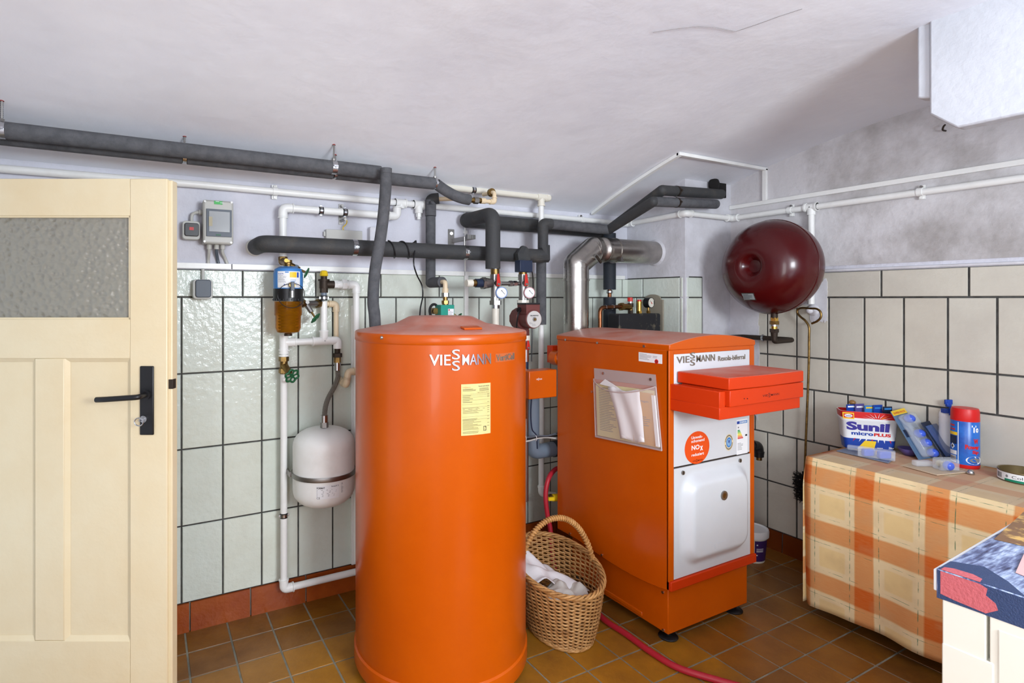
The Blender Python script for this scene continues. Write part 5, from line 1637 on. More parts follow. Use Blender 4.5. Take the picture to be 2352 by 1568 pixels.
xs_ = [(TX0 + .034, TYF - .014), (TX0 + .34, TYF - .020), (TX1 + .003, TYF - .014), (TX1 + .003, JY0 - .004), (TX0 + .034, JY0 - .004)]
mb.prism([(TX0 + .034, TYF - .012), (TX0 + .26, TYF - .020), (TX1 + .003, TYF - .012), (TX1 + .003, JY0 - .006), (TX0 + .034, JY0 - .006)], lambda u, v, w_: V((u, v, w_)), lz0, lz1 - .001, 'redor')
lidc = mb.build('control_lid', tr, bevel=.003)
mb = MB(); mb.prism([(TX0 + .037, TYF - .009), (TX0 + .26, TYF - .017), (TX1, TYF - .009), (TX1, JY0 - .009), (TX0 + .037, JY0 - .009)], lambda u, v, w_: V((u, v, w_)), lz1 - .0012, lz1 + .0002, 'redortop'); mb.build('lid_top', lidc, label='dusty lid top')
# white sticker and document pouch on the side
sp = plane_map((JX0, 0, 0), (0, -1, 0), (0, 0, 1), (-1, 0, 0))     # u = -Y
sq = lambda x, y: (-onX(x, y, JX0).y, onX(x, y, JX0).z)
a = sq(1467, 807); b_ = sq(1521, 838)
mb = MB(); mb.slab(sp, a[0], b_[0], b_[1] + .004, a[1] - .002, .0002, .0008, 'label'); mb.prism([(sq(1508, 830)[0] + .009 * math.cos(t), sq(1508, 830)[1] + .009 * math.sin(t)) for t in [i * PI / 10 for i in range(20)]], sp, .0008, .0011, 'redprint')
letters(mb, '23', sp, sq(1508, 830)[0] - .005, sq(1508, 830)[0] + .005, sq(1508, 830)[1] - .004, sq(1508, 830)[1] + .004, .0013, 'ink', .03)
print_lines(mb, sp, a[0] + .004, a[0] + .07, b_[1] + .012, a[1] - .006, 5, .0008); print_lines(mb, sp, b_[0] - .045, b_[0] - .01, a[1] - .020, a[1] - .010, 2, .0008, seed=4)
mb.build('sticker', bo, smooth=0, label='white service sticker with a red dot')

po = thing('document_pouch', 'clear plastic pouch with papers screwed to the side of the boiler', 'pouch', onX(1440, 1030, JX0 - .02))
clear = mat('clear_plastic', (236, 226, 222), .12, trans=.0, alpha=.22)
clearb = mat('cloudy_plastic', (196, 176, 172), .25, alpha=.75)
TLp, TRp, BRp, BLp = sq(1365, 845), sq(1506, 860), sq(1522, 1033), sq(1370, 1001)


def pm(s, t, w_):
    """s across 0..1, t up 0..1 on the pouch"""
    u = (BLp[0] + (BRp[0] - BLp[0]) * s) * (1 - t) + (TLp[0] + (TRp[0] - TLp[0]) * s) * t
    v = (BLp[1] + (BRp[1] - BLp[1]) * s) * (1 - t) + (TLp[1] + (TRp[1] - TLp[1]) * s) * t
    return sp(u, v, w_)


mb = MB(); mb.slab(pm, 0, 1, .84, 1.0, .001, .0022, clearb); mb.slab(pm, 0, 1, 0, .84, .001, .0016, clear); mb.build('back_sheet', po, smooth=0)
# bulging front sheet, sagging at its mouth
mb = MB(); n = 24; k2 = 14; vs = []
for j in range(k2 + 1):
    for i in range(n + 1):
        s = i / n; tt = (.84 - .12 * math.sin(PI * s) ** .8) * j / k2 + .0
        b_ = .006 + .045 * math.sin(PI * s) ** .7 * (j / k2) ** .8 + .006 * math.sin(PI * s)
        vs.append(pm(s, tt, b_))
fs = [(j * (n + 1) + i, j * (n + 1) + i + 1, (j + 1) * (n + 1) + i + 1, (j + 1) * (n + 1) + i) for j in range(k2) for i in range(n)]
mb.add(vs, fs, clear); rim = [vs[k2 * (n + 1) + i] for i in range(n + 1)]
mb.tube(rim, .0028, clearb, 8); mb.slab(pm, 0, 1, -.012, .012, .002, .009, clearb)
mb.tube([pm(1, 0, .006), pm(1, .84, .006)], .0028, clearb, 8); mb.tube([pm(0, 0, .006), pm(0, .84, .006)], .0022, clearb, 8)
mb.build('front_sheet', po, smooth=60)
for s, t in ((.17, .94), (.93, .93)): 
    mb = MB(); mb.cyl(pm(s, t, .002), pm(s, t, .006), .006, 'steel', 12); mb.build('screw', po)
yp = mat('yellowed_paper', (216, 204, 158), .7)
ye = mat('brown_envelope', (206, 160, 100), .7)
mb = MB(); mb.slab(pm, .03, .97, .02, .78, .0025, .0045, yp); print_lines(mb, pm, .08, .36, .10, .74, 26, .0045, 'inkl', short=.6, hgt=.35); print_lines(mb, pm, .84, .93, .10, .70, 24, .0045, 'inkl', short=.8, seed=2)
tag(mb.build('document', smooth=0), 'yellowed printed sheet at the back of the plastic pouch', 'paper')
mb = MB(); mb.slab(pm, .62, .96, .03, .74, .006, .0085, ye); print_lines(mb, pm, .74, .90, .28, .42, 5, .0085, 'inkl'); letters(mb, 'Unterlagen', pm, .66, .88, .60, .635, .0087, 'inkl', .01)
tag(mb.build('envelope', smooth=0), 'brown envelope on the right of the plastic pouch', 'envelope')
mb = MB(); mb.slab(pm, .94, .985, .04, .72, .004, .0125, 'paper'); tag(mb.build('document', smooth=0), 'thin stack of sheets at the right edge of the plastic pouch', 'paper')
mb = MB()
fold = [(.30, .74, .012), (.62, .76, .016), (.80, .73, .013), (.84, .05, .010), (.66, .03, .020), (.44, .10, .016)]
vs = []; n = 16
for j in range(n + 1):
    t = .05 + .70 * j / n
    x0 = .44 - .16 * (j / n) ** 2.2; x1 = .80 - .04 * (j / n)
    for i in range(9):
        s = x0 + (x1 - x0) * i / 8
        vs.append(pm(s, t + .02 * math.sin(i), .014 + .006 * math.sin(i * 1.1 + j * .18) + (.003 if i < 3 else 0)))
mb.add(vs, [(j * 9 + i, j * 9 + i + 1, (j + 1) * 9 + i + 1, (j + 1) * 9 + i) for j in range(n) for i in range(8)], 'paper')
o = mb.build('document', smooth=60); tag(o, 'folded white paper standing in the middle of the plastic pouch', 'paper')
md = o.modifiers.new('thickness', 'SOLIDIFY'); md.thickness = .001
mb = MB(); mb.prism([(.12, .78), (.48, .74), (.36, .80), (.22, .86)], pm, .010, .012, 'paper'); tag(mb.build('document', smooth=0), 'white sheet corner sticking up at the mouth of the plastic pouch', 'paper')

# ================================================================ FLUE
YFL = 2.27
fl = thing('flue_pipe', 'stainless steel flue rising behind the boiler and bending into the chimney', 'flue', (onY(1323, 760, YFL).x, YFL, 1.0))
fxx = onY(1323, 680, YFL).x
RF = 28.5 * 2.93 / 1291
zf_ = lambda y: onY(1323, y, YFL).z
ze = onY(1440, 577, YFL).z
e1 = V((fxx, YFL, zf_(632))); e2 = V((onY(1376, 577, YFL).x, YFL, ze))
mb = MB(); mb.cyl((fxx, YFL, 1.0), (fxx, YFL, zf_(668)), RF, 'flue', 40); mb.build('lower_pipe', fl)
mb = MB(); mb.cyl((fxx, YFL, zf_(672)), (fxx, YFL, zf_(612)), RF * 1.02, 'flue', 40); mb.cyl((fxx, YFL, zf_(645)), (fxx, YFL, zf_(640)), RF * 1.07, 'flue', 40); mb.cyl((fxx, YFL, zf_(615)), (fxx, YFL, zf_(611)), RF * 1.06, 'flue', 40)
mb.build('socket_pipe', fl)
J1 = V((fxx, YFL, zf_(607))); J2 = V((onY(1363, 577, YFL).x, YFL, ze))
k1, k2_ = J1, J2
mb = MB(); mb.cyl((fxx, YFL, zf_(614)), J1, RF * 1.03, 'flue', 40); mb.ball(J1, RF * 1.03, 'flue', 40); mb.cyl(J1, J2, RF * 1.03, 'flue', 40); mb.ball(J2, RF * 1.03, 'flue', 40); mb.cyl(J2, (e2.x + .05, YFL, ze), RF * 1.03, 'flue', 40)
for (p_, d_) in ((J1.lerp(J2, .04), (J2 - J1)), (J1.lerp(J2, .9), (J2 - J1))):
    d_ = (d_.normalized() + (V((0, 0, 1)) if p_.z < (J1.z + J2.z) / 2 else V((1, 0, 0)))).normalized()
    mb.cyl(p_ - d_ * .0012, p_ + d_ * .0012, RF * 1.06, 'flue', 40)
mb.build('elbow', fl, smooth=50)
mb = MB(); mb.cyl((e2.x + .045, YFL, ze), (CHX + .03, YFL, ze), RF, 'flue', 40); mb.build('horizontal_pipe', fl)
for x in (1386, 1410):
    X = onY(x, 577, YFL).x
    mb = MB(); mb.cyl((X - .004, YFL, ze), (X + .004, YFL, ze), RF * 1.06, 'flue', 40)
    if x == 1410:
        mb.cyl((X + .008, YFL - RF * .6, ze - RF * .9), (X + .03, YFL - RF * .6, ze - RF * .9), .006, 'dullsteel', 8); mb.obox((X, YFL - RF * .75, ze - RF * .8), (.008, 0, 0), (0, .010, 0), (0, 0, .012), 'dullsteel')
    mb.build('locking_band', fl)
mm = (k1 + k2_) / 2; 
mb = MB(); c = mm + V((.01, -RF * 1.03, -.005)); mb.cyl(c, c + V((0, -.012, 0)), .016, 'dullsteel', 16); mb.obox(c + V((.012, -.012, -.012)), V((.022, 0, -.022)) * .8, V((0, .004, 0)), V((.004, 0, .004)), 'iron'); mb.build('inspection_latch', fl)
mb = MB(); mb.lathe([(RF * 1.0, -.012), (RF * 1.18, 0), (RF * 1.28, .012)], (CHX - .003, YFL, ze), 'whitem', (1, 0, 0), 40); mb.build('plaster_collar', fl)

# ================================================================ SAFETY GROUP BEHIND THE BOILER
YGp = 2.21
sgm = thing('safety_group', 'black insulated safety group with red-capped valves behind the boiler', 'safety group', onY(1470, 757, YGp))
a = onY(1422, 721, 2.17); b_ = onY(1517, 757, 2.17)
shell = mat('worn_black_shell', (30, 30, 34), .6, col2=(120, 112, 92), nscale=22, nlo=.58, nhi=.72)
mb = MB(); mb.prism(rounded_rect(a.x, b_.x, b_.z - .12, a.z, .012), fy, 2.17, 2.25, shell); mb.build('insulating_shell', sgm, bevel=.004)
g = lambda x, y: onY(x, y, YGp)
cl_ = lambda mb_, x, y0, y1, rp, m, n=16: mb_.cyl(g(x, y0), V((g(x, y0).x, YGp, g(x, y1).z)), rp * 3.06 / 1291, m, n)
mb = MB(); cl_(mb, 1448, 722, 696, 5, 'brass'); cl_(mb, 1448, 722, 712, 6.5, 'iron', 6); cl_(mb, 1448, 705, 696, 6.5, 'iron'); cl_(mb, 1448, 697, 690, 5, 'steel'); 
mb.cyl(g(1425, 704), g(1446, 705), .017, 'brass', 16); mb.hexnut(g(1424, 704), g(1431, 704), .021, 'brass'); s1_ = mb.build('relief_valve', sgm)
mb = MB(); cl_(mb, 1447, 692, 683, 6, 'redp', 10); mb.build('red_cap', sgm, bevel=.001)
mb = MB(); cl_(mb, 1468, 720, 692, 5.5, 'brassb'); cl_(mb, 1468, 720, 714, 6.5, 'brassb', 6); cl_(mb, 1468, 696, 694, 6.5, 'brassb'); mb.build('air_vent', sgm)
mb = MB(); cl_(mb, 1468, 692, 688, 5, 'redp', 12); mb.build('red_cap', sgm)
dg = V((.15, -1, 0)).normalized(); c = g(1491, 695)
mb = MB(); mb.cyl(c + V((0, .02, 0)), c + dg * .012, .029, 'black', 28); cl_(mb, 1489, 722, 706, 3, 'brass'); cl_(mb, 1489, 720, 713, 5, 'brass', 6); pg = mb.build('pressure_gauge', sgm)
side = V((0, 0, 1)).cross(dg).normalized(); mb = MB(); f_ = c + dg * .012; mpg = lambda u, v, w_: f_ + dg * w_ + side * u + V((0, 0, v))
mb.cyl(f_, f_ + dg * .002, .0255, 'ivory', 28); mb.tube([mpg(-.013, .012, .003), mpg(0, 0, .003)], .0008, 'ink', 5); mb.tube([mpg(-.004, .004, .003), mpg(.004, -.006, .003)], .002, 'redp', 6)
for k in range(9):
    t = PI * 1.3 - k * PI * 1.6 / 8; mb.tube([mpg(math.cos(t) * .019, math.sin(t) * .019, .0022), mpg(math.cos(t) * .0225, math.sin(t) * .0225, .0022)], .0005, 'ink', 4)
mb.build('dial', pg)
XPl = CHX - .016
a = onX(1475, 690, XPl); b_ = onX(1522, 757, XPl); mx = (a.y + b_.y) / 2; zt2 = onX(1500, 688, XPl).z
poly = [(b_.y, 1.0), (a.y, 1.0), (a.y, zt2)] + [(mx + (a.y - b_.y) * .40 * math.cos(t), zt2 + .030 * math.sin(t)) for t in [PI * i / 12 for i in range(13)]] + [(b_.y, zt2)]
mb = MB(); mb.prism(poly, plane_map((XPl, 0, 0), (0, 1, 0), (0, 0, 1), (1, 0, 0)), 0, .010, mat('grey_brown_plate', (150, 142, 126), .6))
tag(mb.build('mounting_plate', bevel=.001), 'grey-brown plate with a rounded top behind the pressure gauge', 'plate')
cpw = thing('copper_pipe', 'thin copper pipe bending down in front of the black-lagged pipe behind the boiler', 'pipe', onY(1378, 757, YGp))
pc = [g(1378, 790), g(1378, 706), g(1400, 706), g(1424, 704)]
pc = [V((g(1378, 760).x, YGp, 1.0)), g(1378, 706), g(1426, 704)]
mb = MB(); mb.tube(fillet(pc, .03), .0105, 'copper', 16); mb.build('pipe_run', cpw, smooth=60)
for f in (.25, .6):
    p = pc[1].lerp(pc[2], f); mb = MB(); mb.cyl(p - V((.002, 0, 0)), p + V((.002, 0, 0)), .0125, 'steel'); mb.build('solder_ring', cpw)

# ================================================================ RED HOSE
hz = .012
hp = [onY(1290, 1074, 2.22), onY(1275, 1078, 2.21), onY(1260, 1098, 2.18), onY(1253, 1135, 2.17), onY(1257, 1180, 2.16), onY(1264, 1216, 2.15), V((1.71, 2.10, .03)), V((1.735, 2.02, hz))]
hp += [V((1.725, 1.90, hz)), onZ(1382, 1417, hz), onZ(1440, 1457, hz), onZ(1500, 1500, hz), onZ(1560, 1534, hz), onZ(1650, 1562, hz), onZ(1760, 1592, hz)]
mb = MB(); mb.tube(catmull(hp, 8), .0115, 'hose', 14)
tag(mb.build('garden_hose', smooth=60), 'red rubber hose from behind the boiler past the basket across the floor', 'hose')

# ================================================================ WICKER BASKET
BX, BY, BA, BBb = 1.478, 1.815, .238, .166
bask = thing('wicker_basket', 'oval wicker basket with an arched handle between tank and boiler', 'basket', (BX, BY, 0))
rot = math.radians(-14)
mj = V((-math.sin(rot), math.cos(rot), 0)); mn = V((math.cos(rot), math.sin(rot), 0))


def bpt(a, h, off=0.0):
    """h 0..1 up the side; a = angle from the front"""
    sc = .70 + .30 * (h ** .75)
    ra = BA * sc + off; rb = BBb * sc + off
    zrim = .252 - .022 * math.cos(a)
    p = V((BX, BY, 0)) + V((.0, -.02, 0)) * (1 - h) - mj * math.cos(a) * ra + mn * math.sin(a) * rb
    p.z = .006 + (zrim - .006) * h
    return p


NS = 44
rows = 30
for part in range(1):
    mb = MB()
    for r_ in range(rows):
        h = (r_ + .5) / rows * .95 + .01
        t = .66 + random.random() * .6
        br_ = random.random()
        tint = (min(1, t), min(1, t * (.93 + .05 * br_)), min(1, t * (.86 + .08 * br_)))
        pts = []
        for i in range(NS * 2):
            a = 2 * PI * i / (NS * 2)
            off = .0042 * math.cos(PI * i + PI * r_ * 1.0) if i % 2 == 0 or True else 0
            ph_ = (i + r_ * 2) % 4
            off = .0062 * (1, 0, -1, 0)[(i + 2 * (r_ % 2)) % 4]
            pts.append(bpt(a, h + random.uniform(-.0015, .0015), off))
        mb.tube(pts, .0035, 'wicker', 6, closed=True, tint=tint)
for i in range(NS // 1):
    a = 2 * PI * i / NS * 1.0 + PI / NS
    t = .75 + random.random() * .3
    mb.tube([bpt(a, h) for h in (0, .25, .5, .75, 1)], .0030, 'wicker', 6, tint=(min(1, t), min(1, t) * .96, min(1, t) * .9))
mb.build('woven_side', bask, smooth=60)
for nm, h, rr_, turns, amp in (('rim', 1.0, .0045, 44, .008), ('base_rim', .012, .0042, 30, .006)):
    mb = MB()
    for s in range(4):
        pts = []
        n = turns * 6
        for i in range(n):
            a = 2 * PI * i / n
            f = a * turns / 4 + s * PI / 2
            p = bpt(a, h, amp * math.cos(f)) + V((0, 0, amp * .8 * math.sin(f)))
            pts.append(p)
        t = .85 + .1 * s * .5
        mb.tube(pts, rr_, 'wicker', 6, closed=True, tint=(min(1, t), min(1, t * .95), min(1, t * .86)))
    mb.build(nm, bask, smooth=60)
mb = MB(); 
ring_ = [bpt(2 * PI * i / 40, 0) + V((0, 0, .006)) for i in range(40)]
mb.add(ring_ + [p + V((0, 0, .006)) for p in ring_], [tuple(range(39, -1, -1)), tuple(range(40, 80))] + [(i, (i + 1) % 40, 40 + (i + 1) % 40, 40 + i) for i in range(40)], 'wicker', (.6, .55, .45)); mb.build('bottom', bask)
# handle: core wrapped in cane
mb = MB(); hpts = []
for i in range(61):
    t = i / 60
    a0 = bpt(PI / 2, .95); b0 = bpt(-PI / 2, .95)
    p = a0.lerp(b0, t); p = p + V((0, 0, .195 * math.sin(PI * t) ** .75)) - (a0 - b0).normalized() * .012 * math.sin(2 * PI * t) * -1
    hpts.append(p)
mb.tube(hpts, .0085, 'wicker', 12, tint=(.8, .7, .55))
wr_ = []
acc = []
for i in range(len(hpts) * 10):
    f = i / 10; k = min(int(f), len(hpts) - 2); p = hpts[k].lerp(hpts[k + 1], f - k) if k + 1 < len(hpts) else hpts[-1]
    d = (hpts[k + 1] - hpts[k]).normalized(); u = mj; v_ = d.cross(u)
    an = i * 2 * PI / 14
    acc.append(p + (u * math.cos(an) + v_ * math.sin(an)) * .0095)
mb.tube(acc, .0036, 'wicker', 5, tint=(1, .93, .80))
mb.build('handle', bask, smooth=60)
# white bags inside
def crumple(pts_fn, nu, nv, m, name, label, cat, th=.0015, seed=1):
    vs = []
    for j in range(nv + 1):
        for i in range(nu + 1):
            vs.append(pts_fn(i / nu, j / nv))
    mb_ = MB(); mb_.add(vs, [(j * (nu + 1) + i, j * (nu + 1) + i + 1, (j + 1) * (nu + 1) + i + 1, (j + 1) * (nu + 1) + i) for j in range(nv) for i in range(nu)], m)
    o_ = mb_.build(name, smooth=60)
    md_ = o_.modifiers.new('thickness', 'SOLIDIFY'); md_.thickness = th
    tag(o_, label, cat); return o_
Y0 = .0
def bagA(s, t):
    a = V((1.345, 1.80, .205)); b_ = V((1.36, 1.98, .265)); c_ = V((1.59, 1.74, .135)); d_ = V((1.54, 1.93, .155))
    p = (a * (1 - s) + c_ * s) * (1 - t) + (b_ * (1 - s) + d_ * s) * t
    return p + V((0, 0, noise.noise(V((s * 4, t * 4, 1.3))) * .035 + .02 * math.sin(PI * s)))
def bagB(s, t):
    a = V((1.36, 1.70, .185)); b_ = V((1.35, 1.82, .19)); c_ = V((1.52, 1.66, .165)); d_ = V((1.58, 1.78, .16))
    p = (a * (1 - s) + c_ * s) * (1 - t) + (b_ * (1 - s) + d_ * s) * t
    return p + V((0, 0, noise.noise(V((s * 5, t * 3, 5.3))) * .03 + .012 * math.sin(PI * t)))
crumple(bagA, 24, 18, 'paper', 'paper_bag', 'crumpled white paper standing at the back of the wicker basket', 'paper')
crumple(bagB, 24, 18, mat('grey_white_paper', (206, 204, 196), .8), 'paper_bag', 'flattened greyish paper lying towards the front inside the wicker basket', 'paper')

# ================================================================ RIGHT SIDE OF THE ROOM
# red expansion vessel
VY, VZ, VXs = 1.70, 1.488, 2.725
rv = thing('expansion_vessel', 'large round maroon expansion vessel on the corner wall with dimpled front', 'expansion vessel', (VXs, VY, VZ - .23))
Rr = .232
mb = MB()
prof = [(0, -.118), (.010, -.118), (.030, -.120), (.040, -.136), (.052, -.152), (.062, -.157)]
for i in range(1, 15):
    t = i / 14; r_ = .062 + (Rr - .062) * math.sin(t * PI / 2) ** .9
    h = -.157 * max(0, 1 - ((r_ - .062) / (Rr - .062)) ** 2.6) ** (1 / 1.55)
    prof.append((r_, h))
prof.append((Rr + .0005, .004))
prof2 = [(Rr + .0002, .006)]
for i in range(1, 13):
    t = PI / 2 * i / 12; prof2.append((Rr * math.cos(t) ** .8 if i < 12 else 0, .006 + .165 * math.sin(t) ** .9))
mb.lathe(prof, (VXs, VY, VZ), 'maroon', (1, 0, 0), 72); mb.build('front_shell', rv, smooth=40)
mb = MB(); mb.lathe(prof2, (VXs, VY, VZ), 'maroon', (1, 0, 0), 72); mb.build('rear_shell', rv, smooth=40)
mb = MB(); mb.lathe([(Rr + .0005, -.002), (Rr + .0022, 0), (Rr + .0022, .006), (Rr + .0005, .008)], (VXs, VY, VZ), 'maroon', (1, 0, 0), 72); mb.build('seam', rv)
mb = MB()
c = onX(1727, 681, VXs - .118); lu = V((0, -1, 0)); lv = V((.35, 0, 1)).normalized(); ln_ = lu.cross(lv).normalized()
if ln_.x > 0: ln_ = -ln_
lmap = lambda u, v, w_: c + lu * u + lv * v + ln_ * w_ + V((.0, 0, 0))
# label follows the shell: project on the lathe profile
def shell_x(y, z):
    r_ = math.hypot(y - VY, z - VZ)
    return VXs - .157 * max(0, 1 - (max(0, r_ - .062) / (Rr - .062)) ** 2.6) ** (1 / 1.55)
cs = V((0, onX(1727, 681, VXs - .11).y, onX(1727, 681, VXs - .11).z))
def smap(u, v, w_):
    y = cs.y - u; z = cs.z + v
    return V((shell_x(y, z) - .0008 - w_, y, z))
mb.slab(smap, -.034, .034, -.018, .018, 0, .0008, 'dullsteel', nu=8); mb.slab(smap, -.030, .030, -.014, .014, .0008, .0012, mat('silver_label', (150, 158, 158), .4), nu=8)
print_lines(mb, smap, -.025, .025, -.011, .012, 4, .0012, 'ink', th=.0003); mb.build('label', rv, smooth=0)
# fittings under it
ft = thing('vessel_connection', 'brass and dark steel pipe from the maroon vessel down and back to the boiler', 'pipe', (VXs, VY, 1.1))
vz = lambda y: onX(1778, y, VXs + .01).z
VX2 = VXs + .01; vy2 = onX(1778, 740, VX2).y
P_ = lambda z: V((VX2, vy2, z))
mb = MB(); mb.cyl(P_(VZ - Rr + .005), P_(vz(731)), .016, 'iron'); mb.hexnut(P_(vz(729)), P_(vz(737)), .018, 'brassb'); mb.hexnut(P_(vz(737)), P_(vz(745)), .022, 'brass'); mb.cyl(P_(vz(745)), P_(vz(749)), .018, 'steel'); mb.cyl(P_(vz(748)), P_(vz(756)), .014, 'brassb'); mb.hexnut(P_(vz(755)), P_(vz(763)), .021, 'iron'); mb.cyl(P_(vz(762)), P_(vz(775)), .017, 'iron', 16, .014)
mb.build('screw_union', ft)
ex = V((RIGHT - .05, vy2, vz(783)))
mb = MB(); mb.tube(fillet([P_(vz(772)), P_(vz(784)), ex, V((RIGHT - .05, CHY - .10, ex.z + .0)), V((2.60, CHY - .14, ex.z))], .035), .0125, 'iron', 16); mb.build('pipe_run', ft, smooth=60)
p = onX(1752, 781, RIGHT - .05); clamp((RIGHT - .05, p.y, ex.z), (0, 1, 0), .0128, ft, wid=.012, up=(1, 0, 0))
# black outlet elbow
oe = thing('drain_elbow', 'black plastic elbow with a brass end sticking out behind the right edge of the boiler', 'elbow', onY(1742, 1058, 1.80))
g = lambda x, y: onY(x, y, 1.80)
mb = MB(); mb.tube(fillet([V((JX1, 1.80, g(1730, 1022).z)), g(1742, 1021), g(1743, 1048)], .03), .0235, 'black', 18); mb.cyl(g(1743, 1036), g(1743, 1048), .026, 'black', 18, .022); mb.cyl(g(1727, 1022), g(1731, 1022), .026, 'black'); mb.build('elbow', oe, smooth=50)
mb = MB(); mb.cyl(g(1743, 1046), g(1743, 1056), .014, 'brass'); mb.build('brass_end', oe)

# poker / flue brush hanging on the pipe plug
XH = 2.895
h = lambda x, y: onX(x, y, XH)
fb_ = thing('flue_brush', 'long flue brush with a looped wire handle leaning beside the table', 'brush', h(1848, 1112))
loop = [h(1862, 743), h(1861, 735), h(1850, 728), h(1838, 722), h(1831, 714), h(1835, 708), h(1852, 708), h(1875, 709), h(1885, 716), h(1885, 728), h(1876, 737), h(1863, 742)]
loop = catmull(loop, 5)
mb = MB()
mb.tube(catmull([h(1848, 1085), h(1851, 1000), h(1857, 850), h(1858, 780), h(1858, 752), h(1850, 737), h(1838, 727), h(1831, 718), h(1833, 710), h(1842, 707), h(1858, 708), h(1875, 709), h(1884, 716), h(1885, 728), h(1877, 737), h(1864, 743)], 6), .0052, 'brass', 10)
mb.build('wire_handle', fb_, smooth=60)
mb = MB(); rnd = random.Random(5)
top_ = h(1846, 1092); botm = h(1846, 1150); cc = (top_ + botm) / 2
mb.cyl(top_ + V((0, 0, .02)), botm, .008, 'soot')
for i in range(420):
    t = rnd.random(); a = rnd.random() * 2 * PI; z = top_.z + (botm.z - top_.z) * t
    r_ = .052 * (1 - .5 * max(0, t - .6)) * rnd.uniform(.75, 1.05)
    b0 = V((top_.x - .0, top_.y, z)); e_ = b0 + V((math.cos(a) * r_ * .7, math.sin(a) * r_, rnd.uniform(-.02, .02)))
    if e_.x > RIGHT - .012: e_.x = RIGHT - .012
    mb.cyl(b0, e_, .0016, 'soot', 3)
o = mb.build('bristles', fb_, smooth=0); o['kind'] = 'stuff'; o['label'] = 'sooty black bristles'
# hook in the wall
hk = MB(); p = onX(2170, 300, RIGHT - .01); hk.tube(catmull([V((RIGHT, p.y, p.z)), V((RIGHT - .03, p.y, p.z)), V((RIGHT - .034, p.y - .004, p.z + .012)), V((RIGHT - .026, p.y - .006, p.z + .02))], 6), .0035, 'iron', 8)
tag(hk.build('wall_hook'), 'small rusty hook in the right wall below the white board', 'hook')
# cable ducts
dm = MB(); Yd = 1.88
z0d = onX(1672, 479, RIGHT - .01).z
y_a = min(CHY - .006, onX(1672, 479, RIGHT - .01).y)
y_b = onX(2352, 372, RIGHT - .01).y
zA = onX(1690, 476, RIGHT - .01).z; zB_ = onX(2352, 372, RIGHT - .01).z
dm.hexa([(RIGHT - .022, .3, zB_ - .010), (RIGHT - .004, .3, zB_ - .010), (RIGHT - .004, y_a, zA - .010), (RIGHT - .022, y_a, zA - .010),
         (RIGHT - .022, .3, zB_ + .012), (RIGHT - .004, .3, zB_ + .012), (RIGHT - .004, y_a, zA + .012), (RIGHT - .022, y_a, zA + .012)], 'white')
tag(dm.build('cable_duct', bevel=.0015), 'long white cable duct running above the painted pipe on the right wall', 'cable duct')
dm = MB(); yv = onX(1757, 430, RIGHT - .01).y; dm.box((RIGHT - .020, yv - .011, zA + .012), (RIGHT - .004, yv + .011, vault(yv) - .006), 'white')
tag(dm.build('cable_duct', bevel=.0015), 'short upright white cable duct in the upper corner of the right wall', 'cable duct')
dm = MB(); Xd = onY(1542, 363, 1.90).x
dm.box((Xd, yv - .011, vault(yv) - .016), (RIGHT - .004, yv + .011, vault(yv) + .0), 'white')
tag(dm.build('cable_duct', bevel=.0015), 'white cable duct across the ceiling above the sooty opening', 'cable duct')
dm = MB(); pts_a = []
n = 10
for i in range(n):
    y0_ = yv + (BACK - .02 - yv) * i / n; y1_ = yv + (BACK - .02 - yv) * (i + 1) / n
    a0_, a1_ = vault(y0_), vault(y1_)
    dm.hexa([(Xd, y0_, a0_ - .017), (Xd + .022, y0_, a0_ - .017), (Xd + .022, y1_, a1_ - .017), (Xd, y1_, a1_ - .017),
             (Xd, y0_, a0_ - .001), (Xd + .022, y0_, a0_ - .001), (Xd + .022, y1_, a1_ - .001), (Xd, y1_, a1_ - .001)], 'white')
tag(dm.build('cable_duct'), 'white cable duct following the ceiling slope down to the back wall', 'cable duct')

# ---------------------------------------------------------------- bucket
bk = thing('paint_bucket', 'white plastic bucket with purple label on the floor behind the boiler', 'bucket', (2.74, 1.80, 0))
BXX, BYY = 2.735, 1.80
mb = MB(); mb.lathe([(0, .002), (.058, .002), (.070, .135)], (BXX, BYY, 0), 'ivory', n=40); mb.build('tub', bk)
mb = MB(); mb.lathe([(.0705, .128), (.077, .128), (.078, .152), (.075, .162), (.070, .162), (.066, .156), (0, .154)], (BXX, BYY, 0), 'label', n=40); mb.build('lid', bk, smooth=50)
baz = math.atan2(-BYY, -BXX)
bmap = lambda u, v, w_: V((BXX + (.058 + .012 * v / .133 + w_ + .0004) * math.cos(baz + u / .064), BYY + (.058 + .012 * v / .133 + w_ + .0004) * math.sin(baz + u / .064), v))
mb = MB(); mb.slab(bmap, .012, .085, .012, .118, 0, .0006, mat('purple_print', (62, 36, 96), .45), nu=12)
mb.slab(bmap, -.05, .012, .012, .118, 0, .0005, mat('cream_print', (222, 214, 180), .5), nu=10)
mb.prism([(-.012 + .018 * math.cos(t), .09 + .020 * math.sin(t)) for t in [i * PI / 12 for i in range(24)]], bmap, .0006, .001, 'dblue')
for v in (.062, .068, .076): mb.slab(bmap, .020, .055, v, v + .003, .0006, .0009, 'label', nu=6)
for v in (.095, .042): mb.slab(bmap, .020, .026, v, v + .006, .0006, .0009, 'label', nu=2)
mb.build('label', bk, smooth=0)

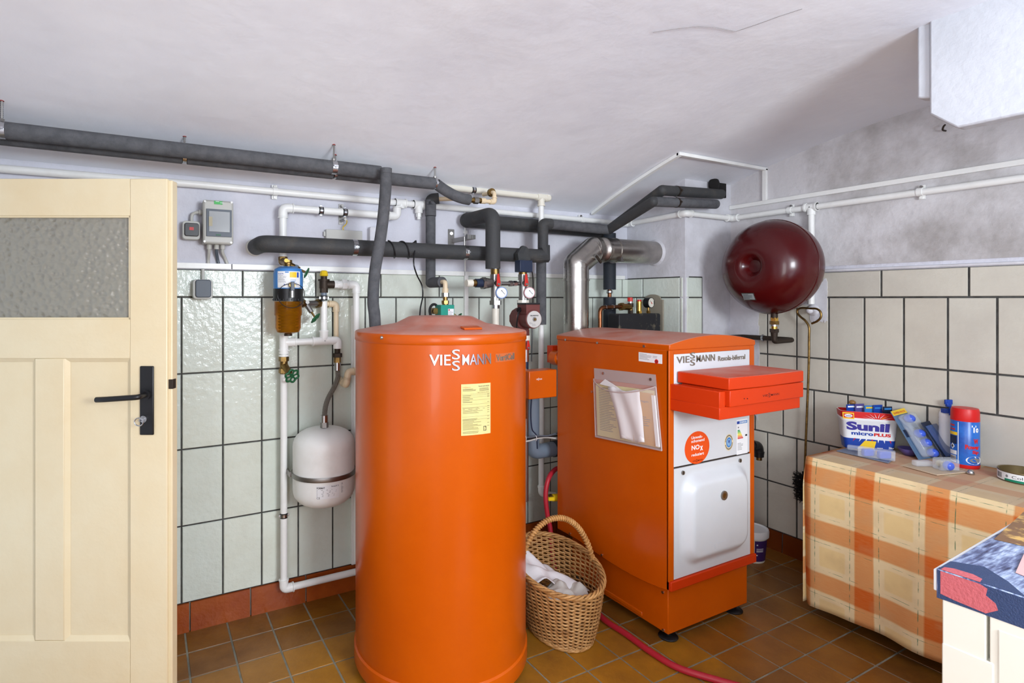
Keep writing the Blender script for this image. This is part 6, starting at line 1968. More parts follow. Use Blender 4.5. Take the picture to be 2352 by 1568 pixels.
# ---------------------------------------------------------------- bench with checked cloth
TBX, TBY, TBZ = 2.46, 1.377, .665
tbl = thing('side_table', 'low narrow table along the right wall hidden under the checked cloth', 'table', (2.7, .8, 0))
mb = MB(); mb.box((TBX + .015, -.2, TBZ - .03), (RIGHT - .02, TBY - .012, TBZ - .004), mat('table_wood', (150, 110, 70), .6)); mb.build('table_top', tbl)
for (x, y) in ((TBX + .14, TBY - .10), (RIGHT - .06, TBY - .10), (TBX + .05, -.15), (RIGHT - .06, -.15)):
    mb = MB(); mb.box((x - .02, y - .02, 0), (x + .02, y + .02, TBZ - .03), mat('table_wood', (150, 110, 70), .6)); mb.build('leg', tbl)


def cloth_mat():
    m = bpy.data.materials.new('orange_check_cloth'); m.use_nodes = True
    nt = m.node_tree; N = nt.nodes.new; L = nt.links.new
    b = nt.nodes['Principled BSDF']; b.inputs['Roughness'].default_value = .85; b.inputs['Specular IOR Level'].default_value = .15
    uv = N('ShaderNodeUVMap'); uv.uv_map = 'UVMap'
    sep = N('ShaderNodeSeparateXYZ'); L(uv.outputs[0], sep.inputs[0])

    def M2(op, a, b_=None, c_=None):
        n = N('ShaderNodeMath'); n.operation = op
        for i, v in enumerate((a, b_, c_)):
            if v is None: continue
            if isinstance(v, (int, float)): n.inputs[i].default_value = v
            else: L(v, n.inputs[i])
        return n.outputs[0]

    def band(src, period, lo, hi, off=0.0, soft=.004):
        f = M2('FRACT', M2('DIVIDE', M2('ADD', src, off), period))
        d = M2('MULTIPLY', f, period)
        a = N('ShaderNodeMapRange'); a.inputs[1].default_value = lo - soft; a.inputs[2].default_value = lo + soft; L(d, a.inputs[0])
        b2 = N('ShaderNodeMapRange'); b2.inputs[1].default_value = hi - soft; b2.inputs[2].default_value = hi + soft; b2.inputs[3].default_value = 1; b2.inputs[4].default_value = 0; L(d, b2.inputs[0])
        return M2('MULTIPLY', a.outputs[0], b2.outputs[0])
    U_, V_ = sep.outputs[0], sep.outputs[1]
    bu_ = band(U_, .228, .100, .165, .100, .003)
    bv_ = band(V_, .215, .100, .176, .100, .004)
    wu_ = M2('ADD', band(U_, .228, .165, .200, .100, .003), band(U_, .228, .065, .100, .100, .003))
    wv_ = M2('ADD', band(V_, .215, .176, .205, .100, .003), band(V_, .215, .070, .100, .100, .003))
    tu_ = M2('ADD', band(U_, .228, .1815, .1840, .100, .0006), band(U_, .228, .0815, .0840, .100, .0006))
    tv_ = M2('ADD', band(V_, .215, .1900, .1915, .100, .0005), band(V_, .215, .0840, .0855, .100, .0005))
    ns = N('ShaderNodeTexNoise'); ns.inputs['Scale'].default_value = 9; ns.inputs['Detail'].default_value = 6; L(uv.outputs[0], ns.inputs['Vector'])
    fine = N('ShaderNodeTexNoise'); fine.inputs['Scale'].default_value = 1.0; fine.inputs['Detail'].default_value = 3
    mp = N('ShaderNodeMapping'); mp.inputs['Scale'].default_value = (30, 420, 1); L(uv.outputs[0], mp.inputs[0]); L(mp.outputs[0], fine.inputs['Vector'])
    k = M2('MULTIPLY', M2('ADD', bu_, bv_), .5)
    k = M2('MULTIPLY', k, M2('ADD', .72, M2('MULTIPLY', fine.outputs[0], .5)))
    rp = N('ShaderNodeValToRGB'); e = rp.color_ramp.elements
    e[0].position = 0; e[0].color = srgb(232, 204, 146); e[1].position = 1; e[1].color = srgb(204, 98, 34)
    e2 = rp.color_ramp.elements.new(.5); e2.color = srgb(216, 150, 92)
    L(k, rp.inputs[0])
    inv = M2('SUBTRACT', 1.0, M2('MINIMUM', 1.0, M2('ADD', bu_, bv_)))
    mw = N('ShaderNodeMix'); mw.data_type = 'RGBA'; L(M2('MULTIPLY', M2('MULTIPLY', M2('MINIMUM', 1.0, M2('ADD', wu_, wv_)), inv), .38), mw.inputs[0]); L(rp.outputs[0], mw.inputs[6]); mw.inputs[7].default_value = srgb(238, 226, 196)
    dash = N('ShaderNodeTexNoise'); dash.inputs['Scale'].default_value = 38; L(uv.outputs[0], dash.inputs['Vector'])
    dr_ = N('ShaderNodeMapRange'); dr_.inputs[1].default_value = .42; dr_.inputs[2].default_value = .6; L(dash.outputs[0], dr_.inputs[0])
    mx = N('ShaderNodeMix'); mx.data_type = 'RGBA'; L(M2('MULTIPLY', M2('MINIMUM', 1.0, M2('ADD', tu_, tv_)), M2('MULTIPLY', dr_.outputs[0], .85)), mx.inputs[0]); L(mw.outputs[2], mx.inputs[6]); mx.inputs[7].default_value = srgb(40, 110, 80)
    # dust and stains on the top
    st = N('ShaderNodeMapRange'); st.inputs[1].default_value = .5; st.inputs[2].default_value = .72; L(ns.outputs[0], st.inputs[0])
    mx2 = N('ShaderNodeMix'); mx2.data_type = 'RGBA'; L(M2('MULTIPLY', st.outputs[0], .35), mx2.inputs[0]); L(mx.outputs[2], mx2.inputs[6]); mx2.inputs[7].default_value = srgb(190, 160, 120)
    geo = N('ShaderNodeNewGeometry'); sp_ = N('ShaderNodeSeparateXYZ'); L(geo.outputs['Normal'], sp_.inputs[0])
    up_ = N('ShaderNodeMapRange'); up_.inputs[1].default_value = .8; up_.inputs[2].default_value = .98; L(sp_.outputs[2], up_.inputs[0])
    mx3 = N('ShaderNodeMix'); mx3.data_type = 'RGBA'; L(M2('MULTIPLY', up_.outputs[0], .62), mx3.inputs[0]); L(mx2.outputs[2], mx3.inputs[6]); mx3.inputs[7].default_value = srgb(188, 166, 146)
    L(mx3.outputs[2], b.inputs['Base Color'])
    n2 = N('ShaderNodeTexNoise'); n2.inputs['Scale'].default_value = 500; L(uv.outputs[0], n2.inputs['Vector'])
    bp = N('ShaderNodeBump'); bp.inputs['Strength'].default_value = .2; bp.inputs['Distance'].default_value = .002; L(n2.outputs[0], bp.inputs['Height']); L(bp.outputs[0], b.inputs['Normal'])
    return m


def cloth():
    # profile from the wall across the top and down the long side; second skirt over the far end
    vs = []; uvs = []; fs = []
    n_top, n_side, nl = 10, 26, 70
    Yn = -.2
    ex0 = RIGHT - .012 - TBX
    for j in range(nl + 1):
        Y = TBY - (TBY - Yn) * j / nl
        L_ = TBY - Y
        for i in range(n_top + n_side + 1):
            if i <= n_top:
                X = RIGHT - .012 - (RIGHT - .012 - TBX) * i / n_top; Z = TBZ; d = RIGHT - .012 - X
            else:
                t = (i - n_top) / n_side
                hem = .050 + .012 * math.sin(L_ * 5) + .010 * max(0, L_ - .25)
                Z = TBZ - .004 - (TBZ - .004 - hem) * t
                fold = .010 * math.sin(L_ * 17 + 1.1) + .007 * math.sin(L_ * 31 + t * 2)
                X = TBX - .004 - .012 * min(1, t * 6) - fold * t * .9 * min(1, L_ * 8) + .02 * t * (1 if L_ < .02 else 0)
                d = RIGHT - .012 - TBX + (TBZ - Z)
            vs.append(V((X, Y, Z))); uvs.append((L_ + 2.09, d - ex0 + 2.12))
    w_ = n_top + n_side + 1
    for j in range(nl):
        for i in range(w_ - 1):
            a = j * w_ + i
            fs.append((a, a + 1, a + w_ + 1, a + w_))
    k = len(vs)
    # end skirt at the far end (faces the boiler corner)
    for j in range(n_side + 1):
        t = j / n_side
        for i in range(n_top + 1):
            s = i / n_top
            X = RIGHT - .012 - (RIGHT - .012 - TBX + (.016 * min(1, t * 6))) * s
            vs.append(V((X, TBY + .004 * min(1, t * 5), TBZ - (TBZ - .055) * t))); uvs.append((2.09 - (RIGHT - .012 - X) * .3, TBZ * t + 2.12))
    for j in range(n_side):
        for i in range(n_top):
            a = k + j * (n_top + 1) + i
            fs.append((a, a + n_top + 1, a + n_top + 2, a + 1))
    me = bpy.data.meshes.new('tablecloth')
    org = V((2.7, .6, .05))
    me.from_pydata([p - org for p in vs], [], fs)
    uvl = me.uv_layers.new(name='UVMap')
    for p in me.polygons:
        for li in p.loop_indices:
            uvl.data[li].uv = uvs[me.loops[li].vertex_index]
    me.materials.append(cloth_mat()); me.shade_smooth(); me.set_sharp_from_angle(angle=math.radians(60))
    o = bpy.data.objects.new('tablecloth', me); COL.objects.link(o); o.location = org
    md = o.modifiers.new('thickness', 'SOLIDIFY'); md.thickness = .0015; md.offset = 1
    return o


tag(cloth(), 'orange and cream checked cloth hanging to the floor over the low table', 'tablecloth')

# ---------------------------------------------------------------- things on the cloth
TZ = TBZ + .0025
# washing powder box
A = onZ(1941, 1028, TZ); B_ = onZ(2056, 1038, TZ)
A.z = B_.z = TZ
du = (B_ - A); Wd = du.length; du.normalize(); dn = V((du.y, -du.x, 0))
if dn.dot(V((-1, -1, 0))) < 0: dn = -dn
back = -dn
wbx = thing('detergent_box', 'red, white and blue washing powder tub with refill packs in it, on the cloth', 'detergent box', (A + B_) / 2 + back * .05)
hgt = .165; ex_ = .018


def bxm(u, v, w_):
    """front of the tub: u 0..1 across, v 0..1 up, w outwards; slight flare upwards"""
    e = ex_ * v
    return A + du * (-e + (Wd + 2 * e) * u) + V((0, 0, hgt * v)) + dn * (w_ + .006 * v)


def rr4(v, grow=0.0, dep=.085):
    e = ex_ * v + grow
    pts = []
    x0, x1, y0, y1 = -e, Wd + e, -(.006 * v + grow), dep + .006 * v + grow
    for (u, w_) in rounded_rect(x0, x1, y0, y1, .022, 5):
        pts.append(A + du * u + back * w_ + V((0, 0, hgt * v)))
    return pts


def loft(mb_, rings, mats_):
    for i in range(len(rings) - 1):
        a, b2 = rings[i], rings[i + 1]; k = len(a)
        mb_.add(a + b2, [(j, (j + 1) % k, k + (j + 1) % k, k + j) for j in range(k)], mats_[i])


mb = MB()
loft(mb, [rr4(0), rr4(.28), rr4(.74), rr4(.76, .003), rr4(.82, .003), rr4(.83), rr4(1.0), rr4(1.0, -.003), rr4(.8, -.004)], ['dblue', 'label', 'label', 'label', 'label', 'redprint', 'label', 'redprint'])
mb.add(rr4(.0), [tuple(range(24))], 'dblue')
tub = mb.build('tub', wbx, smooth=50)
mb = MB()
bf = lambda u, v, w_: bxm(u, v, w_ + .0)
letters(mb, 'Sunil', bf, .07, .84, .50, .73, .0006, mat('indigo_print', (52, 44, 140), .4), .05)
letters(mb, 'micro', bf, .15, .56, .375, .47, .0006, 'indigo_print' if False else M['dblue'], .04); letters(mb, 'PLUS', bf, .57, .88, .375, .46, .0006, 'redprint', .05)
mb.prism([(.25, .02), (.58, .02), (.62, .24), (.40, .24)], bf, .0005, .0009, 'yprint')
mb.slab(bf, .02, .22, .80, .97, .0035, .0045, 'yprint'); mb.slab(bf, .035, .205, .83, .94, .0045, .0048, 'redprint'); mb.prism([(.12 + .07 * math.cos(t), .885 + .045 * math.sin(t)) for t in [i * PI / 8 for i in range(16)]], bf, .0048, .0052, 'label'); letters(mb, 'Sunlicht', bf, .07, .17, .86, .91, .0054, 'dblue', .02)
for i in range(9):
    a_ = math.radians(12 + i * 18); r0, r1 = .10, .30
    c_ = (.62, .80)
    mb.prism([(c_[0] + r0 * math.cos(a_ - .06), c_[1] + r0 * .7 * math.sin(a_ - .06)), (c_[0] + r0 * math.cos(a_ + .06), c_[1] + r0 * .7 * math.sin(a_ + .06)), (c_[0] + min(r1, .28) * math.cos(a_), c_[1] + min(r1 * .75, .19) * math.sin(a_))], bf, .0042, .0048, 'label' if i != 2 else 'yprint')
for i in range(7):
    u = .2 + .11 * i
    mb.prism([(u, .285), (u + .03, .285), (u + (.6 - u) * -.12 + .01, .20)], bf, .0004, .0008, 'label' if i % 3 else 'redprint')
letters(mb, '2kg', bf, .86, .96, .05, .12, .0006, 'label', .02); print_lines(mb, bf, .64, .84, .05, .09, 1, .0004, 'label')
mb.build('print', tub, smooth=0)
mb = MB(); sidep = lambda u, v, w_: B_ + du * (ex_ * v + w_) + back * (.02 + .05 * u) + V((0, 0, hgt * v))
mb.slab(sidep, 0, 1, .15, .68, .0006, .001, 'navy'); print_lines(mb, sidep, .1, .9, .4, .65, 3, .001, 'label'); print_lines(mb, sidep, .15, .8, .2, .36, 4, .001, 'inkl', seed=3); mb.build('side_print', tub, smooth=0)
for i in range(5):
    u = .12 + .185 * i
    base = A + du * (Wd * u) + back * (.03 + .006 * (i % 2)) + V((0, 0, hgt * .80))
    dirx = (du * .85 + back * .5).normalized(); upx = V((.02, 0, 1))
    mb = MB(); cm = lambda a_, b2, w_, base=base, dirx=dirx: base + dirx * a_ + V((0, 0, b2)) + dirx.cross(V((0, 0, 1))) * w_
    mb.slab(cm, -.016, .026, 0, .058 + .004 * (i % 2), 0, .005, ('dblue', 'violet', 'blue', 'dblue', 'navy')[i])
    mb.slab(cm, -.016 + .004, .026 - .004, .045, .052, .005, .0055, ('label', 'label', 'yprint', 'blue', 'blue')[i]); mb.slab(cm, -.012, .020, .02, .04, -.0005, 0, 'label')
    ords = ('first', 'second', 'third', 'fourth', 'fifth')[i]
    tag(mb.build('refill_pack', bevel=.001), '%s blue refill pack from the left, standing in the washing powder tub' % ords, 'packet', 'refill packs in the washing powder tub')
mb = MB(); c_ = A + du * Wd * .22 + back * .06 + V((0, 0, hgt * 1.18)); mb.ball(c_, .014, mat('amber_plastic', (150, 110, 60), .2, alpha=.8), 14, (1, 1, .8)); mb.cyl(c_ - V((0, 0, .03)), c_, .005, 'amber' if False else 'brass', 8)
tag(mb.build('freshener'), 'small brownish clip sticking up behind the refill packs', 'clip')

# leaning blister pack
def quad_map(TL, TR, BR, BL):
    n_ = (TR - TL).cross(BL - TL).normalized()
    if n_.dot(V((-1, -1, .3))) < 0: n_ = -n_
    return (lambda u, v, w_: (BL * (1 - u) + BR * u) * (1 - v) + (TL * (1 - u) + TR * u) * v + n_ * w_)


BLc = onZ(2109, 1056, TZ); BRc = onZ(2159, 1048, TZ)
TLc = onD(2044, 945, 2.40); TRc = onD(2074, 937, 2.47)
clr = mat('clear_blister', (225, 232, 240), .08, alpha=.28)
lb_ = thing('blister_pack', 'tall blister pack of blue toilet blocks leaning on the washing powder tub', 'blister pack', (BLc + BRc) / 2)
qm = quad_map(TLc, TRc, BRc, BLc)
mb = MB(); mb.slab(qm, 0, 1, 0, 1, 0, .003, mat('blue_grey_card', (92, 120, 150), .5)); mb.slab(qm, 0, 1, .90, 1, .003, .0036, 'yprint'); letters(mb, 'SUPER-PACK', qm, .08, .92, .925, .965, .0038, 'redprint', .02)
mb.slab(qm, .05, .95, .45, .60, .003, .0034, 'navy'); mb.build('card', lb_, smooth=0)
blockm = mat('blue_block', (70, 100, 210), .25)
for i, v in enumerate((.08, .28, .47, .78)):
    mb = MB(); mb.ball(qm(.52, v, .022), .021, blockm, 18, (1, 1, .85)); mb.build('toilet_block', lb_)
mb = MB(); mb.slab(qm, .12, .92, .02, .88, .003, .034, clr); mb.build('blister', lb_, bevel=.01)
# second pack behind it
mb = MB(); q2 = lambda u, v, w_: qm(u, v, w_) + V((.035, -.060, -.004))
mb.slab(q2, .25, 1.05, .0, .80, 0, .003, 'navy'); mb.slab(q2, .35, .98, .1, .72, .003, .02, mat('blue_glass', (90, 120, 180), .1, alpha=.5))
tag(mb.build('blister_pack', bevel=.002), 'darker blister pack leaning behind the tall one with blue blocks', 'blister pack')
# purple dish
pc_ = onZ(2088, 1045, TZ)
mb = MB(); mb.lathe([(0, .0), (.018, .0), (.036, .020), (.040, .030), (.036, .029), (.016, .006), (0, .006)], (pc_.x - .0, pc_.y, TZ), 'violet', n=32)
tag(mb.build('dish', smooth=60), 'small purple dish between the washing powder tub and the blister pack', 'dish')
# white tube with blue clip
tc_ = onZ(2172, 1052, TZ); 
tb = thing('plastic_tube', 'white ribbed squeeze bottle with a blue clip, left of the spray can', 'bottle', tc_)
mb = MB(); mb.prism(rounded_rect(-.023, .023, -.016, .016, .014, 4), lambda u, v, w_: V((tc_.x, tc_.y, TZ)) + RTv * u * (1 - .12 * (1 if w_ > .1 else 0)) + FWv * v + V((0, 0, w_)), 0, .195, 'label') if False else None
RTv = V((RT[0], RT[1], 0)); FWv = V((FW[0], FW[1], 0))
def sect(z, a, b2):
    return [V((tc_.x, tc_.y, TZ + z)) + RTv * u + FWv * v for u, v in rounded_rect(-a, a, -b2, b2, min(a, b2) * .9, 5)]
prof = [(0, .023, .018), (.11, .024, .019), (.135, .0225, .018), (.138, .024, .019), (.146, .0225, .018), (.149, .024, .019), (.157, .0225, .018), (.16, .024, .019), (.168, .022, .018), (.172, .0235, .018), (.185, .0235, .016), (.198, .020, .012), (.2, .016, .01)]
rings = [sect(*p) for p in prof]
mb = MB(); loft(mb, rings, ['label'] * (len(rings) - 1)); mb.add(rings[0], [tuple(range(24))], 'label'); mb.add(rings[-1], [tuple(range(24))], 'label'); mb.build('bottle_body', tb, smooth=50)
mb = MB(); p = V((tc_.x, tc_.y, TZ + .20)) - FWv * .012
mb.obox(p, RTv * .024, FWv * .010, V((0, 0, .009)), 'dblue'); mb.obox(p - FWv * .012, RTv * .006, FWv * .004, V((0, 0, .018)), 'dblue'); mb.obox(p + V((0, 0, .024)), RTv * .009, FWv * .006, V((0, 0, .008)), 'dblue'); mb.obox(p + V((0, 0, .036)), RTv * .015, FWv * .004, V((0, 0, .010)), 'dblue'); mb.build('clip', tb, bevel=.002, label='blue clip')
mb = MB(); mb.obox(V((tc_.x, tc_.y, TZ + .04)) + RTv * .0235, RTv * .0006, FWv * .006, V((0, 0, .010)), 'redprint'); mb.obox(V((tc_.x, tc_.y, TZ + .06)) + RTv * .0241, RTv * .0006, FWv * .006, V((0, 0, .006)), 'violet'); mb.build('print', tb)
# spray can
sc_ = onZ(2216, 1070, TZ); SR = .0445
cn = thing('spray_can', 'blue spray can with red cap and red base on the cloth', 'spray can', sc_)
mb = MB(); mb.lathe([(0, .0), (SR * .96, 0), (SR, .004), (SR, .014)], (sc_.x, sc_.y, TZ), 'redprint', n=44); mb.lathe([(SR * .985, .014), (SR * .985, .182), (SR * .9, .188)], (sc_.x, sc_.y, TZ), mat('can_blue', (40, 110, 200), .3, col2=(24, 60, 150), nscale=9), n=44); mb.build('can_body', cn, smooth=50)
mb = MB(); mb.lathe([(SR * .97, .180), (SR * .99, .184), (SR * .97, .222), (SR * .90, .231), (0, .232)], (sc_.x, sc_.y, TZ), 'redprint', n=44); mb.build('cap', cn, smooth=40, label='glossy red cap')
saz = math.atan2(-sc_.y, -sc_.x); sm = lambda u, v, w_: V((sc_.x + (SR * .985 + w_) * math.cos(saz + u / SR), sc_.y + (SR * .985 + w_) * math.sin(saz + u / SR), TZ + v))
mb = MB(); mb.slab(sm, -.022, -.0195, .016, .178, .0003, .0007, 'label', nu=2)
mb.slab(sm, -.062, -.024, .125, .137, .0003, .0008, 'yprint', nu=8); mb.slab(sm, -.060, -.026, .090, .122, .0003, .0006, 'navy', nu=8)
mb.prism([(-.043, .092), (-.033, .080), (-.043, .068), (-.053, .080)], sm, .0006, .001, 'label'); mb.prism([(-.043, .087), (-.038, .080), (-.043, .074), (-.048, .080)], sm, .001, .0013, 'ink')
mb.slab(sm, -.060, -.026, .048, .064, .0003, .0007, 'label', nu=8); mb.slab(sm, -.056, -.028, .018, .044, .0003, .0007, 'label', nu=8)
for i in range(9): mb.slab(sm, -.054 + .003 * i, -.0525 + .003 * i, .024, .042, .0007, .001, 'ink', nu=1)
mb.slab(sm, -.058, -.034, .160, .166, .0003, .0007, 'redprint', nu=5); mb.slab(sm, -.058, -.032, .145, .150, .0003, .0007, 'redprint', nu=5)
letters(mb, 'T', sm, .020, .036, .142, .170, .0004, 'label', .06); letters(mb, 'o', sm, .034, .046, .142, .160, .0004, 'label', .06)
letters(mb, 'W', sm, .026, .046, .098, .118, .0004, 'redprint', .06); letters(mb, 'Power', sm, .000, .050, .076, .094, .0004, 'redprint', .05); letters(mb, 'Sp', sm, .022, .048, .056, .073, .0004, 'redprint', .05)
mb.prism([(.032 + .030 * math.cos(t), .034 + .016 * math.sin(t)) for t in [i * PI / 14 for i in range(28)]], sm, .0003, .0007, 'label'); mb.prism([(.034 + .020 * math.cos(t), .034 + .009 * math.sin(t)) for t in [i * PI / 14 for i in range(28)]], sm, .0007, .001, 'inkl'); mb.build('print', cn, smooth=0)


# flat opened blister cards
def flat_card(px, label, lift_=0.0, m='label', blk=None, bl=None):
    pts = [onZ(x, y, TZ + .001) for x, y in px]
    t = thing('blister_card', label, 'blister card', sum(pts, V((0, 0, 0))) / 4)
    mb_ = MB(); mb_.hexa([p for p in pts] + [p + V((0, 0, .004)) for p in pts], m); mb_.build('card', t, bevel=.001)
    return t, pts


t1, pts = flat_card([(1921, 1036), (2040, 1064), (2053, 1055), (1945, 1030)], 'opened blister card with two blue blocks in front of the washing powder tub', m=mat('grey_blue_card', (120, 130, 150), .5))
f1 = lambda x, y, z=0: onZ(x, y, TZ + .006) + V((0, 0, z))
for (x, y) in ((1994, 1047), (2030, 1053)):
    mb = MB(); c_ = f1(x, y); mb.obox(c_ + V((0, 0, .016)), RTv * .024, FWv * .012, V((0, 0, .015)), blockm); mb.build('toilet_block', t1, bevel=.006)
mb = MB(); a_ = f1(1985, 1048); b2 = f1(2040, 1056); d_ = (b2 - a_).normalized(); nrm = V((-d_.y, d_.x, 0)); mid = (a_ + b2) / 2 + V((0, 0, .020)); mb.obox(mid, d_ * .062, nrm * .018, V((0, 0, .019)), clr)
a_ = f1(1965, 1035); mb.obox(a_ + V((0, 0, .012)), d_ * .03, nrm * .012, V((0, 0, .010)), clr); mb.build('blister', t1, bevel=.004)
t2, pts = flat_card([(2075, 1071), (2152, 1092), (2226, 1085), (2150, 1069)], 'opened brown-backed blister card with a single blue ball, in front of the spray can', m=mat('buff_card', (196, 176, 150), .6))
mb = MB(); mb.ball(f1(2178, 1080, .018), .018, blockm, 18); mb.build('toilet_block', t2)
mb = MB(); mb.ball(f1(2157, 1072, .014), .013, mat('pale_yellow_block', (216, 200, 140), .4), 14); mb.build('scent_block', t2)
mb = MB(); c_ = f1(2172, 1078, .022); mb.obox(c_, RTv * .036, FWv * .022, V((0, 0, .022)), clr); c_ = f1(2118, 1070, .012); mb.obox(c_, RTv * .034, FWv * .014, V((0, 0, .011)), clr); mb.build('blister', t2, bevel=.006)
# silver cap
mb = MB(); p = f1(2229, 1085); mb.lathe([(0, 0), (.011, 0), (.012, .002), (.008, .014), (.0, .018)], (p.x, p.y, TZ + .001), 'steel', n=20)
tag(mb.build('bottle_cap', smooth=50), 'tiny silver cap beside the base of the spray can', 'cap')
# round tin
tn = thing('tin', 'low open round tin with a white and green band at the right edge', 'tin', onZ(2345, 1108, TZ))
p = onZ(2350, 1104, TZ); TRr = .068
mb = MB(); mb.lathe([(0, .002), (TRr, .002), (TRr, .034), (TRr + .002, .036), (TRr + .001, .039), (TRr - .003, .037), (TRr - .003, .006), (0, .006)], (p.x, p.y, TZ), mat('tin_inside', (120, 104, 70), .45, metal=.6), n=48); mb.build('tin_body', tn, smooth=40)
paz = math.atan2(-p.y, -p.x); tn_m = lambda u, v, w_: V((p.x + (TRr + w_) * math.cos(paz + u / TRr), p.y + (TRr + w_) * math.sin(paz + u / TRr), TZ + v))
mb = MB(); mb.slab(tn_m, -.10, .10, .004, .033, .0002, .0008, 'label', nu=30); mb.slab(tn_m, -.052, .10, .004, .012, .0008, .0012, mat('teal_print', (20, 130, 100), .4), nu=24)
for i in range(8): mb.slab(tn_m, -.088 + .0032 * i, -.0868 + .0032 * i, .010, .028, .0008, .0011, 'ink', nu=1)
letters(mb, 'Color', tn_m, -.030, .02, .016, .026, .001, 'ink', .0); mb.prism([(-.045 + .004 * math.cos(t), .021 + .005 * math.sin(t)) for t in [i * PI / 6 for i in range(12)]], tn_m, .0008, .0011, 'inkl'); mb.build('paper_band', tn, smooth=0)

# ---------------------------------------------------------------- counter at the lower right
CZ = .85
cc0 = onZ(2147, 1303, CZ)
ang = math.radians(2.6)
ux = V((math.cos(ang), math.sin(ang), 0)); uy = V((-math.sin(ang), math.cos(ang), 0))   # x to the right, y away
cmap = lambda u, v, w_: V((cc0.x, cc0.y, 0)) + ux * u - uy * v + V((0, 0, w_))
ca = thing('base_cabinet', 'white kitchen base cabinet at the lower right under the printed cloth', 'cabinet', cmap(.3, .5, 0))
mb = MB(); mb.slab(cmap, .012, .6, .012, 1.6, .08, CZ - .038, 'ivory'); mb.slab(cmap, .06, .6, .03, 1.6, 0, .08, 'iron'); mb.build('body', ca, bevel=.002)
cm_ = mat('cream_front', (222, 219, 206), .35)
mb = MB(); mb.slab(cmap, -.006, .012, .012, .070, .60, CZ - .040, cm_); mb.slab(cmap, -.006, .012, .074, .30, .60, CZ - .040, cm_); mb.build('drawer_front', ca, bevel=.002)
mb = MB(); mb.slab(cmap, -.006, .012, .012, .118, .09, .715, cm_) ; mb.build('end_panel', ca, bevel=.002) if False else None
mb = MB(); mb.slab(cmap, -.008, .010, .012, .080, .09, .725, cm_); mb.build('end_panel', ca, bevel=.002)
mb = MB(); mb.slab(cmap, -.008, .010, .084, .52, .09, .725 + .06, cm_); dd = mb.build('cabinet_door', ca, bevel=.003)
mb = MB(); mb.slab(cmap, -.012, -.007, .15, .46, .16, .70, cm_); mb.build('raised_field', dd, bevel=.004)
mb = MB(); mb.slab(cmap, -.002, .62, -.002, 1.6, CZ - .040, CZ - .002, 'label'); mb.build('worktop', ca, bevel=.002, label='white-edged worktop')

def denim():
    m = bpy.data.materials.new('denim_print'); m.use_nodes = True
    nt = m.node_tree; N = nt.nodes.new; L = nt.links.new
    b = nt.nodes['Principled BSDF']; b.inputs['Roughness'].default_value = .35
    tc = N('ShaderNodeTexCoord')
    mp = N('ShaderNodeMapping'); mp.inputs['Rotation'].default_value = (0, 0, .5); mp.inputs['Scale'].default_value = (9, 60, 9); L(tc.outputs['Object'], mp.inputs[0])
    n1 = N('ShaderNodeTexNoise'); n1.inputs['Scale'].default_value = 3; n1.inputs['Detail'].default_value = 8; n1.inputs['Distortion'].default_value = .2; L(mp.outputs[0], n1.inputs['Vector'])
    mpb = N('ShaderNodeMapping'); mpb.inputs['Rotation'].default_value = (0, 0, -.35); mpb.inputs['Scale'].default_value = (3, 11, 3); L(tc.outputs['Object'], mpb.inputs[0])
    nb = N('ShaderNodeTexNoise'); nb.inputs['Scale'].default_value = 1.6; nb.inputs['Detail'].default_value = 5; L(mpb.outputs[0], nb.inputs['Vector'])
    av = N('ShaderNodeMix'); av.data_type = 'FLOAT'; av.inputs[0].default_value = .62; L(n1.outputs[0], av.inputs[2]); L(nb.outputs[0], av.inputs[3])
    r = N('ShaderNodeValToRGB'); e = r.color_ramp.elements; e[0].position = .40; e[0].color = srgb(36, 42, 78); e[1].position = .64; e[1].color = srgb(206, 216, 232)
    x = e.new(.47); x.color = srgb(92, 104, 142); y = e.new(.54); y.color = srgb(150, 166, 196)
    L(av.outputs[0], r.inputs[0])
    mp2 = N('ShaderNodeMapping'); mp2.inputs['Scale'].default_value = (160, 14, 14); mp2.inputs['Rotation'].default_value = (0, 0, .2); L(tc.outputs['Object'], mp2.inputs[0])
    n2 = N('ShaderNodeTexNoise'); n2.inputs['Scale'].default_value = 2; n2.inputs['Detail'].default_value = 3; L(mp2.outputs[0], n2.inputs['Vector'])
    mx = N('ShaderNodeMix'); mx.data_type = 'RGBA'; mx.blend_type = 'OVERLAY'; mx.inputs[0].default_value = .5; L(r.outputs[0], mx.inputs[6]); L(n2.outputs[0], mx.inputs[7])
    L(mx.outputs[2], b.inputs['Base Color'])
    return m


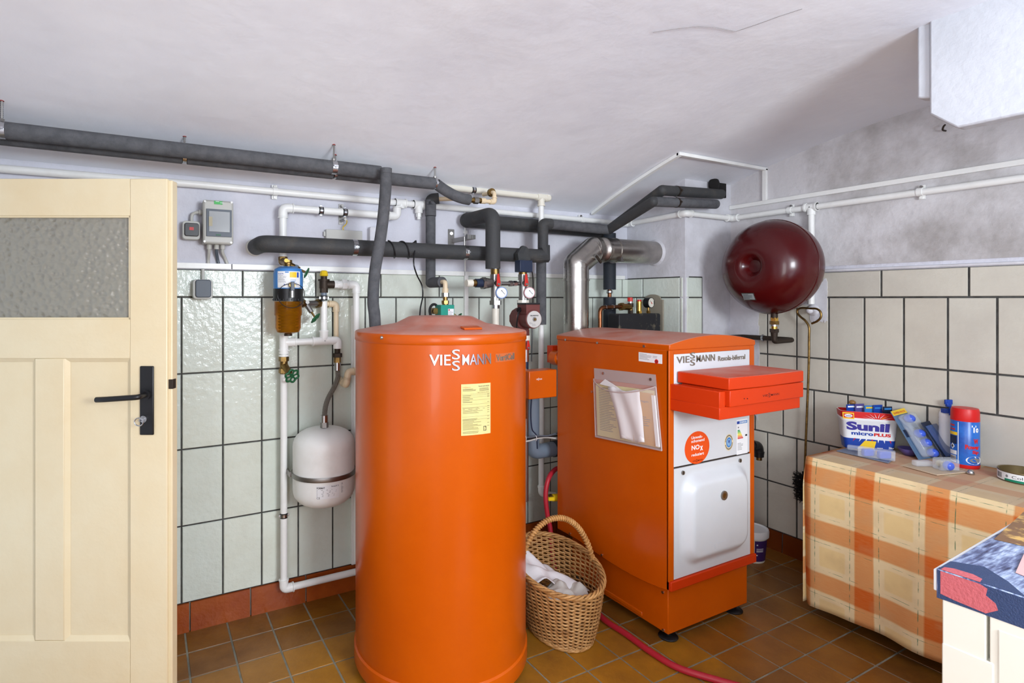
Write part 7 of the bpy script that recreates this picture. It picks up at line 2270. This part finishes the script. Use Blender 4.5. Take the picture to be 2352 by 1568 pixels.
DN = denim()
oil = thing('oilcloth', 'denim-print oilcloth with a pink patch lying over the counter edge', 'tablecloth', cmap(.3, .3, CZ))
mb = MB(); mb.slab(cmap, .006, .62, .006, 1.6, CZ - .001, CZ + .0015, DN); mb.slab(cmap, -.006, -.003, .004, 1.6, CZ - .050, CZ + .001, DN); mb.slab(cmap, -.0055, .008, .004, 1.6, CZ - .002, CZ + .0015, DN)
mb.build('printed_sheet', oil, bevel=.0008)
navyd = mat('dark_denim', (44, 62, 98), .45, bump=.2, bscale=400)
pink = mat('pink_felt_patch', (186, 92, 98), .6, bump=.2, bscale=200)
# patch printed across the drop
em = lambda u, v, w_: cmap(-.006 - w_, u, CZ - .050 + v)
tmq = lambda u, v, w_: cmap(v, u, CZ + .0016 + w_)
mb = MB(); mb.prism([(.006, .001), (.150, .001), (.118, .050), (.006, .050)], em, .0003, .0008, navyd)
mb.prism([(.006, -.004), (.118, -.004), (.085, .040), (.045, .075), (.006, .05)], tmq, .0001, .0006, navyd)
mb.build('dark_patch', oil, smooth=0)
mb = MB(); mb.prism([(.010, .010), (.03, .007), (.07, .004), (.085, .016), (.082, .026), (.070, .034), (.072, .046), (.062, .050), (.010, .050)], em, .0008, .0013, pink)
mb.prism([(.010, -.005), (.062, -.005), (.060, .012), (.046, .020), (.020, .018), (.010, .010)], tmq, .0006, .0011, pink); mb.build('pink_patch', oil, smooth=0, label='pink patch')
a_ = [onZ(x, y, CZ + .0022) for x, y in ((2283, 1238), (2352, 1254), (2420, 1236), (2352, 1174))]
leafm = mat('leaf_print', (120, 88, 62), .5, col2=(206, 166, 96), nscale=26, nlo=.5, nhi=.62)
mb = MB(); mb.hexa(a_ + [p + V((0, 0, .0008)) for p in a_], leafm); mb.build('leaf_print', oil, smooth=0, label='brown printed square with golden leaves')
a_ = [onZ(x, y, CZ + .0022) for x, y in ((2332, 1315), (2420, 1350), (2440, 1300), (2352, 1270))]
mb = MB(); mb.hexa(a_ + [p + V((0, 0, .0008)) for p in a_], mat('pale_pink_print', (214, 170, 168), .5)); mb.build('pink_print', oil, smooth=0)
